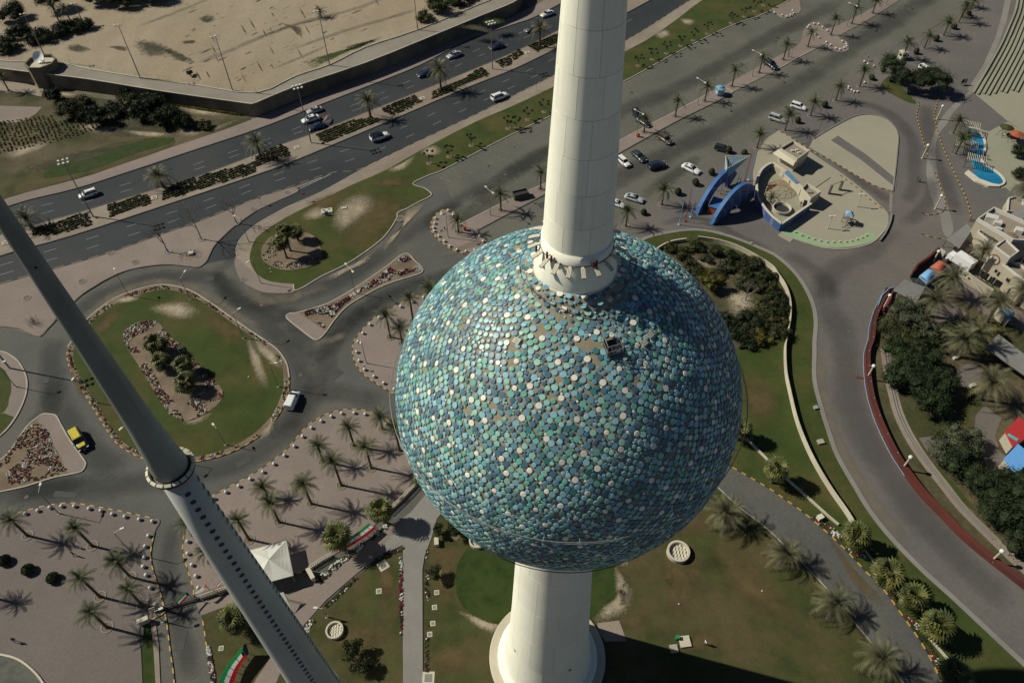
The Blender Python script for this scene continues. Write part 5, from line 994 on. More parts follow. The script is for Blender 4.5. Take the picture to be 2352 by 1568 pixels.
flowers('bean_bed_flowers', shrink(bed2, .95), [0, 4, 4, 0], 200, 4, .2, size=(.08, .2), hole=shrink([(x+18, y-10) for x, y in bed2], .8))
flowers('left_triangle_flowers', D('0,1068 60,985 90,975 108,988 140,1065 150,1080 100,1098 40,1112 0,1120'), [0, 0, 2, 1, 4, 3], 700, 5, .17)
flowers('verge_flowers', D('1846,1174 1896,1214 1944,1258 1989,1306 2029,1346 2069,1400 2109,1458 2139,1508 2170,1568 2182,1566 2120,1450 2080,1392 2040,1336 2000,1290 1950,1244 1905,1205 1860,1168'), [0, 4, 3, 1, 4, 0], 700, 6, .17, size=(.12, .28))
flowers('path_edge_flowers', D('918,1260 924,1260 924,1440 918,1440'), [2, 1, 0, 4], 120, 7, .17); flowers('path_edge_flowers', D('976,1290 984,1290 984,1540 976,1540'), [4, 2, 0], 120, 8, .17)
flowers('fence_bed_flowers', D('722,1334 780,1283 800,1270 880,1205 890,1212 790,1290 732,1342'), [0, 4, 0, 3], 260, 9, .2, size=(.12, .25)); flowers('lawn_edge_flowers', D('465,1415 474,1480 486,1568 496,1568 480,1470 474,1412'), [0, 2, 0, 1, 4], 200, 10, .17, size=(.12, .26)); flowers('path_edge_flowers', D('750,1384 700,1440 706,1446 760,1388 868,1290 925,1264 924,1258 862,1284'), [0, 2, 4, 3], 200, 12, .17)
# left triangle island
tri = D('-60,1020 0,1055 60,980 85,958 98,950 112,950 128,954 140,975 160,1010 190,1052 196,1065 188,1080 170,1086 120,1096 60,1115 0,1128 -60,1140')
slab('island', tri, -.04, .15, M['soil'], K, n=2); slab('pavement', D('96,982 88,962 98,951 112,950 128,955 140,975 160,1010 190,1052 196,1065 188,1080 170,1086 154,1084 140,1050 110,1000'), .1, .165, M['pink'], n=2)
plain_kerb(tri, closed=True)
# clipped topiary
def topiary_proto(name, r, h, m, seed):
    rn = random.Random(seed); o = empty(name, (0, 0, 0), label='x', cat='shrub'); mb = MB(); ns = 900
    for i in range(ns):
        t = rn.random(); a = rn.uniform(0, 6.28); z = t*h; rr = r*math.sin(math.pi*min(1, .12+.88*t))**.55*(1-.25*t)*rn.uniform(.86, 1.03); c = Vector((rr*math.cos(a), rr*math.sin(a), .15+z)); d = Vector((math.cos(a), math.sin(a), (t-.4)*1.6)).normalized(); q = (d+Vector((rn.gauss(0, .35),)*3)).normalized().to_track_quat('Z', 'Y'); s = .085*rn.uniform(.8, 1.6)
        mb.add([c+q @ Vector((s, 0, 0)), c+q @ Vector((0, s, 0)), c+q @ Vector((-s, 0, 0)), c+q @ Vector((0, -s, 0))], [(0, 1, 2, 3)])
    mb.lathe([(r*.5, .1), (r*.85, .1+h*.25), (r*.85, .1+h*.5), (r*.55, .1+h*.8), (.05, .1+h*.95)], 14); mb.build('foliage', m, o); s_ = MB(); s_.tube((0, 0, 0), (0, 0, .3), .08, .08, 6); s_.build('stem', M['bark'], o); return o
tp = topiary_proto('topiary', .95, 1.9, M['leafh'], 1); tp2 = topiary_proto('topiary', 1.25, 1.35, M['leafd'], 2); tp2.name = 'topiary_ball'
for i, s in enumerate('2,1,1208,400 2,1,1522,218 2,1,1683,130 2,1,1830,35 2,0,2130,1420 2,0,1985,1400 3,0,268,1130 3,0,515,985 3,0,948,730 3,0,1355,495 3,0,1540,378 3,0,1700,265 3,0,1840,140'.split()):
    c, r, x, y = map(int, s.split(',')); place(tp, g(V(c, r, x, y), .13), i, (1.0+.15*(i % 3), 1.0+.1*(i % 2), 1.0 if i % 4 else .8), f'clipped dark egg shaped shrub, {ORD[i]} from the bottom left along the promenade edge', 'clipped shrubs along the promenade edge')
for i, (x, y) in enumerate(((14, 1290), (68, 1311), (125, 1330))):
    place(tp2, g((x, y), .14), i*1.3, 1.0, 'clipped dark shrub ball, '+('leftmost', 'middle', 'rightmost')[i]+' of the three on the lower left plaza', 'shrub balls on the lower left plaza')
# pollarded trees with leaf tufts on the verge
def pollard(seed):
    rn = random.Random(seed); o = empty('pollarded_tree', (0, 0, 0), label='x', cat='tree'); mb = MB(); cr = MB(); top = Vector((0, 0, 1.4)); mb.path([(0, 0, 0), (.05, 0, .8), tuple(top)], [.13, .10, .09], 6)
    for k in range(rn.choice((5, 6, 7))):
        a = 6.28*k/6+rn.uniform(-.4, .4); e = top+Vector((math.cos(a)*rn.uniform(.8, 1.7), math.sin(a)*rn.uniform(.8, 1.7), rn.uniform(1.1, 2.4))); mb.path([tuple(top), tuple(top.lerp(e, .5)+Vector((0, 0, .25))), tuple(e)], [.07, .05, .03], 5)
        lump(cr, e-Vector((0, 0, .15)), rn.uniform(.34, .5), rn.uniform(.35, .5), 0, rn, 60, .10)
    mb.build('trunk', M['bark'], o); cr.build('crown', M['leafd'], o); m = MB(); m.lathe([(.9, 0), (.8, .05), (.05, .06)], 14); m.build('soil_pit', M['soil'], o); return o
pol = [pollard(k) for k in range(3)]
for k, p_ in enumerate(pol): p_.name = 'pollarded_tree' if k == 0 else f'pollarded_tree.{k:03d}'
for i, s in enumerate('1,0,1775,1440 1,0,1980,1335 1,0,2315,1180 2,0,40,1180 2,0,145,1100 2,0,295,1028 2,0,1160,605 2,0,1290,548 2,0,1420,492 2,0,1550,422 2,0,1665,372 2,0,1795,312 2,0,2015,212 2,0,2135,155 2,0,2230,105 3,0,60,-20 3,0,-40,50 1,0,1590,1500'.split()):
    c, r, x, y = map(int, s.split(',')); place(pol[i % 3], g(V(c, r, x, y), .16), i*1.7, 1.0, f'pollarded tree with leaf tufts, {ORD[i]} from the left on the grass verge' if i < 15 else ('pollarded tree at the top edge of the verge', 'pollarded tree next to the last one at the top edge', 'small leafless pollard at the left end of the verge')[i-15], 'pollarded trees on the grass verge')
# bare trees
def bare(q, top, label, seed, kid=M['bark2'], sp=1.0, z0=.14, lean=(0, 0)):
    rn = random.Random(seed); p = g(q, z0); h = hgt(q, top, z0); o = empty('bare_tree', p, label=label, cat='tree'); mb = MB(); tw = MB()
    def grow(a, d, l, r, dep):
        b = a+d*l; (mb if dep < 2 else tw).path([tuple(a), tuple(a.lerp(b, .5)+Vector((rn.uniform(-.05, .05)*l,)*3)), tuple(b)], [r, r*.85, r*.68], 5 if dep < 3 else 3)
        if dep > 4: return
        for k in range(3 if dep < 3 else 2):
            nd = (d+Vector((rn.gauss(0, .5), rn.gauss(0, .5), rn.uniform(-.05, .35)))*sp).normalized(); grow(b, nd, l*rn.uniform(.62, .8), r*.62, dep+1)
    grow(Vector((0, 0, 0)), Vector((lean[0], lean[1], 1)).normalized(), h*.34, .17, 0); mb.build('trunk', kid, o); tw.build('branches', kid, o)
    m = MB(); m.lathe([(1.0, 0), (1.0, .09), (.78, .09), (.78, .02), (.02, .02)], 18, caps=False); m.build('tree_pit', M['grey'], o)
bare(V(0, 1, 1545, 745), V(0, 1, 1480, 500), 'bare tree with red tinged twigs, leftmost of three by the roundabout', 3, M['bark'])
bare(V(0, 1, 1850, 630), V(0, 1, 1730, 330), 'pale bare tree, middle of three by the roundabout', 5)
bare(V(0, 1, 2175, 480), V(0, 1, 2040, 240), 'pale bare tree, rightmost of three by the roundabout', 8)
bare((1712, 690), (1738, 655), 'dead white branched tree in the walled garden', 9, M['bark2'], z0=.15)
rg = random.Random(77)
for k, (x, y, R, H, mn) in enumerate(((1575, 600, 2.2, 1.4, 'leafo'), (1590, 618, 2.6, 1.6, 'leafo'), (1620, 596, 2.2, 1.3, 'leafg'), (1700, 622, 2.4, 1.6, 'leafo'), (1735, 610, 2.4, 1.5, 'leafo'), (1730, 660, 2.4, 1.8, 'leafo'), (1755, 700, 2.8, 2.0, 'leafo'), (1745, 730, 2.6, 2.0, 'leafo'), (1775, 755, 2.8, 2.2, 'leafo'), (1700, 772, 3.0, 1.8, 'leafd'), (1725, 765, 2.8, 1.6, 'leafo'), (1670, 740, 2.6, 1.8, 'leafd'), (1790, 740, 2.2, 1.6, 'leafo'), (1765, 640, 2.2, 1.6, 'leafo'), (1650, 636, 2.2, 1.5, 'leafo'))):
    tree((x, y), R, H, .3, M[mn], f'scrubby garden bush, {ORD[k]} of the thicket inside the curved wall', 300+k, n=1500, z0=.15, ls=.26, name='bush', cat='bush', blobs=9, group='scrubby bushes of the walled garden')
for k, (x, y, R, H, h, mn, lab) in enumerate(((2085, 870, 4.2, 4.2, 2, 'leafd', 'dark ficus filling the heart of the tree mass'), (2120, 925, 4.0, 4, 2, 'leafd', 'dark ficus low in the heart of the tree mass'), (2075, 800, 3.8, 3.4, 1.6, 'leafo', 'olive tree between acacias and ficus mass'), (2170, 1055, 3.8, 3, 1.4, 'leafg', 'dusty tree left of the pale platform'), (2270, 1160, 4.4, 3.6, 1.8, 'leafd', 'dark tree filling the lower garden'), (2325, 1200, 4.6, 3.8, 1.8, 'leafd', 'dark tree second lowest at the right edge'), (360, 255, 4.2, 4, 1.4, 'leafd', 'dark thicket tree behind the spreading tree of the rough ground'), (300, 250, 4.0, 3.4, 1.4, 'leafo', 'olive thicket tree left in the rough ground'), (420, 290, 4.0, 3.0, 1, 'leafd', 'dark low tree between thicket and bush in the rough ground'), (200, 258, 3.8, 4.0, 1.4, 'leafo', 'olive tree in front of the bastion thicket'))):
    tree((x, y), R, H, h, M[mn], lab, 400+k, n=int(900+180*R*R), z0=.14, ls=.32, blobs=20)
# ================================================================ vehicles
def paint(n, c, r=.28): return mat(n, c, r, var=.04, spec=.6, scale=.5, fine=.03)
PW = paint('white_car_paint', (.72, .73, .72)); PS = paint('silver_car_paint', (.38, .40, .40), .3); PK = paint('black_car_paint', (.018, .020, .024)); PN = paint('navy_car_paint', (.020, .030, .065)); PG = paint('dark_green_car_paint', (.030, .042, .040)); PB = paint('brown_car_paint', (.10, .075, .055)); PY = paint('yellow_car_paint', (.55, .44, .03)); PGR = paint('grey_car_paint', (.10, .11, .12))
GL = mat('car_glass', (.012, .016, .020), .08, var=.05, spec=.8); TY = mat('tyre', (.020, .020, .020), .9, var=.1); RM = mat('wheel_rim', (.30, .31, .32), .4, var=.1, metal=.6); HL = mat('headlight', (.6, .62, .62), .2, var=.05); TL = mat('tail_light', (.25, .02, .015), .3, var=.05); PL = mat('plate', (.6, .6, .55), .6, var=.05); TRM = mat('black_trim', (.020, .021, .022), .6, var=.1)
SPEC = dict(
 sedan=dict(L=4.8, st=[(-2.40, .42, .74, .66), (-2.32, .30, .88, .80), (-2.0, .22, .95, .88), (-1.2, .20, .97, .91), (0, .20, .96, .92), (1.0, .20, .93, .92), (1.75, .20, .84, .90), (2.20, .26, .74, .84), (2.40, .36, .60, .68)], b=(-1.95, 1.15, .93, .84), t=(-1.05, .28, 1.42, .62), wr=.33, wx=(-1.42, 1.45)),
 suv=dict(L=4.9, st=[(-2.45, .50, 1.0, .78), (-2.38, .38, 1.12, .88), (-1.8, .30, 1.16, .95), (0, .28, 1.16, .96), (1.0, .28, 1.13, .96), (1.9, .30, 1.05, .93), (2.30, .36, .92, .88), (2.45, .46, .76, .72)], b=(-2.36, 1.25, 1.12, .90), t=(-2.12, .45, 1.78, .70), wr=.40, wx=(-1.45, 1.50)),
 van=dict(L=4.6, st=[(-2.30, .42, 1.2, .84), (-2.24, .30, 1.28, .90), (-1.5, .24, 1.30, .93), (0, .24, 1.28, .94), (1.0, .24, 1.18, .93), (1.75, .24, 1.0, .90), (2.15, .30, .84, .84), (2.30, .40, .66, .68)], b=(-2.24, 1.65, 1.20, .90), t=(-2.18, .55, 1.88, .74), wr=.33, wx=(-1.35, 1.45)))
def make_car(kind, col, label, roofc=None, hood=None, rack=False, nm=None):
    s = SPEC[kind]; o = empty(nm or 'car', (0, 0, 0), label=label, cat={'sedan': 'car', 'suv': 'SUV', 'van': 'van'}[kind]); mb = MB(); st = s['st']; n = 9; vs = []
    for x, z0, z1, w in st:
        for y, z in ((-w*.86, z0), (-w, z0+.14), (-w*1.0, (z0+z1)/2+.05), (-w*.95, z1-.06), (-w*.55, z1+.02), (w*.55, z1+.02), (w*.95, z1-.06), (w*1.0, (z0+z1)/2+.05), (w, z0+.14), (w*.86, z0)): vs.append((x, y, z))
    n = 10; fs = []
    for i in range(len(st)-1):
        for k in range(n-1): fs.append((i*n+k, i*n+k+1, (i+1)*n+k+1, (i+1)*n+k))
    fs += [tuple(range(n))[::-1], tuple((len(st)-1)*n+k for k in range(n))]; mb.add(vs, fs)
    body = mb.build('body', col, o, sm=False); body.data.polygons.foreach_set('use_smooth', [True]*(len(fs)-2)+[False]*2)
    x0, x1, zb, wb = s['b']; X0, X1, zt, wt = s['t']; xm = (X0*.5+X1*.5)
    def cab(e=0.0, zt_=zt): return [(x0-e, -wb-e, zb-.08), (x1+e, -wb*.97-e, zb-.08), (x1+e, wb*.97+e, zb-.08), (x0-e, wb+e, zb-.08), (X0, -wt, zt_), (X1, -wt*.98, zt_), (X1, wt*.98, zt_), (X0, wt, zt_)]
    F6 = [(4, 5, 6, 7), (0, 1, 5, 4), (1, 2, 6, 5), (2, 3, 7, 6), (3, 0, 4, 7)]
    g_ = MB(); g_.add(cab(), F6)
    if kind == 'van': g_.m = [1, 1, 0, 1, 1]
    g_.build('glazing', [GL, col], o)
    r_ = MB(); r_.add([(X0-.06, -wt-.04, zt-.03), (X1+.05, -wt-.02, zt-.03), (X1+.05, wt+.02, zt-.03), (X0-.06, wt+.04, zt-.03), (X0+.1, -wt*.85, zt+.045), (X1-.12, -wt*.85, zt+.045), (X1-.12, wt*.85, zt+.045), (X0+.1, wt*.85, zt+.045)], F6)
    rf = r_.build('roof', roofc or col, o)
    p_ = MB()
    for sg in (-1, 1):
        for xb, xt, w_ in ((x1, X1, .045), (x0, X0, .07), ((x0+x1)/2-.15, xm, .045), (x0*.62+x1*.38-.1, X0*.72+X1*.28, .04)):
            a = Vector((xb, sg*(wb*.985), zb-.06)); b = Vector((xt, sg*(wt+.005), zt)); p_.tube(a, b, w_, w_*.8, 4)
    p_.build('pillars', col, o)
    if kind == 'van':
        w_ = MB(); 
        for sg in (-1, 1): w_.add([(.35, sg*(wb*.965+.02), 1.22), (1.35, sg*(wb*.95+.02), 1.16), (.62, sg*(wt+.055), 1.76), (.45, sg*(wt+.055), 1.78)], [(0, 1, 2, 3)])
        w_.build('side_window', GL, o)
    if rack or kind == 'suv':
        k = MB()
        for sg in (-1, 1): k.box((xm, sg*wt*.82, zt+.08), ((X1-X0)*.8, .04, .04))
        k.build('roof_rail', TRM if col is not PK else RM, o)
    if kind == 'sedan' and col in (PW, PS): k = MB(); k.box((X1-.35, 0, zt+.047), (.42, .7, .012)); k.build('sunroof', GL, rf)
    for wx in s['wx']:
        for sg in (-1, 1):
            wy = sg*(st[3][3]-.10); wh = MB(); q = 12; wh.tube((wx, wy-sg*.11, s['wr']), (wx, wy+sg*.115, s['wr']), s['wr'], s['wr'], q); w_ = wh.build('wheel', TY, o); rm_ = MB(); rm_.tube((wx, wy+sg*.115, s['wr']), (wx, wy+sg*.13, s['wr']), s['wr']*.62, s['wr']*.5, q); rm_.build('rim', RM, w_)
    e = st[-1]; f = st[-2]; b0 = st[0]; b1 = st[1]
    for sg in (-1, 1):
        h = MB(); h.box((f[0]+.06, sg*f[3]*.78, f[2]-.14), (.26, .34, .13)); h.build('headlight', HL, o); t = MB(); t.box((b1[0]-.0, sg*b1[3]*.80, b1[2]-.20), (.14, .30, .16)); t.build('tail_light', TL, o)
        m = MB(); m.box((x1-.25, sg*(wb+.14), zb+.06), (.13, .18, .12)); m.build('mirror', col, o)
    k = MB(); k.box((e[0]-.01, 0, e[1]+.12), (.06, e[3]*1.1, .16)); k.build('grille', TRM, o); k = MB(); k.box((e[0]+.03, 0, e[1]+.02), (.02, .48, .12)); k.build('number_plate', PL, o)
    if hood: k = MB(); k.add([(1.30, -.62, st[4][2]+.035), (2.05, -.55, st[-3][2]+.045), (2.05, .55, st[-3][2]+.045), (1.30, .62, st[4][2]+.035)], [(0, 1, 2, 3)]); k.build('bonnet_panel', hood, o)
    return o
def car(kind, col, rear, front, label, z0=.012, **kw):
    a = g(rear, z0); b = g(front, z0); d = b-a; o = make_car(kind, col, label, **kw); L = SPEC[kind]['L']; sc = min(1.16, max(.98, d.length/L)); c = (a+b)/2; o.location = (c.x, c.y, z0); o.rotation_euler = (0, 0, math.atan2(d.y, d.x)); o.scale = (sc, sc, sc); return o
def cv_(k, c, t, s1, s2, lab, **kw): car(k, c, V(t[0], t[1], *s1), V(t[0], t[1], *s2), lab, **kw)
cv_('suv', PW, (0, 1), (905, 205), (735, 262), 'white SUV alone on the far carriageway at the left')
cv_('sedan', PS, (1, 0), (612, 1008), (470, 1050), 'silver saloon, uppermost of the three cars abreast by the tall light mast')
cv_('sedan', PW, (1, 0), (585, 1085), (425, 1138), 'white saloon with a sunroof, middle of the three cars abreast')
cv_('sedan', PN, (1, 0), (640, 1155), (485, 1208), 'dark saloon, lowest of the three cars abreast by the tall light mast')
cv_('sedan', PN, (1, 0), (1625, 672), (1488, 715), 'dark saloon partly behind a median palm on the far carriageway')
cv_('sedan', PS, (1, 0), (1895, 492), (1745, 552), 'old silver saloon driving away from the dark ones on the far carriageway')
cv_('sedan', PN, (1, 0), (2272, 425), (2150, 462), 'deep blue saloon beside the right hand light mast')
cv_('sedan', PW, (2, 0), (382, 122), (262, 168), 'white saloon with a pale yellow bonnet close to the tower shaft', hood=mat('pale_yellow_paint', (.6, .55, .25), .4, var=.05))
cv_('sedan', PGR, (2, 0), (235, 262), (122, 305), 'dark saloon with a bright nose behind the median palm left of the shaft')
cv_('suv', PW, (1, 0), (1050, 1305), (1225, 1248), 'white SUV with a black glass roof on the near carriageway', roofc=GL)
cv_('suv', PW, (1, 0), (2160, 938), (2315, 880), 'white SUV with a white roof on the near carriageway')
cv_('suv', PK, (2, 0), (1125, 1035), (1180, 1130), 'black SUV beside the tower shaft under the double lamp')
cv_('sedan', PK, (2, 0), (1180, 1120), (1255, 1170), 'black saloon with a pale bonnet stripe by the palm near the shaft')
cv_('suv', PB, (2, 0), (1350, 1262), (1458, 1335), 'brown SUV in the shade of a palm in the car park')
cv_('sedan', PG, (2, 0), (1110, 1405), (1215, 1500), 'dark green saloon right beside the tower shaft')
cv_('suv', PW, (2, 0), (985, 1470), (1065, 1540), 'white SUV half hidden by the tower shaft')
cv_('suv', PN, (2, 0), (1250, 1560), (1405, 1520), 'very dark blue SUV crossing the parking aisle')
car('sedan', PW, V(2, 0, 1562, 1530), V(2, 0, 1725, 1608), 'white saloon with a dark sunroof parked left of the blue sail')
cv_('suv', PK, (2, 0), (1870, 1370), (1995, 1405), 'black SUV with a silver frame behind the blue sail')
car('suv', PK, V(2, 0, 2320, 580), V(3, 0, 70, 650), 'black SUV under the palm by the right hand double lamp')
cv_('suv', PW, (3, 0), (205, 975), (345, 1020), 'white SUV, upper of the two parked along the promenade palms')
cv_('suv', PS, (3, 0), (5, 1085), (158, 1135), 'silver SUV, lower of the two parked along the promenade palms')
cv_('suv', PW, (3, 0), (1390, 625), (1490, 690), 'white pickup like car on the promenade behind the clump of trees')
cv_('sedan', PS, (2, 1), (1035, 245), (1205, 295), 'silver saloon parked beside the clipped shrubs right of the shaft')
cv_('sedan', PW, (2, 1), (900, 290), (1028, 340), 'white saloon mostly hidden by the tower shaft')
cv_('van', PW, (1, 2), (305, 640), (375, 478), 'small white delivery van by the roundabout island kerb')
cv_('suv', PK, (0, 2), (690, 840), (790, 1010), 'black SUV with yellow roof and bonnet panels below the needle', roofc=PY, hood=PY)
# box truck in the yard
a, b = g(V(3, 1, 1850, 935), .1), g(V(3, 1, 1640, 800), .1); d = b-a; tk = empty('box_truck', ((a.x+b.x)/2, (a.y+b.y)/2, .1), math.atan2(d.y, d.x), label='white box truck parked between the canopies and the cream building', cat='truck'); L = d.length
mb = MB(); mb.box((-.13*L, 0, 2.0), (L*.72, 2.3, 2.3)); mb.build('cargo_box', PW, tk); mb = MB(); mb.box((L*.37, 0, 1.25), (L*.22, 2.1, 1.5), taper=.9); mb.build('cab', PW, tk); mb = MB(); mb.box((L*.445, 0, 1.6), (.3, 1.8, .6)); mb.build('windscreen', GL, tk); mb = MB(); mb.box((0, 0, .75), (L*.95, .9, .25)); mb.build('chassis', TRM, tk)
for x in (-.32*L, -.15*L, .34*L):
    for sg in (-1, 1): m = MB(); m.tube((x, sg*.95, .45), (x, sg*1.12, .45), .45, .45, 12); m.build('wheel', TY, tk)
# rubbish skip
a, b = g(V(2, 1, 75, 255), .02), g(V(2, 1, 130, 262), .02); sk = empty('rubbish_skip', g(V(2, 1, 78, 245), .01), .35, label='dark open topped rubbish skip standing left of the tower shaft', cat='skip')
mb = MB(); W_, D2, H2 = 4.0, 2.0, 1.7
for x, y, sx, sy in ((0, D2/2, W_, .08), (0, -D2/2, W_, .08), (W_/2, 0, .08, D2), (-W_/2, 0, .08, D2)): mb.box((x, y, H2/2+.1), (sx, sy, H2))
mb.box((0, 0, .2), (W_, D2, .1))
for x in (-1.6, -.8, 0, .8, 1.6): mb.box((x, -D2/2-.06, H2/2+.1), (.08, .08, H2))
mb.build('bin_body', mat('skip_paint', (.075, .070, .055), .7, var=.3, scale=2), sk); mb = MB(); mb.box((0, 0, 1.2), (3.7, 1.75, .3)); mb.build('rubbish', M['black'], sk)
# ================================================================ globe bollards
M['globe'] = mat('white_globe', (.62, .62, .58), .55, var=.06, scale=2, col2=(.50, .48, .42))
mb = MB(); mb.ball((0, 0, .38), .34, 14); gme = mb.mesh('globe', M['globe'], True); mb = MB(); mb.lathe([(.20, 0), (.20, .08), (.14, .12)], 10); gmb = mb.mesh('base', M['kerb'])
def globes(tile, s, where, group, end):
    for i, p in enumerate(s.split()):
        c, r = tile; x, y = map(float, p.split(',')); o = empty('globe_bollard', g(V(c, r, x, y+11), .14), label=f'white globe bollard, {ORD[i]} from the {end} on {where}', cat='bollard', group=group); link('globe', gme, o); link('base', gmb, o)
globes((1, 2), '940,0 928,92 950,173 1000,253 1087,317 1175,378 1272,435', 'the kerb left of the globe', 'globe bollards left of the tiled globe', 'top')
globes((1, 1), '1541,1162 1437,1201 1332,1243 1133,1345 1050,1408 985,1488', "the small plaza's upper kerb", 'globe bollards left of the tiled globe', 'right')
globes((1, 2), '1200,750 1005,663 905,650 790,655 695,683 602,726 512,788 432,868 355,957 265,1041 167,1120 67,1193', "the big palm plaza's right kerb", 'globe bollards round the big palm plaza', 'right')
globes((0, 2), '2303,1258 2198,1323 2080,1378 1968,1437', "the big palm plaza's left tip", 'globe bollards round the big palm plaza', 'right')
globes((0, 3), '1728,262 1730,373 1768,477 1805,579 1828,688', 'the kerb between gate road and needle', 'globe bollards round the big palm plaza', 'top')
globes((0, 2), '240,1575 355,1548 465,1520 572,1507 690,1507 825,1530 933,1548 1037,1580', "the lower left plaza's top kerb", 'globe bollards round the lower left plaza', 'left')
globes((0, 3), '1153,35 1285,60 1405,77 1370,211 1340,307 1332,407 1322,493 1348,571 1385,687 1430,843', "the lower left plaza's road side", 'globe bollards round the lower left plaza', 'top')
globes((1, 1), '1882,494 1812,404 1768,363 1706,385 1652,434 1644,479 1634,518 1640,551 1682,596 1733,643 1784,688 1848,723 1930,738 2010,727 2085,700 2088,646 2057,595', 'the car park nose, anticlockwise', 'globe bollards on the car park nose', 'top right')
globes((3, 0), '375,234 362,252 420,215 463,220 500,248 543,278 435,312 468,340 535,385 573,410 620,443 660,452 697,438 722,423 717,403 680,377', 'the bulge of the paved strip', 'globe bollards on the bulge of the paved strip', 'left')
globes((3, 0), '58,115 127,137 170,150 205,138 235,118 225,97', 'the little island at the top', 'globe bollards on the little island', 'left')
globes((3, 0), '883,563 914,586 969,605', 'the barrier corner', 'globe bollards by the barrier', 'left'); globes((3, 0), '738,797 735,815 764,827 788,840 820,840 885,755', 'the promenade corner near the palms', 'globe bollards by the promenade palms', 'left')
# ================================================================ lamps and masts
M['lampw'] = mat('lamp_white', (.60, .58, .48), .5, var=.06); M['pole'] = mat('galvanised_pole', (.24, .25, .24), .5, var=.12, metal=.4)
def lamp(base, heads, label, group, z0=.14, ht=None, top=None):
    p = g(base, z0); h = ht or hgt(base, top, z0); o = empty('street_lamp', p, label=label, cat='street lamp', group=group); mb = MB(); mb.tube((0, 0, 0), (0, 0, .9), .13, .11, 8); mb.tube((0, 0, .9), (0, 0, h), .09, .055, 8); mb.build('pole', M['pole'], o)
    mb = MB(); mb.box((0, 0, .03), (.45, .45, .06)); mb.build('base_plate', M['kerb'], o); ends = []
    for q in heads: w_ = g(q, z0+h+.15); v = Vector((w_.x-p.x, w_.y-p.y, h+.15)); ends.append(v)
    for v in ends:
        u = Vector((v.x, v.y, 0)); u = u.normalized(); L = min(2.6, max(1.1, Vector((v.x, v.y)).length)); e = u*L+Vector((0, 0, h+.22)); a = MB(); a.tube((0, 0, h), u*(L-.3)+Vector((0, 0, h+.20)), .045, .04, 6); a.build('arm', M['lampw'], o)
        hd = MB(); hd.box(e, (.80, .42, .16), 0, rz=math.atan2(u.y, u.x), taper=.85); hd.box(e-Vector((0, 0, .085)), (.6, .3, .02), 1, rz=math.atan2(u.y, u.x)); hd.build('lamp_head', [M['lampw'], M['glassdark']], o)
GD = 'double headed lamps along the car park strip'
lamp(V(1, 1, 912, 1125), [V(1, 1, 825, 858), V(1, 1, 890, 928)], 'double headed lamp on the bow tie flower island', None, top=V(1, 1, 858, 893))
for i, (c, r, b, h1, h2, t) in enumerate(((1, 1, (2152, 410), (2112, 150), (2178, 205), (2145, 180)), (2, 0, (1143, 1260), (1130, 1008), (1205, 1052), (1165, 1032)), (2, 0, (1703, 965), (1705, 720), (1775, 762), (1740, 742)), (2, 0, (2205, 700), (2215, 465), (2288, 505), (2250, 482)), (3, 0, (722, 245), (748, 30), (818, 58), (780, 42)), (3, 0, (1085, 45), (1105, -170), (1165, -140), (1135, -155)))):
    lamp(V(c, r, *b), [V(c, r, *h1), V(c, r, *h2)], f'double headed lamp, {ORD[i]} from the left along the car park strip', GD, top=V(c, r, *t))
for b, h, t, lab in ((V(1, 1, 1765, 612), V(1, 1, 1705, 400), V(1, 1, 1755, 385), 'single lamp among the globes of the car park nose'), (V(0, 1, 1185, 1150), V(0, 1, 1052, 905), V(0, 1, 1075, 940), 'single lamp at the upper left edge of the roundabout island'), (V(0, 1, 1745, 1180), V(0, 1, 1700, 925), V(0, 1, 1672, 985), 'single lamp at the upper edge of the roundabout island'), (V(0, 1, 2235, 1535), V(0, 1, 2200, 1268), V(0, 1, 2150, 1305), 'single lamp at the upper right edge of the roundabout island'), (V(0, 1, 2285, 650), V(0, 1, 2155, 418), V(0, 1, 2215, 435), 'single lamp on the pink crescent by the slip road'), (V(1, 1, 42, 1032), V(0, 1, 2278, 840), V(1, 1, -25, 820), 'single lamp at the lower left of the bean lawn'),
                     (V(1, 2, 205, 415), V(1, 2, 182, 200), V(1, 2, 125, 200), 'single lamp by the white van on the roundabout island'), (V(1, 2, 1015, 200), V(1, 1, 960, 1562), V(1, 1, 968, 1550), 'single lamp on the small plaza left of the globe'), (V(0, 2, 2070, 948), V(0, 2, 1975, 780), V(0, 2, 1982, 800), 'single lamp at the bottom of the roundabout island'), (V(0, 2, 1400, 1050), V(0, 2, 1112, 802), V(0, 2, 1160, 760), 'single lamp half behind the needle on the roundabout island'), (V(0, 2, 880, 560), V(0, 2, 692, 316), V(0, 2, 745, 288), 'single lamp on the left edge of the roundabout island'), (V(0, 2, 145, 415), V(0, 2, 40, 186), V(0, 2, -10, 200), 'single lamp on the left edge paving'), (V(0, 3, 540, 10), V(0, 2, 372, 1312), V(0, 2, 360, 1380), 'single lamp at the top of the lower left plaza'), (V(0, 3, 1210, 375), V(0, 3, 1122, 150), V(0, 3, 1045, 188), 'single lamp in the middle right of the lower left plaza'), (V(0, 3, 1500, 1000), V(0, 3, 1440, 900), V(0, 3, 1415, 915), 'short lamp beside the gate road fence'), (V(1, 3, 650, 960), V(1, 3, 590, 880), V(1, 3, 610, 885), 'short lamp at the edge of the diagonal path')):
    lamp(b, [h], lab, None, top=t)
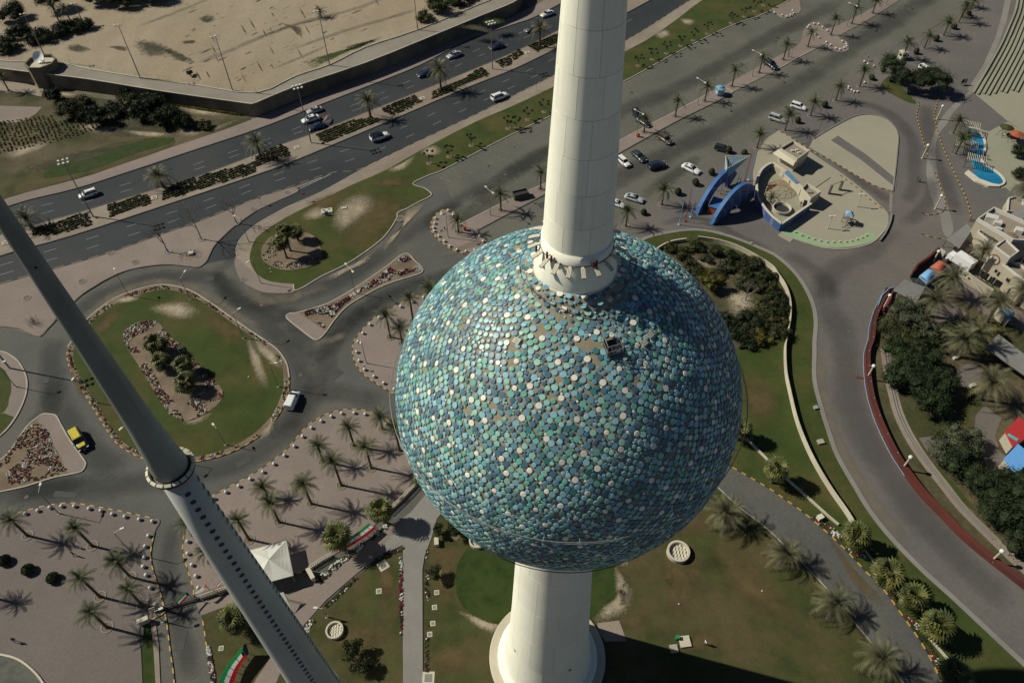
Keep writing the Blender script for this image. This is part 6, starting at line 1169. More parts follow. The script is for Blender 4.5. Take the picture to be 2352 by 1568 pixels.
def mast(base, top, label, group, z0=.14, nl=6):
    p = g(base, z0); h = hgt(base, top, z0); o = empty('light_mast', p, label=label, cat='light mast', group=group); mb = MB(); mb.tube((0, 0, 0), (0, 0, h), .20, .09, 8); mb.build('pole', M['pole'], o); ax = Vector((math.cos(.45), math.sin(.45), 0)); ay = Vector((-ax.y, ax.x, 0)); mb = MB()
    for s in (-1, 1): mb.tube(ax*-1.2+ay*(s*.7)+Vector((0, 0, h)), ax*1.2+ay*(s*.7)+Vector((0, 0, h)), .04, .04, 5)
    mb.tube(ay*-.7+Vector((0, 0, h)), ay*.7+Vector((0, 0, h)), .05, .05, 5); mb.build('crossarms', M['pole'], o)
    for k in range(nl):
        c = ax*((k % 3-1)*1.05)+ay*((.8 if k < 3 else -.8))+Vector((0, 0, h+.1)); m = MB(); m.box(c, (.62, .72, .22), 0, rz=.45, taper=.8); m.build('floodlight', M['lampw'], o)
for i, (b, t) in enumerate((((214, 497), (157, 368)), (V(1, 0, 507, 1312), V(1, 0, 388, 800)), (V(1, 0, 2172, 635), V(1, 0, 2150, 212)))): mast(b, t, f'tall light mast with six floodlights, {ORD[i]} from the left in the highway median', 'tall light masts in the highway median')
mast(V(0, 2, 90, 245), V(0, 2, -330, -240), 'tall light mast at the left edge leaving the picture', None)
for i, (b, t) in enumerate(((V(0, 0, 770, 225), V(0, 0, 690, 45)), (V(0, 0, 437, 562), V(0, 0, 235, 137)), (V(0, 0, 1290, 720), V(0, 0, 1118, 236)), (V(0, 0, 2137, 830), V(0, 0, 2008, 340)), (V(1, 0, 676, 600), V(1, 0, 590, 112)), (V(1, 0, 1486, 276), V(1, 0, 1462, -40)))):
    mast(b, t, f'thin sports light pole, {ORD[i]} from the left beside the sand lot', 'thin sports light poles beside the sand lot', z0=4.5, nl=2)
# squat cream lamps with a white globe along the promenade
def globelamp(b, t, lab):
    h = hgt(b, t, .14); o = empty('globe_lamp', g(b, .14), label=lab, cat='lamp post', group='cream globe lamps along the promenade'); m = MB(); m.tube((0, 0, 0), (0, 0, h-.35), .19, .16, 10); m.build('post', M['cream'], o); m = MB(); m.ball((0, 0, h), .42, 14); m.build('globe', M['globe'], o, sm=True); m = MB(); m.lathe([(.28, 0), (.28, .12), (.2, .2)], 10); m.build('base', M['cream'], o)
for b, t, lab in ((V(3, 0, 1550, 1095), V(3, 0, 1600, 975), 'cream globe lamp nearest the clump of promenade trees'), (V(3, 0, 1415, 1455), V(3, 0, 1470, 1335), 'cream globe lamp between the two yellow kerbs'), (V(3, 1, 1535, 350), V(3, 1, 1590, 228), 'cream globe lamp at the hooked end of the yellow kerb'), (V(3, 1, 1520, 830), V(3, 1, 1552, 735), 'cream globe lamp at the corner of the yard wall'), (V(3, 1, 1050, 1280), V(3, 1, 1108, 1140), 'cream globe lamp beside the red terrace'), (V(3, 2, 905, 345), V(3, 2, 970, 225), 'cream globe lamp on the red wall by the ficus trees'), (V(3, 2, 1230, 1175), V(3, 2, 1315, 1065), 'cream globe lamp on the red wall farther down'), (V(3, 3, 2045, 455), V(3, 3, 2148, 355), 'lowest cream globe lamp on the red wall'), (V(3, 3, 1640, 1475), V(3, 3, 1700, 1420), 'short lamp post at the lower end of the verge')): globelamp(b, t, lab)
for b, t, lab in ((V(3, 1, 815, 330), V(3, 1, 858, 215), 'plain lamp post on the playground near the yellow kerb'), (V(3, 1, 548, 530), V(3, 1, 590, 415), 'plain lamp post with two heads beside the climbing tower')):
    p = g(b, .2); h = hgt(b, t, .2); o = empty('lamp_post', p, label=lab, cat='lamp post'); m = MB(); m.tube((0, 0, 0), (0, 0, h), .13, .10, 8); m.build('post', M['cream'], o); m = MB(); m.box((.5, 0, h), (.7, .35, .15)); m.box((-.5, 0, h), (.7, .35, .15)); m.box((0, 0, h-.02), (.6, .08, .08)); m.build('lamp_head', M['lampw'], o)
# ================================================================ walls of the garden ring, red promenade wall
def wallthing(pts, w, h, m, label, name='garden_wall', z0=.12, coping=None, n=4):
    L = G2(smooth(pts, n, False), z0); o = empty(name, (L[0][0], L[0][1], z0), label=label, cat='wall'); org = Vector(L[0]); P = [tuple(Vector(p)-org) for p in L]; mb = MB(); mb.strip(P, w, 0, h, 0); mb.build('wall', m, o)
    if coping: c = MB(); c.strip(P, w+.12, h+.002, h+.12, 0); c.build('coping', coping, o)
    return o
wallthing(D('1601,552 1651,560 1701,577 1764,613 1784,636 1804,668 1813,704 1812,742 1804,784 1801,809 1803,859 1811,901 1826,964 1846,1019 1871,1071 1904,1126 1939,1176 1956,1203'), .22, 1.40, M['cream'], 'long low cream wall curving down the lawn right of the globe')
wallthing(D('1500,585 1513,573 1540,560 1575,554'), .30, 1.0, M['cream'], 'short low cream wall beside the top right of the globe')
wallthing(D('1690,985 1715,1010 1755,1050 1800,1095 1850,1140 1900,1185 1925,1206'), .28, .55, M['cream'], 'low cream edging wall between park road and lawn')
wallthing(D('2120,1450 2150,1485 2190,1530 2230,1568 2260,1600'), .26, .5, M['cream'], 'thin cream edging wall at the bottom right'); wallthing(D('1966,1240 1990,1270 2005,1290'), .26, .4, M['cream'], 'short cream edging wall beside the verge flowers')
M['redwall'] = mat('red_wall_paint', (.105, .028, .021), .8, var=.25, scale=.25, col2=(.060, .026, .024)); M['bluerail'] = mat('blue_rail', (.22, .42, .62), .5, var=.08)
red = D('2036,670 2014,714 2003,745 1999,784 1990,810 1989,846 1994,896 2006,944 2029,1001 2064,1066 2114,1134 2154,1176 2226,1248 2352,1348 2480,1450')
rw = wallthing(red, 1.0, 1.35, M['redwall'], 'long maroon wall following the outer edge of the promenade', name='promenade_wall', coping=None)
c = MB(); L = [Vector(p) for p in G2(smooth(red, 4, False), .12)]; org = rw.location.to_2d()
P = [tuple(p-org) for p in L]; c.strip(P, .16, 1.352, 1.42, 0, off=-.42); c.strip(P, .16, 1.352, 1.42, 0, off=.42); c.build('coping', M['redwall'], rw)
R = resample([Vector(p) for p in G2(smooth(red[:11], 4, False), .12)], 4.4); rl = MB()
for a, b in zip(R, R[1:]): 
    t = (b-a).normalized(); nn = Vector((-t.y, t.x)); s = 1 if nn.x < 0 else -1; rl.tube((*(a-org+nn*s*.62), .3), (*(b-org+nn*s*.62), .3), .05, .05, 5)
rl.build('rail', M['bluerail'], rw)
for a, b in zip(R[2:], R[3:]): t = (b-a).normalized(); nn = Vector((-t.y, t.x)); s = 1 if nn.x < 0 else -1; m = MB(); m.tube((*(a-org+nn*s*.62), .25), (*(a-org-nn*s*.3), 1.5), .05, .05, 5); m.build('bracket', M['bluerail'], rw)
# red cross strip painted on the promenade
slab('painted_strip', D('1968,780 1989,786 1989,791 1968,785'), .1, .146, M['redwall'], n=1) if False else None
m = MB(); a, b = g(V(3, 2, 808, 328), .148), g(V(3, 2, 900, 343), .148); t = (b-a).normalized(); nn = Vector((-t.y, t.x, 0))*.30; m.quad(a-nn, b-nn, b+nn, a+nn); m.build('painted_strip', M['redwall'], **S)
# cream service path with pipes, and the garden ground
off_ = lambda pts, dx, dy: [(x+dx, y+dy) for x, y in pts]
gp = D('2022,800 2030,860 2040,905 2052,950 2075,1000 2110,1055 2160,1120 2200,1170 2270,1240 2352,1318 2480,1420')
slab('garden_ground', red[2:]+D('2900,1500 2900,300 2352,300')[0:1]+D('2900,600 2600,560 2352,640 2240,640 2180,600 2150,590 2100,640'), .1, .16, M['rough'], n=1)
slab('garden_path', smooth(gp, 3, False)+smooth(off_(gp, 22, -6), 3, False)[::-1], .1, .19, M['dusty'], n=1)
for k in (0, 1): m = MB(); m.strip(G2(smooth(off_(gp[:9], 9+6*k, -3), 4, False), .3), .14, .19, .34, 0); tag(m.build('service_pipe', M['pole']), 'black service pipe along the cream garden path, '+('inner' if k == 0 else 'outer')+' one', 'pipe')
for s in ('2195,850 2230,830 2260,850 2240,890 2205,885', '2200,640 2260,660 2352,720 2352,760 2260,720 2215,690 2190,670', '2240,955 2262,930 2300,960 2285,1000 2300,1040 2330,1060 2310,1110 2270,1080 2240,1010', '2130,700 2180,690 2220,720 2200,745 2150,740', '2110,1005 2150,1000 2170,1045 2130,1035'): slab('garden_paving', D(s), .1, .185, M['pink2'], n=1)
for s in ('2200,770 2270,760 2340,790 2300,830 2220,800', '2190,960 2220,930 2240,1000 2260,1040 2220,1040', '2110,1010 2140,1060 2200,1120 2250,1180 2200,1150 2140,1080', '2220,890 2260,900 2250,950 2225,930'): slab('garden_lawn', D(s), .1, .18, M['grass'], n=1)
# ================================================================ balustrade and gate at the palm plaza
def balustrade(pts, label, z0=.14, h=1.15, step=.36):
    L = [Vector(p) for p in G2(pts, z0)]; o = empty('railing_fence', (L[0].x, L[0].y, z0), label=label, cat='fence'); org = L[0]; P = [tuple(p-org) for p in L]; m = MB(); m.strip(P, .42, 0, .35, 0); m.build('plinth', M['cream'], o); m = MB(); m.strip(P, .10, h, h+.08, 0); m.strip(P, .08, .5, .56, 0); m.build('rail', M['cream'], o)
    b = MB(); b.box((0, 0, .75), (.10, .16, .8)); bm = b.mesh('picket', M['cream'])
    R = resample(L, step)
    for i, p in enumerate(R):
        q = link('picket', bm, o, (p.x-org.x, p.y-org.y, 0)); t = (R[min(i+1, len(R)-1)]-R[max(i-1, 0)]); q.rotation_euler = (0, 0, math.atan2(t.y, t.x))
balustrade(D('713,1306 740,1288 763,1276'), 'cream railing between the white canopy and the flag banner'); balustrade(D('888,1181 920,1150 958,1111 985,1085'), 'cream railing running up beside the globe'); balustrade(D('462,1374 490,1364 524,1352 552,1342'), 'cream railing right of the gate road'); balustrade(D('348,1404 362,1399 374,1394'), 'short cream railing left of the gate road')
for q0, q1, lab in (((322, 1434), (345, 1424), 'cream gate pier slab at the end of the lower left railing'), ((710, 1312), (722, 1334), 'cream pier wall at the end of the railing by the canopy')):
    a, b = g(q0, .14), g(q1, .14); d = b-a; m = MB(); m.box((0, 0, .65), (d.length, .6, 1.3)); m.box((0, 0, 1.34), (d.length+.15, .75, .08)); o = m.build('gate_pier', M['cream']); o.location = ((a.x+b.x)/2, (a.y+b.y)/2, .14); o.rotation_euler = (0, 0, math.atan2(d.y, d.x)); tag(o, lab, 'wall')
m = MB(); a, b = g((377, 1398), .02), g((457, 1376), .02); d = b-a; gt = empty('sliding_gate', a, math.atan2(d.y, d.x), label='dark low sliding gate lying across the gate road', cat='gate'); m.box((d.length/2, 0, .15), (d.length, .5, .3)); m.build('track', M['darksteel'], gt); m = MB(); m.box((d.length/2, 0, 1.2), (d.length, .08, .08)); m.box((d.length/2, 0, .45), (d.length, .08, .08)); m.build('gate_frame', M['darksteel'], gt)
b = MB(); b.box((0, 0, .8), (.05, .05, .8)); bm = b.mesh('bar', M['darksteel'])
for k in range(int(d.length/.4)): link('bar', bm, gt, (.3+k*.4, 0, 0))
m = MB(); a, b = g((450, 1372), 0), g((548, 1340), 0); d = b-a; m.tube((0, 0, 0), (0, 0, 1.1), .1, .1, 8); m.tube((0, 0, 1.0), (d.x, d.y, 1.0), .05, .05, 6); o = m.build('barrier', M['darksteel']); o.location = a; tag(o, 'dark barrier arm beside the right hand gate railing', 'barrier')
# ================================================================ white canopy
cor = [g(q, 2.8) for q in ((569.5, 1264), (657.6, 1240), (673.6, 1321), (585, 1345))]; cc = sum(cor, Vector((0, 0, 0)))/4; tent = empty('canopy', (cc.x, cc.y, .14), label='white pyramid roofed canopy standing beside the needle', cat='canopy')
M['tent'] = mat('white_canvas', (.74, .74, .66), .7, var=.03, scale=.5, col2=(.68, .67, .58), translucent=.25); ap = Vector((0, 0, 4.0)); m = MB(); ce = [c-cc+Vector((0, 0, 2.66)) for c in cor]
for i in range(4):
    a, b = ce[i], ce[(i+1) % 4]; k = 6; rows = []
    for t in range(k+1):
        f = t/k; sag = .16*math.sin(f*math.pi); rows.append((a.lerp(ap, f)-Vector((0, 0, 0)), b.lerp(ap, f), a.lerp(b, .5).lerp(ap, f)-Vector((0, 0, sag))))
    for t in range(k): (a0, b0, m0), (a1, b1, m1) = rows[t], rows[t+1]; m.quad(a0, m0, m1, a1); m.quad(m0, b0, b1, m1)
m.build('roof', M['tent'], tent)
m = MB()
for i in range(4): a, b = ce[i], ce[(i+1) % 4]; m.tube(a, b, .07, .07, 6)
m.build('edge_beam', M['steel'], tent)
for i in range(4): m = MB(); e = ce[i]*.9; m.tube((e.x, e.y, 0), (e.x, e.y, 2.7), .09, .09, 8); m.tube((e.x, e.y, 2.0), tuple(ce[i].lerp(ap, .35)-Vector((0, 0, .1))), .05, .05, 6); m.build('post', M['steel'], tent)
m = MB(); m.box((0, 0, 1.25), (3.2, 2.2, 2.3), 0, rz=.3); m.box((-1.0, -1.12, 1.4), (.9, .06, .8), 1, rz=.3); m.build('booth', [M['cream'], GL], tent)
# triangular white sail beside it
tri3 = [g(q, zz) for q, zz in (((641, 1361), 3.0), ((651, 1359), 3.2), ((671, 1403), .6))]; m = MB(); o0 = Vector((tri3[0].x, tri3[0].y, .14)); pp = [p-o0 for p in tri3]; m.add(pp+[p-Vector((0, 0, .06)) for p in pp], [(0, 1, 2), (5, 4, 3), (0, 3, 4, 1), (1, 4, 5, 2), (2, 5, 3, 0)]); st = empty('shade_sail', o0, label='narrow white triangular sail between needle and path', cat='shade sail'); m.build('sail', M['tent'], st); m = MB()
for p in pp: m.tube((p.x, p.y, 0), (p.x, p.y, p.z), .05, .05, 6)
m.build('post', M['steel'], st)
# ================================================================ flags
FG = mat('flag_green', (.015, .30, .085), .7, var=.08, translucent=.5); FWh = mat('flag_white', (.68, .70, .70), .7, var=.04, translucent=.5); FRd = mat('flag_red', (.45, .012, .015), .7, var=.08, translucent=.5); FBk = mat('flag_black', (.012, .012, .014), .7, var=.1, translucent=.5); FO = mat('flag_orange', (.60, .10, .02), .7, var=.08, translucent=.5)
def flag(top, bot, zt, zb, label, hoist='start', blk=.28, cols=(0, 1, 2), wave=.18, pole=True, name='flag', pc=None, frame_=False):
    """Striped flag hung between an upper and a lower edge; the dark trapezium sits at the hoist."""
    n = 28; Tt = smooth(top, 12, False); Bb = smooth(bot, 12, False); rs = lambda L, f: (lambda i, r: tuple(L[i][a]*(1-r)+L[min(i+1, len(L)-1)][a]*r for a in (0, 1)))(int(f*(len(L)-1)), f*(len(L)-1)-int(f*(len(L)-1)))
    fz = lambda z, f: z[0]*(1-f)+z[1]*f if isinstance(z, tuple) else z; o0 = g(rs(Bb, 0), 0.14); o = empty(name, o0, label=label, cat='flag'); m = MB(); rows = []
    for i in range(n+1):
        f = i/n; a = g(rs(Tt, f), fz(zt, f)); b = g(rs(Bb, f), fz(zb, f)); col = []
        for k in range(7): t = k/6; p = a.lerp(b, t)-o0; nn = Vector((0.6, .8, 0)); p += nn*(wave*math.sin(f*11+t*1.5)); col.append(p)
        rows.append(col)
    for i in range(n):
        for k in range(6):
            s = k//2; f = (i+.5)/n; f = f if hoist == 'start' else 1-f; tt = (k+.5)/6; cut = blk*(1-max(0, abs(tt-.5)-.167)*3*.62) if blk else -1
            m.quad(rows[i][k], rows[i+1][k], rows[i+1][k+1], rows[i][k+1], 3 if f < cut else cols[s])
    me_ = [FG, FWh, FRd, FBk, FO]; m.build('cloth', me_, o)
    h = rows[0] if hoist == 'start' else rows[-1]
    if pole: p = MB(); p.tube((h[0].x, h[0].y, 0), (h[0].x, h[0].y, h[0].z+.15), .06, .045, 6); p.build('pole', M['pole'], o)
    if frame_:
        p = MB()
        for i in range(0, n+1, 4): p.tube((rows[i][6].x+.9, rows[i][6].y-.5, 0), rows[i][0], .05, .05, 5); p.tube((rows[i][6].x, rows[i][6].y, 0), rows[i][6], .05, .05, 5)
        p.build('support_frame', M['steel'], o)
    return o
flag(D('787,1242 805,1232 826,1218 846,1201'), D('778,1268 805,1254 838,1233 866,1211'), 3.0, .5, 'long green, white and red flag banner leaning beside the fan palms', hoist='end', blk=0, wave=.06, pole=False, name='flag_banner', frame_=True)
flag(D('564,1475 547,1496 525,1523 510,1546 500,1570 494,1600'), D('571,1500 560,1516 547,1538 536,1566 530,1590 526,1612'), 3.4, .8, 'huge striped flag with black hoist at the bottom edge left of the needle', hoist='start', blk=.18, wave=.10, pole=False, name='flag_banner', frame_=True)
flag(V(0, 3, 1722, 730) and T(0, 3, '1718,732 1690,745 1660,775 1630,812'), T(0, 3, '1732,762 1710,790 1685,815 1655,848'), 3.0, 2.2, 'green, white and red flag with black hoist on a pole by the gate', blk=.22, wave=.12, name='flag')
flag(T(0, 3, '1885,662 1860,680 1830,710 1795,735'), T(0, 3, '1895,690 1870,712 1840,740 1805,752'), 3.0, 2.2, 'orange, white and yellow flag beside the striped one by the gate', blk=.25, cols=(1, 1, 1), wave=.10, name='flag').children[0].data.materials[3] = FO
flag(T(0, 3, '2045,612 2025,630 2005,650'), T(0, 3, '2050,640 2030,665 2002,700'), 3.0, 2.0, 'small striped flag half behind the needle', blk=.2, wave=.15)
car_flag = flag(T(1, 0, '636,1040 642,1058 630,1085'), T(1, 0, '652,1050 650,1075 618,1118'), 1.9, 1.2, 'small red flag on a thin post behind the three cars abreast', blk=.2, cols=(2, 2, 1), wave=.1)
# ================================================================ round tubs, boxes and small things on the lawns
def tub(q, R, H_, label):
    o = empty('round_tub', g(q, .16), label=label, cat='concrete tub'); m = MB(); m.lathe([(R, 0), (R*1.0, H_), (R*.82, H_), (R*.78, .12)], 32, 0, caps=False); m.build('wall', M['cream'], o, sm=False); m = MB(); m.lathe([(R*.8, .1), (.05, .1)], 24, caps=False); m.build('floor', M['soil'], o); b = MB(); b.box((0, 0, 0), (.42, .20, .14)); bm = b.mesh('block', M['lampface'])
    for i in range(-2, 3):
        for j in range(-2, 3):
            if abs(i)+abs(j) < 4: k = link('block', bm, o, (i*.27*R/.95-.02*j, j*.32*R/.95+.05, .22+.02*((i+j) % 2))); k.rotation_euler = (0, 0, 1.2); k.scale = (R/1.1,)*3
tub(V(2, 3, 1523, 375), 2.0, .95, 'round concrete tub filled with pale blocks right of the tower foot'); tub(V(1, 3, 727, 1092), 1.45, .75, 'round concrete tub with pale blocks on the lawn by the needle'); tub(V(1, 3, 2035, 270), 1.5, .75, 'round concrete tub peeking out under the lower left of the globe')
def boxthing(name, q, size, m, label, cat, rz=0, z0=.16, extra=None):
    o = MB(); o.box((0, 0, size[2]/2), size, 0); o.box((0, 0, size[2]+.03), (size[0]+.08, size[1]+.08, .06), 1)
    if extra: extra(o)
    k = o.build(name, [m, extra and M['kerbdark'] or m]); k.location = g(q, z0); k.rotation_euler = (0, 0, rz); tag(k, label, cat); return k
M['grn'] = mat('green_cabinet', (.03, .20, .05), .6, var=.1); M['blu'] = mat('blue_panel', (.10, .22, .36), .6, var=.1); M['ltgreen'] = mat('pale_green_cabinet', (.24, .33, .27), .6, var=.1)
boxthing('cable_cabinet', V(2, 3, 1515, 1160), (.5, .5, .9), M['grn'], 'green cable cabinet on the lawn above the tower shadow', 'cabinet'); boxthing('concrete_slab', V(2, 3, 1585, 1190), (1.7, 1.7, .3), M['cream'], 'pale concrete slab beside the green cable cabinet', 'slab', .1); boxthing('concrete_slab', V(2, 3, 1485, 1255), (1.2, 1.2, .25), M['kerb'], 'smaller pit frame below the green cable cabinet', 'slab', .1)
slab('paved_patch', D('1372,1430 1422,1424 1440,1472 1390,1472 1376,1450'), .1, .205, M['dusty'], n=1)
boxthing('information_sign', V(1, 1, 652, 408), (.9, .25, 1.2), M['blu'], 'small blue sign standing on the bean lawn by the concrete vault', 'sign', .2); boxthing('cabinet', V(3, 1, 2145, 710), (.9, .7, .4), M['ltgreen'], 'pale green cabinet on the lawn ring right of the globe', 'cabinet', .3); boxthing('cabinet', V(3, 1, 2165, 675) if False else (1764-588+541+8, 392+168), (.5, .5, .3), M['ltgreen'], 'tiny pale green box above the pale green cabinet', 'cabinet')
boxthing('cabinet', V(3, 2, 435, 612), (.8, .7, .4), M['ltgreen'], 'pale green box pair beside the promenade kerb', 'cabinet', .2); boxthing('slab', V(3, 2, 480, 925), (1.2, .9, .35), M['kerb'], 'pale stone slab on the lawn beside the promenade kerb', 'slab', .2); boxthing('cabinet', V(3, 3, 470, 60), (1.0, .8, .9), M['lampw'], 'white cabinet on the verge beside the park road', 'cabinet', .4)
boxthing('cabinet', V(1, 3, 1660, 285), (.7, 1.3, .9), M['cream'], 'cream electrical cabinet beside the straight path under the globe', 'cabinet', .1)
boxthing('cabinet', V(0, 1, 1758, 765), (1.1, 1.0, .5), M['cream'], 'cream box under the leftmost bare tree', 'cabinet', .1, .14)
M['bin'] = mat('orange_bin', (.52, .085, .03), .6, var=.1)
for q, lab in ((V(1, 1, 1920, 545), 'orange litter bin on the car park nose'), (V(2, 0, 1160, 1258), 'orange litter bin under the double lamp right of the shaft')):
    o = empty('litter_bin', g(q, .14), label=lab, cat='litter bin'); m = MB(); m.box((0, 0, .55), (.62, .62, 1.0), 0, taper=1.1); m.build('body', M['bin'], o); m = MB(); m.box((0, 0, 1.1), (.72, .72, .12)); m.build('lid', M['bin'], o)
o = empty('hydrant', g(V(1, 1, 1732, 538), .14), label='red hydrant on the car park nose', cat='hydrant'); m = MB(); m.lathe([(.16, 0), (.12, .1), (.12, .6), (.16, .65), (.05, .78)], 10); m.tube((-.25, 0, .45), (.25, 0, .45), .07, .07, 8); m.build('body', M['rust'], o)
o = empty('pit_cover', g(V(1, 1, 1705, 552), .142), .4, label='grated pit cover beside the red hydrant', cat='pit cover'); m = MB(); m.box((0, 0, .02), (1.9, 1.1, .04)); m.build('slab', M['dusty'], o); m = MB(); m.box((0, 0, .05), (.7, .6, .02)); m.build('grate', M['darksteel'], o)
# octagonal blue kiosk
ko = empty('kiosk', g(V(2, 0, 1903, 868), .14), .2, label='octagonal blue and white kiosk on the car park strip', cat='kiosk'); m = MB(); m.lathe([(1.45, 0), (1.45, 2.1)], 8, 0); m.build('wall', M['blu'], ko)
for k in range(8): a = math.pi/8+k*math.pi/4; w_ = MB(); w_.box((math.cos(a)*1.36, math.sin(a)*1.36, 1.2), (.05, .75, 1.1), 0, M=Matrix.Rotation(a, 3, 'Z')); w_.build('window', M['lampw'], ko)
m = MB(); m.lathe([(1.75, 2.1), (1.7, 2.2), (.9, 2.55), (.85, 2.75), (.1, 3.0)], 8); m.build('roof', mat('kiosk_roof', (.15, .32, .45), .6, var=.08), ko)
# guard booth + barrier at the promenade entrance
gb = empty('guard_booth', g(V(3, 0, 1225, 540), .14), .3, label='small cream guard booth under the promenade palms', cat='booth'); m = MB(); m.box((0, 0, 1.2), (1.9, 1.9, 2.4)); m.build('wall', M['cream'], gb); m = MB(); m.box((0, 0, 2.47), (2.4, 2.4, .14)); m.box((0, 0, 2.6), (1.7, 1.7, .12)); m.build('roof', M['cream'], gb)
for a in (0, 1, 2, 3): m = MB(); m.box((math.cos(a*math.pi/2)*.96, math.sin(a*math.pi/2)*.96, 1.5), (.05, 1.2, .8), 0, M=Matrix.Rotation(a*math.pi/2, 3, 'Z')); m.build('window', GL, gb)
# little signs on posts
def sign(q, lab, h=2.4, m=None, s=(.7, .05, .7), z0=.14):
    o = empty('sign_post', g(q, z0), .5, label=lab, cat='sign'); k = MB(); k.tube((0, 0, 0), (0, 0, h), .04, .04, 6); k.build('post', M['pole'], o); k = MB(); k.box((0, -.05, h-.2), s); k.build('panel', m or M['lampw'], o)
M['signred'] = mat('sign_red', (.45, .03, .03), .5, var=.05)
def round_sign(q, lab, h=2.6):
    o = empty('sign_post', g(q, .14), label=lab, cat='sign'); k = MB(); k.tube((0, 0, 0), (0, 0, h), .04, .04, 6); k.build('post', M['pole'], o); k = MB(); k.tube((0, -.04, h), (0, -.08, h), .40, .40, 16); k.build('panel', M['signred'], o); k = MB(); k.tube((0, -.081, h), (0, -.10, h), .30, .30, 16); k.build('face', M['lampw'], o)
round_sign(V(2, 0, 222, 835), 'round red rimmed road sign at the highway verge left of the shaft'); sign(V(1, 1, 452, 275), 'small orange triangular sign at the slip road kerb', m=M['bin']); sign(V(1, 1, 48, 308), 'small white sign on the paved tongue of the slip road'); sign(V(3, 0, 905, 560), 'square white sign at the promenade barrier', h=1.6, s=(.9, .06, .9)); sign(V(0, 1, 835, 425), 'small grey sign beside the left light mast', h=1.8); sign(V(1, 0, 2300, 635), 'small white sign in the median shrub bed', h=1.8)
sign(V(3, 3, 2050, 470), 'tiny plate at the foot of the lowest globe lamp', h=.9, s=(.3, .04, .3)); sign(V(1, 2, 1005, 262), 'little black sign among the globe bollards left of the globe', h=1.6, s=(.5, .05, .5))
# leaning shelter frames of bare bent twigs on the left pavement (dead hedge bundle)
tw = empty('dead_shrub', g((78, 742), .14), label='dead twiggy shrub standing on the upper left paving', cat='shrub'); m = MB(); rn = random.Random(3)
for k in range(70): a = rn.uniform(0, 6.28); r_ = rn.uniform(0, 1.3); m.tube((math.cos(a)*r_, math.sin(a)*r_, 0), (math.cos(a)*r_*1.3, math.sin(a)*r_*1.3, rn.uniform(.8, 1.9)), .018, .010, 3, caps=False)
m.build('branches', M['bark2'], tw)
# ================================================================ playground : arches, sail, drum wall, towers
def C4(x, y): return (1492.9+x*.20028, 321.6+y*.20028)
def C5(x, y): return (1998.3+x*.22705, 413.4+y*.22705)
def t4(s): return [C4(*map(float, p.split(','))) for p in s.split()]
def t5(s): return [C5(*map(float, p.split(','))) for p in s.split()]
M['bluep'] = mat('blue_mural_paint', (.045, .13, .32), .6, var=.15, scale=.8, col2=(.06, .17, .38), fine=.06); M['redp'] = mat('red_mural_paint', (.28, .035, .025), .6, var=.15); M['orangep'] = mat('brick_orange_paint', (.36, .09, .035), .7, var=.12)
m_ = bpy.data.materials.new('mural_swirl'); m_.use_nodes = True; nt = m_.node_tree; b_ = nt.nodes['Principled BSDF']; tc_ = nt.nodes.new('ShaderNodeTexCoord'); wv_ = nt.nodes.new('ShaderNodeTexWave'); wv_.wave_type = 'RINGS'; wv_.rings_direction = 'SPHERICAL'; wv_.inputs['Scale'].default_value = .10; wv_.inputs['Distortion'].default_value = 3.5; wv_.inputs['Detail'].default_value = 1.5; rp_ = nt.nodes.new('ShaderNodeValToRGB'); rp_.color_ramp.interpolation = 'CONSTANT'
rp_.color_ramp.elements[0].color = (.03, .10, .27, 1); rp_.color_ramp.elements[1].color = (.22, .03, .028, 1); rp_.color_ramp.elements[1].position = .55; e_ = rp_.color_ramp.elements.new(.8); e_.color = (.07, .18, .38, 1)
nt.links.new(tc_.outputs['Object'], wv_.inputs['Vector']); nt.links.new(wv_.outputs['Fac'], rp_.inputs[0]); nt.links.new(rp_.outputs[0], b_.inputs['Base Color']); b_.inputs['Roughness'].default_value = .6; M['mural'] = m_
def arch(q0, q1, H_, th, label, hole):
    """Standing crescent panel between two ground points."""
    a, b = g(q0, .14), g(q1, .14); d = b-a; L = d.length; o = empty('painted_arch', a, math.atan2(d.y, d.x), label=label, cat='arch'); n = 22; out = []
    for i in range(n+1): t = i/n; x = L*t; z = H_*math.sin(math.pi*min(1, (t*.94+.0)))**.62 if t > 0 else 0; out.append((x, max(0, z)))
    inn = [(L*(hole[0]+(hole[1]-hole[0])*i/12), H_*hole[2]*math.sin(math.pi*i/12)**.6 if 0 < i < 12 else 0) for i in range(13)]
    poly = out+inn[::-1]; tr = tessellate_polygon([[Vector((x, z, 0)) for x, z in poly]]); m = MB(); k = len(poly); vs = [(x, -th/2, z) for x, z in poly]+[(x, th/2, z) for x, z in poly]
    m.add(vs, [tuple(t) for t in tr]+[tuple(i+k for i in t[::-1]) for t in tr], 0); m.add(vs, [(i, (i+1) % k, k+(i+1) % k, k+i) for i in range(k)], 1); m.build('panel', [M['mural'], M['bluep']], o); return o
arch(C4(528, 856), C4(960, 470), 7.4, 1.0, 'left of two blue and red painted standing arches', (.25, .80, .55)); arch(C4(702, 972), C4(1165, 650), 7.6, 1.0, 'right of two blue and red painted standing arches', (.38, .60, .30))
pb = empty('ticket_booth', g(C4(740, 800), .14), -.5, label='brick red ticket counter between the two painted arches', cat='booth'); m = MB(); m.box((0, 0, 1.1), (2.6, 4.2, 2.2)); m.build('wall', M['orangep'], pb); m = MB(); m.box((0, 0, 2.26), (2.9, 4.5, .12)); m.build('roof', M['bluep'], pb)
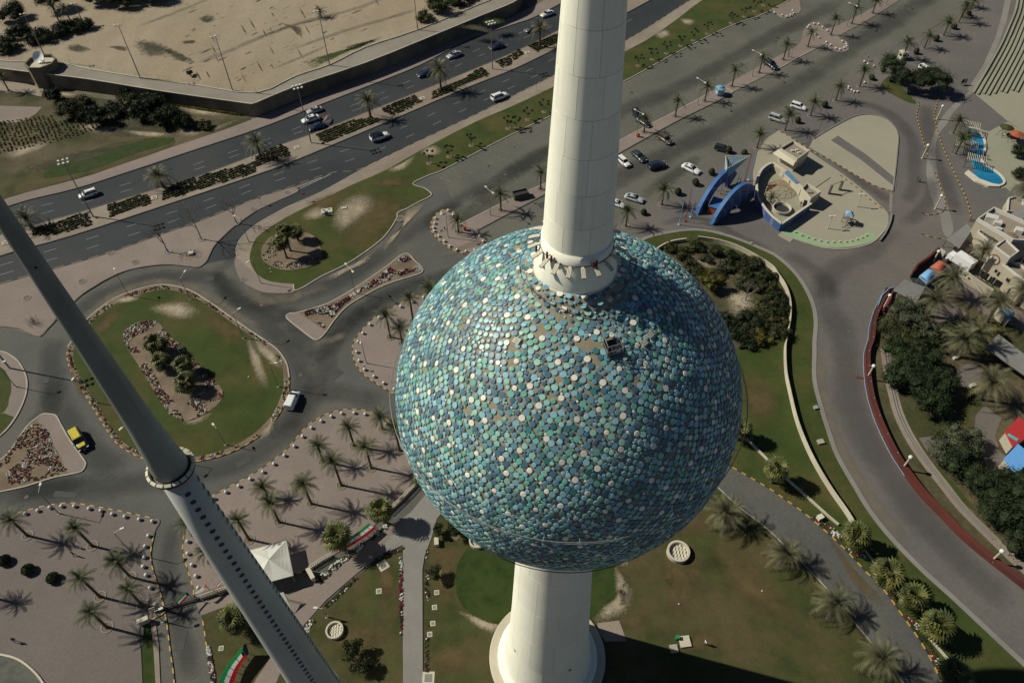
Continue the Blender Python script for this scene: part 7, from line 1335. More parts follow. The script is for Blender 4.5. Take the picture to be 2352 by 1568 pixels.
zt, zb = 8.2, 4.0; so_ = g(C4(900, 560), .14); sl_ = empty('blue_sail', so_, label='big pale blue wedge shaped sail raised above the painted arches', cat='sculpture'); M['sailb'] = mat('faded_blue_sail', (.18, .34, .45), .6, var=.12, scale=.6, col2=(.26, .40, .46)); top3 = [g(q, zt)-so_ for q in t4('868,188 1155,178 884,330')]; tip = g(C4(838, 482), zb)-so_; m = MB(); m.add(top3+[tip], [(0, 3, 2), (2, 3, 1), (1, 3, 0)]); m.build('hull', M['sailb'], sl_)
for i in range(11): t = (i+.5)/11; a = top3[0].lerp(top3[1], t); b = top3[2].lerp(top3[1], t); k = MB(); k.tube(a-Vector((0, 0, .1)), b-Vector((0, 0, .1)), .06, .06, 5); k.build('slat', M['bark2'], sl_)
k = MB(); [k.tube(top3[i], top3[(i+1) % 3], .10, .10, 6) for i in range(3)]; k.build('rim', M['cream'], sl_); k = MB(); k.tube((tip.x, tip.y, 0), tip, .14, .12, 8); k.tube((tip.x+1.5, tip.y+.8, 0), tip.lerp(top3[1], .3), .09, .09, 6); k.tube((tip.x-1, tip.y+1.5, 0), tip.lerp(top3[0], .3), .09, .09, 6); k.build('mast', M['steel'], sl_)
for i, (b, t, c) in enumerate((((333, 972), (388, 655), 'b'), ((402, 935), (470, 545), 'r'), ((465, 886), (532, 560), 'b'), ((1132, 460), (1214, 150), 'b'), ((1082, 470), (1172, 115), 'r'), ((1030, 488), (1072, 320), 'b'), ((1000, 500), (1030, 350), 'g'))):
    B_ = C4(*b); h = hgt(B_, C4(*t), .14); cm = {'b': M['bluerail'], 'r': M['redp'], 'g': M['steel']}[c]; o = empty('flagpole', g(B_, .14), label=f"bare {dict(b='pale blue', r='rust red', g='grey')[c]} flagpole, {ORD[i]} from the left around the painted arches", cat='flagpole', group='bare flagpoles around the painted arches'); m = MB(); m.tube((0, 0, 0), (0, 0, h), .10, .05, 8); m.build('pole', cm, o); m = MB(); m.lathe([(.35, 0), (.35, .2), (.15, .3)], 10); m.build('base', cm, o)
# drum wall
dw = t4('1400,255 1330,290 1270,350 1235,440 1225,540 1245,650 1310,760 1400,865 1512,955'); zW = 2.6
L = [Vector(p) for p in G2(smooth(dw, 4, False), zW)]; o0 = Vector((L[0].x, L[0].y, .14)); o = empty('playground_wall', o0, label='curved cream topped wall with a blue and red mural enclosing the dome climber', cat='wall'); P = [tuple(p-o0.to_2d()) for p in L]; m = MB(); m.strip(P, .55, 0, zW-.3, 0); m.build('wall', M['mural'], o); m = MB(); m.strip(P, .62, zW-.3, zW-.14, 0); m.build('coping', M['cream'], o)
L2 = [Vector(p)-o0.to_2d() for p in G2(t4('1512,955 1850,722'), zW)]; m = MB(); m.strip([tuple(p) for p in L2], .5, 0, zW-.3, 0); m.build('wall', M['mural'], o); m = MB(); m.strip([tuple(p) for p in L2], .6, zW-.3, zW-.14, 0); m.build('coping', M['cream'], o)
L3 = [Vector(p)-o0.to_2d() for p in G2(t4('1400,262 1520,330 1750,560'), 2.0)]; m = MB(); m.strip([tuple(p) for p in L3], 1.3, 0, 1.86, 0); m.build('terrace_wall', M['cream'], o)
m = MB(); a, b = [Vector((*p, 0))-Vector((o0.x, o0.y, 0)) for p in G2(t4('1560,380 1690,500'), 2.0)]; t = (b-a).normalized(); nn = Vector((-t.y, t.x, 0)); m.add([a+nn*.5+Vector((0, 0, 2.6)), b+nn*.5+Vector((0, 0, 2.0)), b-nn*.5+Vector((0, 0, 2.0)), a-nn*.5+Vector((0, 0, 2.6)), a+nn*.5+Vector((0, 0, 1.9)), b+nn*.5+Vector((0, 0, 1.9)), b-nn*.5+Vector((0, 0, 1.9)), a-nn*.5+Vector((0, 0, 1.9))], [(0, 1, 2, 3), (0, 4, 5, 1), (3, 2, 6, 7), (0, 3, 7, 4)]); m.build('slide', M['blu'], o)
slab('playground_pad', t4('1400,280 1300,360 1250,460 1245,560 1270,660 1330,760 1420,860 1510,940 1840,730 1740,560 1520,350'), .1, .215, M['court'], n=1)
def block(name, roofpx, h, label, cat, wall, roofm=None, par=.45, parw=.28, z0=.14, shrinkb=1.0, coping=None):
    P = [g(q, z0+h) for q in roofpx]; c = sum(P, Vector((0, 0, 0)))/len(P); o = empty(name, (c.x, c.y, z0), label=label, cat=cat); pts = [(p.x-c.x, p.y-c.y) for p in P]
    A = sum(pts[i][0]*pts[(i+1) % len(pts)][1]-pts[(i+1) % len(pts)][0]*pts[i][1] for i in range(len(pts)))
    if A < 0: pts = pts[::-1]
    m = MB(); n = len(pts); bt = [(x*shrinkb, y*shrinkb) for x, y in pts]; vs = [(x, y, 0) for x, y in bt]+[(x, y, h-par) for x, y in pts]; m.add(vs, [(i, (i+1) % n, n+(i+1) % n, n+i) for i in range(n)]+[tuple(range(n, 2*n))]); m.m[-1] = 1; m.build('wall', [wall, roofm or M['dusty']], o)
    m = MB(); m.strip(pts, parw, h-par+.001, h, 0, closed=True, off=parw/2); m.build('parapet', coping or wall, o); return o, pts, c
tw1, p1, c1 = block('playground_tower', t4('1490,92 1642,2 1832,118 1690,216'), 4.6, 'square cream tower with an open roof at the top of the playground', 'tower', M['cream'], par=.7, shrinkb=.86)
for x, y in ((-.6, 0), (.7, .3), (1.0, -.9)): m = MB(); m.box((x, y, 4.1), (.7, .5, .45)); m.build('roof_unit', M['lampw'], tw1)
A_ = [g(q, z)-Vector((c1.x, c1.y, .14)) for q, z in ((C4(1475, 105), 4.0), (C4(1683, 222), 4.0), (C4(1642, 296), 3.2), (C4(1405, 152), 3.2))]; m = MB(); m.add(A_+[p-Vector((0, 0, .12)) for p in A_], [(0, 1, 2, 3), (7, 6, 5, 4), (0, 4, 5, 1), (1, 5, 6, 2), (2, 6, 7, 3), (3, 7, 4, 0)]); m.build('awning', M['cream'], tw1)
tw2, p2, c2 = block('playground_tower', t4('1740,548 1806,490 1966,586 1846,666'), 3.6, 'smaller square cream tower joined to the mural wall', 'tower', M['cream'], par=.8, shrinkb=.9)
m = MB(); q = g(C4(1790, 712), 1.6)-Vector((c2.x, c2.y, .14)); m.box((q.x, q.y-.1, 1.15), (1.3, .3, 1.7), 0, rz=-.45); m.build('doorway', M['black'], tw2); m = MB(); m.box((0, 0, 3.0), (1.2, 1.0, .3)); m.build('roof_unit', M['steel'], tw2)
slab('playground_pad', t4('1840,450 1930,320 2070,425 1890,550 1800,500'), .1, .35, M['pad'], M['kerb'], n=1)
# dome climber
dc_ = g(C4(1478, 590), .2); dm = empty('dome_climber', dc_, label='rust coloured dome climbing frame inside the mural wall', cat='climbing frame'); m = MB(); R = 3.4; pr = []
for lv, (e, n_) in enumerate(((0, 12), (22, 12), (45, 9), (68, 6))): pr.append([Vector((R*math.cos(math.radians(e))*math.cos(6.283*(k+.5*(lv % 2))/n_), R*math.cos(math.radians(e))*math.sin(6.283*(k+.5*(lv % 2))/n_), R*.85*math.sin(math.radians(e)))) for k in range(n_)])
for lv, rw_ in enumerate(pr):
    for k in range(len(rw_)): m.tube(rw_[k], rw_[(k+1) % len(rw_)], .028, .028, 4)
    if lv+1 < len(pr):
        for p in rw_:
            for q in sorted(pr[lv+1], key=lambda z: (z-p).length)[:2]: m.tube(p, q, .028, .028, 4)
for p in pr[-1]: m.tube(p, (0, 0, R*.88), .05, .05, 4)
m.build('frame', mat('rusty_orange', (.36, .12, .035), .6, var=.3, scale=2), dm)
o = empty('round_planter', g(C4(1505, 805), .2), label='round cream planter tub with a small palm inside the mural wall', cat='planter'); m = MB(); m.lathe([(2.3, 0), (2.4, 1.0), (2.15, 1.0), (2.05, .25)], 28, caps=False); m.build('wall', M['cream'], o); m = MB(); m.lathe([(2.1, .25), (.05, .3)], 24, caps=False); m.build('soil', M['black'], o)
o = empty('post', g(C4(1312, 648), .2), label='single cream post standing in front of the dome climber', cat='post'); m = MB(); m.tube((0, 0, 0), (0, 0, 3.2), .16, .14, 8); m.build('shaft', M['cream'], o); m = MB(); m.lathe([(.3, 0), (.3, .15), (.16, .2)], 10); m.build('base', M['cream'], o)
# rope gate of posts, play tower, posts on the green band
pf = empty('wooden_portal', g(C4(2100, 600), .2), label='wooden post portal with hanging parts beside the yellow kerb', cat='play frame'); a, b = Vector((-1.6, -.7, 0)), Vector((1.7, .9, 0))
for c_ in (a, b):
    for dx, dy in ((0, 0), (.5, .1), (.25, .5)): m = MB(); m.tube(c_+Vector((dx, dy, 0)), c_+Vector((dx, dy, 3.0-.4*dy)), .17, .17, 8); m.build('post', M['bark2'], pf)
m = MB(); m.tube(a+Vector((.2, .2, 2.8)), b+Vector((.2, .2, 2.8)), .1, .1, 6); m.build('beam', M['bark2'], pf)
pt = empty('climbing_tower', g(C4(2245, 950), .2), .4, label='wooden climbing tower with a pale blue pointed roof', cat='climbing tower')
for x in (-.8, .8):
    for y in (-.8, .8): m = MB(); m.tube((x, y, 0), (x, y, 3.0), .09, .09, 6); m.build('post', M['bark2'], pt)
m = MB(); m.box((0, 0, 1.4), (1.7, 1.7, .1)); m.build('deck', M['bark2'], pt); m = MB(); m.lathe([(1.35, 2.9), (.05, 3.9)], 4); m.build('roof', mat('pale_blue_roof', (.20, .36, .50), .5, var=.08), pt); m = MB(); m.tube((-.8, -1.0, 1.3), (-2.3, -2.2, .1), .07, .07, 5); m.tube((-.8, .2, 1.3), (-2.3, -1.2, .1), .07, .07, 5)
for k in range(5): m.tube((-.8-1.5*k/5, -1.0-1.2*k/5, 1.3-1.2*k/5), (-.8-1.5*k/5, .2-1.4*k/5, 1.3-1.2*k/5), .04, .04, 4)
m.box((2.0, -.6, .75), (2.6, .5, .08), 0, M=Matrix.Rotation(.5, 3, 'Y')); m.build('ladder', M['bark2'], pt)
mb = MB(); mb.box((0, 0, .22), (.28, .28, .44)); mb.box((0, 0, .46), (.32, .32, .05)); bme = mb.mesh('stone_post', M['cream'])
for i, s in enumerate('250,570 305,597 363,617 420,633 480,648 540,657 600,660 658,657 715,655 765,647 815,634 860,618 900,598'.split()):
    x, y = map(float, s.split(',')); tag(link('stone_post', bme, None, g(V(3, 1, x, y), .2)), f'short cream stone post, {ORD[i]} from the left on the green band', 'bollard', 'stone posts on the green band')
for b, t, lab in ((V(3, 0, 1770, 785), V(3, 0, 1760, 735), 'left'), (V(3, 0, 1785, 780), V(3, 0, 1800, 720), 'middle'), (V(3, 0, 1805, 782), V(3, 0, 1815, 740), 'right')):
    o = empty('notice_board', g(b, .14), .5, label=f'dark notice board, {lab} of three by the terrace steps', cat='notice board'); m = MB(); m.box((0, 0, 1.35), (.9, .08, 1.3)); m.build('panel', M['black'], o); m = MB(); m.tube((-.35, 0, 0), (-.35, 0, 1.9), .04, .04, 5); m.tube((.35, 0, 0), (.35, 0, 1.9), .04, .04, 5); m.build('post', M['rust'], o)
for i, s in enumerate(('180,525', '197,525', '214,530')):
    x, y = map(float, s.split(',')); o = empty('red_post', g(V(3, 0, x, y), .14), label=f'thin red post, {("left", "middle", "right")[i]} of three on the paved strip by the palms', cat='post'); m = MB(); m.tube((0, 0, 0), (0, 0, 1.5), .06, .05, 6); m.ball((0, 0, 1.5), .09, 6); m.build('shaft', M['rust'], o)
# ================================================================ pool pergolas and swings
def pergola(q, w_, d_, rz, lab, h=2.5, nsl=11):
    o = empty('pergola', g(q, .14), rz, label=lab, cat='pergola')
    for x in (-1, 1):
        for y in (-1, 1): m = MB(); m.box((x*w_*.45, y*d_*.42, h/2), (.14, .14, h)); m.build('post', M['bark'], o)
    for y in (-1, 1): m = MB(); m.box((0, y*d_*.42, h+.08), (w_, .12, .16)); m.build('beam', M['bark'], o)
    sm_ = MB(); sm_.box((0, 0, 0), (.12, d_, .10)); sme = sm_.mesh('slat', M['cream'])
    for k in range(nsl): link('slat', sme, o, (-w_/2+w_*(k+.5)/nsl, 0, h+.22))
pergola(V(3, 0, 1830, 1225), 5.0, 4.2, -.5, 'slatted pergola at the top of the paddling pool'); pergola(V(3, 0, 1790, 1400), 6.0, 4.6, -.5, 'largest slatted pergola in the middle of the pool side', nsl=14); pergola(V(3, 0, 1880, 1530), 5.0, 3.8, -.5, 'slatted pergola at the waist of the pool')
def swing(q, rz, lab, col_):
    o = empty('swing_set', g(q, .15), rz, label=lab, cat='swing set')
    for x in (-1.6, 1.6): m = MB(); m.tube((x, -1.0, 0), (x, 0, 2.4), .06, .06, 6); m.tube((x, 1.0, 0), (x, 0, 2.4), .06, .06, 6); m.build('a_frame', M['bark'], o)
    m = MB(); m.tube((-1.7, 0, 2.4), (1.7, 0, 2.4), .06, .06, 6); m.build('beam', M['bark'], o); m = MB(); m.lathe([(2.0, 2.45), (.1, 3.1)], 8); m.build('shade_roof', col_, o)
    for x in (-.7, .7): m = MB(); m.tube((x-.2, 0, 2.4), (x-.2, 0, .6), .015, .015, 3); m.tube((x+.2, 0, 2.4), (x+.2, 0, .6), .015, .015, 3); m.box((x, 0, .58), (.5, .25, .05)); m.build('swing', M['rust'], o)
swing(V(3, 0, 2160, 1240), .4, 'swing frame with an olive shade roof on the sandy court', M['leafo']); swing(V(3, 0, 2250, 1300), -.3, 'second play frame with a rust shade roof beside the first', M['orangep'])
# ================================================================ cream seaside building at the right
CW = mat('cream_render', (.40, .355, .265), .85, var=.06, scale=.4, col2=(.40, .36, .28), fine=.04); WB = mat('white_band', (.52, .51, .46), .7, var=.04); GRY = mat('grey_cladding', (.20, .20, .19), .8, var=.1)
def facewin(parent, a, b, z0, z1, m=None, out=.04, frame_=True):
    """Opening between two plan points of a wall face."""
    a = Vector(a); b = Vector(b); d = b-a; t = d.normalized(); nn = Vector((t.y, -t.x)); c = (a+b)/2+nn*out; R = Matrix.Rotation(math.atan2(t.y, t.x), 3, 'Z'); w_ = MB(); w_.box((c.x, c.y, (z0+z1)/2), (d.length, .10, z1-z0), 0, M=R); w = w_.build('window', m or GL, parent)
    if frame_: f = MB(); [f.box((c.x+nn.x*.05, c.y+nn.y*.05, z), (d.length+.16, .09, .08), 0, M=R) for z in (z0, z1)]; f.build('frame', CW, w)
b1_, q1_, cc1 = block('cream_building', t5('1088,386 1256,270 1700,470 1720,560 1590,610 1450,600'), 6.6, 'flat roofed cream building with roof plant, uppermost of the building group at the right', 'building', CW, par=.9, parw=.35, coping=WB)
def onb(q, z, c): p = g(q, .14+z)-Vector((c.x, c.y, .14)); return p
for x, y, s in ((1225, 395, (2.6, 1.8, 1.2)), (1290, 440, (1.6, 1.6, 1.0)), (1500, 520, (1.6, 1.6, 1.1)), (1300, 490, (1.5, .7, .5))): p = onb(C5(x, y), 6.0, cc1); m = MB(); m.box((p.x, p.y, 5.7+s[2]/2), s, 0, rz=-.5); m.build('roof_unit', WB, b1_)
m = MB(); p = onb(C5(1440, 560), 5.9, cc1); m.lathe([(1.3, 5.75), (1.2, 5.9), (.1, 6.1)], 14, 0, (p.x, p.y, 0)); m.build('roof_mound', M['orangep'] if False else M['soil'], b1_)
b2_, q2_, cc2 = block('cream_building', t5('1090,520 1130,480 1250,560 1370,590 1265,668 1180,600'), 4.2, 'lower glazed terrace block in front of the upper cream building', 'building', CW, par=.3, parw=.3, coping=WB)
for k in range(5): p = onb(C5(1150+k*32, 505+k*22), 4.3, cc2); m = MB(); m.box((p.x, p.y, 4.1), (1.1, 1.6, .18), 0, rz=-.5); m.build('skylight', GL, b2_)
b3_, q3_, cc3 = block('cream_building', t5('1265,668 1372,590 1512,716 1420,782'), 8.4, 'tall cream stair block carrying a big ring ornament', 'building', CW, par=.4, parw=.3, coping=WB)
b4_, q4_, cc4 = block('cream_building', t5('1205,786 1290,800 1600,1050 1800,1200 1900,1120 1700,960 1540,860 1400,800 1300,700'), 6.0, 'long cream wing with doors and a diamond window facing the garden', 'building', CW, par=.5, parw=.35, coping=WB)
a = onb(C5(1208, 800), 5.5, cc4).to_2d(); b = onb(C5(1600, 1058), 5.5, cc4).to_2d(); d = b-a
for t0, t1, z0, z1 in ((.02, .07, .1, 2.2), (.14, .20, .1, 2.3), (.30, .36, .1, 2.4), (.42, .50, .1, 2.4), (.24, .30, 3.4, 4.4), (.55, .62, 3.2, 4.2), (.72, .80, .1, 2.4)): facewin(b4_, a+d*t0, a+d*t1, z0, z1)
# ring ornament and its panel, standing off the stair block face
a3 = onb(C5(1268, 672), 8.0, cc3).to_2d(); b3 = onb(C5(1420, 784), 8.0, cc3).to_2d(); mid = a3.lerp(b3, .42); t = (b3-a3).normalized(); nn = Vector((t.y, -t.x)); m = MB(); Rr = 1.15; k_ = 24; cz = 5.6
for i in range(k_): u = 6.2832*i/k_; v = 6.2832*(i+1)/k_; f = lambda w: Vector((mid.x+nn.x*.45+t.x*Rr*math.cos(w), mid.y+nn.y*.45+t.y*Rr*math.cos(w), cz+Rr*math.sin(w))); m.tube(f(u), f(v), .19, .19, 6, caps=False)
m.build('ring_ornament', mat('ring_copper', (.16, .095, .06), .6, var=.1), b3_); m = MB(); m.box((mid.x+nn.x*.12, mid.y+nn.y*.12, 2.9), (1.0, .15, 3.0), 0, rz=math.atan2(t.y, t.x)); m.build('grille_panel', M['steel'], b3_)
facewin(b3_, a3.lerp(b3, .7), a3.lerp(b3, .85), 2.0, 3.0)
for px, lab in ((t5('1400,180 1470,160 1558,190 1558,330 1390,310'), 'low cream block with a curved rail at the upper right of the buildings'),): block('cream_building', px, 3.0, lab, 'building', CW, par=.5, parw=.3, coping=WB)
# slatted roofs
def slatroof(px, h, lab, m=None, n=26, alongfirst=True):
    P = [g(q, h) for q in px]; c = sum(P, Vector((0, 0, 0)))/4; o = empty('slatted_canopy', (c.x, c.y, .14), label=lab, cat='canopy'); P = [p-Vector((c.x, c.y, .14)) for p in P]; mm_ = m or GRY
    for i in range(n):
        t0 = i/n; t1 = (i+.72)/n; k = MB(); a, b = P[0].lerp(P[1], t0), P[0].lerp(P[1], t1); d, e = P[3].lerp(P[2], t0), P[3].lerp(P[2], t1); dn_ = Vector((0, 0, -.08)); k.add([a, b, e, d, a+dn_, b+dn_, e+dn_, d+dn_], [(0, 1, 2, 3), (7, 6, 5, 4), (0, 4, 5, 1), (1, 5, 6, 2), (2, 6, 7, 3), (3, 7, 4, 0)]); k.build('slat', mm_, o)
    k = MB()
    for i in range(4): k.tube(P[i]-Vector((0, 0, .14)), P[(i+1) % 4]-Vector((0, 0, .14)), .09, .09, 5); k.tube((P[i].x*.95, P[i].y*.95, 0), P[i]*.95, .10, .10, 6)
    k.build('frame', M['bark'], o)
slatroof(t5('235,1110 345,1005 560,1080 470,1240'), 2.8, 'dark slatted canopy roof beside the blue awning'); slatroof(t5('770,600 985,440 1035,500 905,690'), 2.6, 'dark slatted canopy over the promenade end', n=20); slatroof([C5(1430, 340), C5(1620, 200), C5(1700, 260), C5(1500, 440)], 3.2, 'grey slatted roof behind the upper cream building'); slatroof([C5(1480, 620), C5(1640, 520), C5(1760, 640), C5(1600, 730)], 4.0, 'grey slatted roof beside the stair block')
slatroof([V(3, 1, 1990, 1620), V(3, 1, 2120, 1500), V(3, 1, 2420, 1730), V(3, 2, 2400, 340)], 3.2, 'long grey slatted roof at the right edge of the garden', n=30)
# curved awnings, low yard wall
def awning(px, h, col_, lab, dome=.9):
    P = [g(q, h) for q in px]; c = sum(P, Vector((0, 0, 0)))/4; o = empty('awning', (c.x, c.y, .14), label=lab, cat='awning'); P = [p-Vector((c.x, c.y, .14)) for p in P]; m = MB(); n = 10; rows = []
    for i in range(n+1):
        t = i/n; rows.append([P[0].lerp(P[3], t).lerp(P[1].lerp(P[2], t), s/n)+Vector((0, 0, dome*math.sin(math.pi*t)*(.35+.65*math.sin(math.pi*s/n)))) for s in range(n+1)])
    for i in range(n):
        for s in range(n): m.quad(rows[i][s], rows[i][s+1], rows[i+1][s+1], rows[i+1][s])
    m.build('canvas', col_, o, sm=True); k = MB()
    for i in range(4): k.tube(P[i], P[(i+1) % 4], .08, .08, 5); k.tube((P[i].x*.96, P[i].y*.96, 0), P[i]*.96, .07, .07, 6); k.add([P[i], P[(i+1) % 4], P[(i+1) % 4]-Vector((0, 0, .45)), P[i]-Vector((0, 0, .45))], [(0, 1, 2, 3)], 1)
    k.build('frame', [M['steel'], col_], o)
awning(t5('590,900 500,970 580,1040 680,960'), 2.9, mat('blue_canvas', (.16, .36, .62), .6, var=.06), 'sky blue curved awning beside the red one', 1.0); awning(t5('700,815 610,880 710,940 800,870'), 3.2, mat('red_canvas', (.42, .11, .06), .6, var=.06), 'brick red curved awning behind the sky blue one', 1.0)
slab('yard', t5('660,745 720,790 960,940 1000,1060 560,1180 400,990'), .1, .17, M['black'], n=1)
wallthing(t5('405,985 450,915 560,840 665,745'), .3, 2.0, M['redwall'], 'dark red yard wall beside the promenade below the globe lamp', name='yard_wall', coping=M['redwall'], n=1); wallthing(t5('665,745 730,790'), .3, 2.0, M['cream'], 'short cream yard wall next to the box truck', name='yard_wall', n=1)
w5 = wallthing(t5('870,950 1000,1060 1200,1190'), .3, 2.6, CW, 'cream garden wall with three square openings', name='yard_wall', n=1)
Lw = [Vector(p)-w5.location.to_2d() for p in G2(t5('870,950 1000,1060 1200,1190'), .12)]
for t0 in (.12, .45, .75): a = Lw[0].lerp(Lw[1], t0); b = Lw[0].lerp(Lw[1], t0+.16); facewin(w5, a, b, 1.2, 1.9, M['black'], out=.14)
rt_ = empty('red_terrace', g(C5(150, 1230), .14), .0, label='small red and blue tiled terrace hanging beside the globe lamp', cat='terrace'); P = [g(q, .9)-rt_.location for q in t5('70,1290 110,1190 180,1120 235,1105 215,1200 130,1330')]; m = MB(); m.prism([(p.x, p.y) for p in P], 0, .9, 0); m.build('deck', M['redp'], rt_); m = MB(); m.strip([(p.x, p.y) for p in P[:4]], .12, .95, 1.6, 0); m.build('rail', M['bluerail'], rt_)
# red and blue roofs, pale frame, blue awning by the terrace
def flatroof(px, h, col_, lab, cat='roof'):
    P = [g(q, h) for q in px]; c = sum(P, Vector((0, 0, 0)))/len(P); o = empty('pavilion', (c.x, c.y, .14), label=lab, cat=cat); pts = [(p.x-c.x, p.y-c.y) for p in P]; m = MB(); m.prism(pts, h-.25, h-.05, 0); m.build('roof', col_, o); m = MB(); m.prism([(x*.9, y*.9) for x, y in pts], 0, h-.26, 0); m.build('wall', CW, o); return o
BL = mat('bright_blue_roof', (.13, .34, .68), .5, var=.05); RL = mat('bright_red_roof', (.42, .035, .035), .5, var=.08)
fr = flatroof([V(3, 2, 2175, 830), V(3, 2, 2305, 690), V(3, 2, 2450, 830), V(3, 2, 2250, 970)], 3.0, RL, 'pavilion with a flat red roof at the right edge'); flatroof([V(3, 2, 2165, 1075), V(3, 2, 2295, 940), V(3, 2, 2440, 1060), V(3, 2, 2260, 1245)], 3.0, BL, 'pavilion with a flat bright blue roof at the right edge')
m = MB(); p = g(V(3, 2, 2245, 885), 3.0)-fr.location; m.box((p.x, p.y, 3.05), (.7, 1.9, .12), 0, rz=.75); m.build('roof_hatch', mat('turquoise_panel', (.10, .38, .38), .5, var=.05), fr)
flatroof(t5('1300,1258 1330,1250 1465,1350 1420,1418 1310,1330'), 2.6, mat('dull_blue_roof', (.16, .29, .38), .6, var=.06), 'dull blue lean-to roof below the cream wing')
pfm = empty('play_platform', g((2190, 1025), .15), label='pale green flat platform in the shade of the garden trees', cat='platform'); m = MB(); m.box((0, 0, .35), (4.5, 2.6, .12), 0, rz=-.2); m.build('top', M['ltgreen'], pfm); m = MB(); [m.box((x, y, .15), (.12, .12, .3)) for x in (-1.9, 1.9) for y in (-.9, .9)]; m.build('leg', M['steel'], pfm)
for q, lab in ((V(3, 2, 1720, 155), 'white stone bench under the garden palms'), (V(3, 2, 1875, 410), 'white block bench beside the slatted roof')): boxthing('bench', q, (1.2, .6, .5), M['lampw'], lab, 'bench', .3, .18)
for a0, b0, lab in ((V(3, 1, 1845, 465), V(3, 1, 1860, 445), 'crimson barrier at the corner of the rounded balcony'), (V(3, 1, 1720, 755), V(3, 1, 1815, 665), 'crimson barrier bars beside the truck'), (V(3, 1, 1775, 800), V(3, 1, 1830, 760), 'crimson gate leaf behind the truck')):
    a, b = g(a0, .14), g(b0, .14); d = b-a; o = empty('barrier', a, math.atan2(d.y, d.x), label=lab, cat='barrier'); m = MB(); [m.tube((0, 0, z), (d.length, 0, z), .06, .06, 5) for z in (.3, .65, 1.0)]; m.tube((0, 0, 0), (0, 0, 1.1), .07, .07, 6); m.tube((d.length, 0, 0), (d.length, 0, 1.1), .07, .07, 6); m.build('bars', mat('crimson_paint', (.28, .02, .05), .5, var=.05), o)
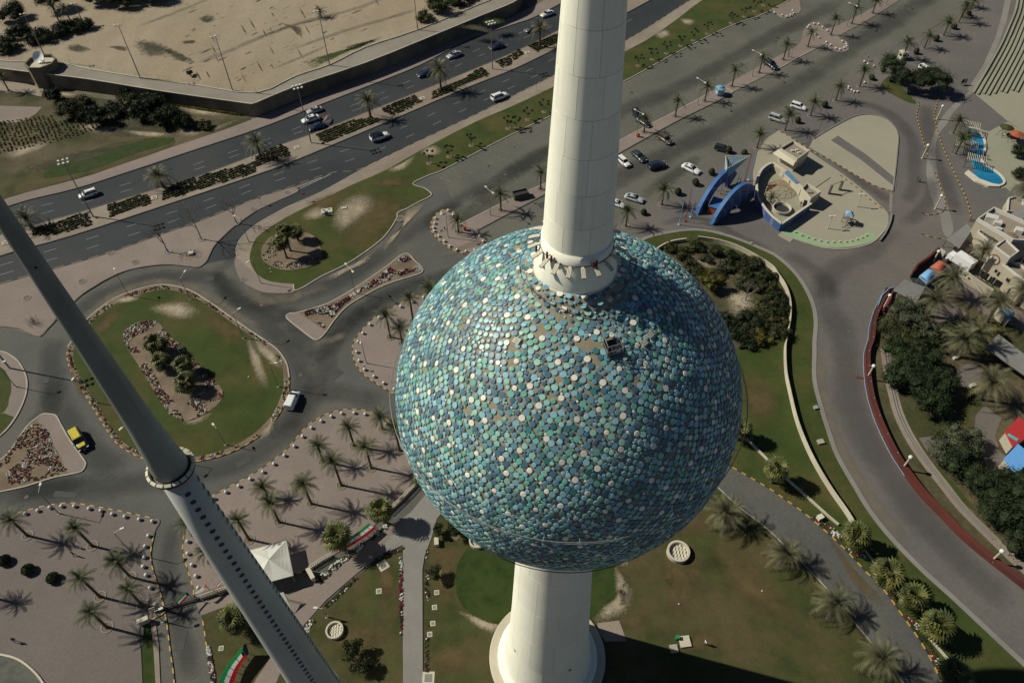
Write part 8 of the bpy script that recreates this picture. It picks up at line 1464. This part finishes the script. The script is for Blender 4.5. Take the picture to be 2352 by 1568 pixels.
# ================================================================ people
SKN = mat('skin', (.30, .18, .12), .6, var=.05); HAIR = mat('dark_hair', (.012, .010, .008), .7, var=.1)
def cloth(n, c): return mat(n, c, .85, var=.1, scale=4)
CL = dict(white=cloth('white_cloth', (.62, .62, .60)), black=cloth('black_cloth', (.015, .015, .018)), blue=cloth('blue_cloth', (.06, .09, .16)), grey=cloth('grey_cloth', (.14, .14, .15)), red=cloth('red_cloth', (.40, .03, .02)), orange=cloth('orange_cap', (.62, .09, .03)))
def person(q, rz, label, top, legs, z0=.14, robe=False, step=.25, cap=None, arm=.12):
    """One continuous skinned body in mid-step, hair as a child."""
    J = [((0, 0, .95), (.155, .12)), ((0, 0, 1.15), (.14, .105)), ((0, .01, 1.36), (.17, .115)), ((0, .02, 1.50), (.06, .06)), ((0, .03, 1.62), (.085, .10)), ((0, .03, 1.72), (.075, .085)),
         ((.10, 0, .90), (.095, .095)), ((.11, step*.5, .50), (.068, .068)), ((.11, step*.35, .09), (.045, .045)), ((.12, step*.35+.17, .04), (.04, .03)),
         ((-.10, 0, .90), (.095, .095)), ((-.11, -step*.2, .50), (.068, .068)), ((-.11, -step*.9, .10), (.045, .045)), ((-.12, -step*.9+.15, .05), (.04, .03)),
         ((.20, .01, 1.40), (.06, .06)), ((.26, -arm, 1.13), (.045, .045)), ((.27, -arm+.14, .90), (.032, .032)), ((.27, -arm+.2, .81), (.03, .025)),
         ((-.20, .01, 1.40), (.06, .06)), ((-.26, arm*.6, 1.13), (.045, .045)), ((-.27, arm+.10, .92), (.032, .032)), ((-.27, arm+.16, .83), (.03, .025))]
    E_ = [(0, 1), (1, 2), (2, 3), (3, 4), (4, 5), (0, 6), (6, 7), (7, 8), (8, 9), (0, 10), (10, 11), (11, 12), (12, 13), (2, 14), (14, 15), (15, 16), (16, 17), (2, 18), (18, 19), (19, 20), (20, 21)]
    me = bpy.data.meshes.new('body'); me.from_pydata([j[0] for j in J], E_, []); ob = bpy.data.objects.new('tmp', me); COL.objects.link(ob); md = ob.modifiers.new('s', 'SKIN'); sv = me.skin_vertices[0].data if me.skin_vertices else None
    if sv is None:
        bm = bmesh.new(); bm.from_mesh(me); bm.verts.layers.skin.verify(); bm.to_mesh(me); bm.free(); sv = me.skin_vertices[0].data
    for i, j in enumerate(J): sv[i].radius = j[1]
    sv[0].use_root = True; ss = ob.modifiers.new('u', 'SUBSURF'); ss.levels = 1; ss.render_levels = 1
    dg = bpy.context.evaluated_depsgraph_get(); ev = ob.evaluated_get(dg); m2 = bpy.data.meshes.new_from_object(ev); bpy.data.objects.remove(ob); m2.name = 'body'; m2.materials.clear()
    for x in (SKN, top, legs, TRM): m2.materials.append(x)
    for p in m2.polygons:
        c = p.center; p.use_smooth = True
        if c.z > 1.50 or (abs(c.x) > .22 and c.z < .96): p.material_index = 0
        elif c.z > .97: p.material_index = 1
        elif c.z > .10: p.material_index = 1 if robe else 2
        else: p.material_index = 3
    o = empty('person', g(q, z0), rz, label=label, cat='person'); link('body', m2, o)
    h = MB(); h.ball((0, .015, 1.72), .105, 10, 0, .95); h.build('cap' if cap else 'hair', cap or HAIR, o, sm=True)
    if robe: r_ = MB(); r_.lathe([(.24, .06), (.22, .5), (.17, .95), (.16, 1.2)], 12, caps=False); r_.build('robe', top, o, sm=True)
person(V(3, 1, 1362, 100), 1.2, 'person in dark clothes, left of two walking on the promenade', CL['black'], CL['grey'])
person(V(3, 1, 1388, 102), 1.4, 'person in grey top, right of two walking on the promenade', CL['grey'], CL['black'])
person(C4(1722, 762), .5, 'person in blue standing by the small cream tower doorway', CL['blue'], CL['grey'], z0=.22)
person(C4(1515, 440), 2.4, 'person in a white shirt above the dome climber', CL['white'], CL['grey'], z0=2.0)
person(V(0, 3, 700, 322), -.6, 'person in black, upper of two on the lower left plaza', CL['black'], CL['black'])
person(V(0, 3, 690, 400), -.3, 'person in black with an orange cap on the lower left plaza', CL['black'], CL['black'], cap=CL['orange'])
person(V(0, 3, 150, 1190), .8, 'person in dark clothes alone on the lower left paving', CL['black'], CL['blue'])
person(V(2, 3, 1768, 1212), -1.2, 'person in a light shirt alone on the lawn right of the tower foot', CL['white'], CL['grey'], z0=.17)
person(V(3, 1, 1728, 1100), -.8, 'person in dark clothes on the garden paving below the awnings', CL['black'], CL['grey'], z0=.19)
person(V(3, 0, 1275, 545), .2, 'person in dark clothes beside the guard booth', CL['black'], CL['black'])
person(V(3, 0, 1225, 560), 2.0, 'person in a grey shirt waiting left of the guard booth', CL['grey'], CL['black'])
# lawn uplights and little plants that dot the grass
mb = MB(); mb.tube((0, 0, 0), (0, 0, .25), .10, .12, 8)
upl = mb.mesh('ground_light', M['lampw'])
for i, q in enumerate((V(1, 3, 1563, 420), V(1, 3, 1560, 740), V(1, 3, 1565, 1165), V(1, 3, 908, 1450), V(2, 3, 1530, 845), V(2, 3, 2295, 725), V(0, 2, 2285, 330), V(1, 1, 130, 905), V(1, 1, 138, 935))):
    tag(link('ground_light', upl, None, g(q, .16)), f'small white ground light in the grass, {ORD[i]} of a scattered set', 'light', 'small ground lights in the lawns')
# ---------------------------------------------------------------- every part follows its thing
bpy.context.view_layer.update()
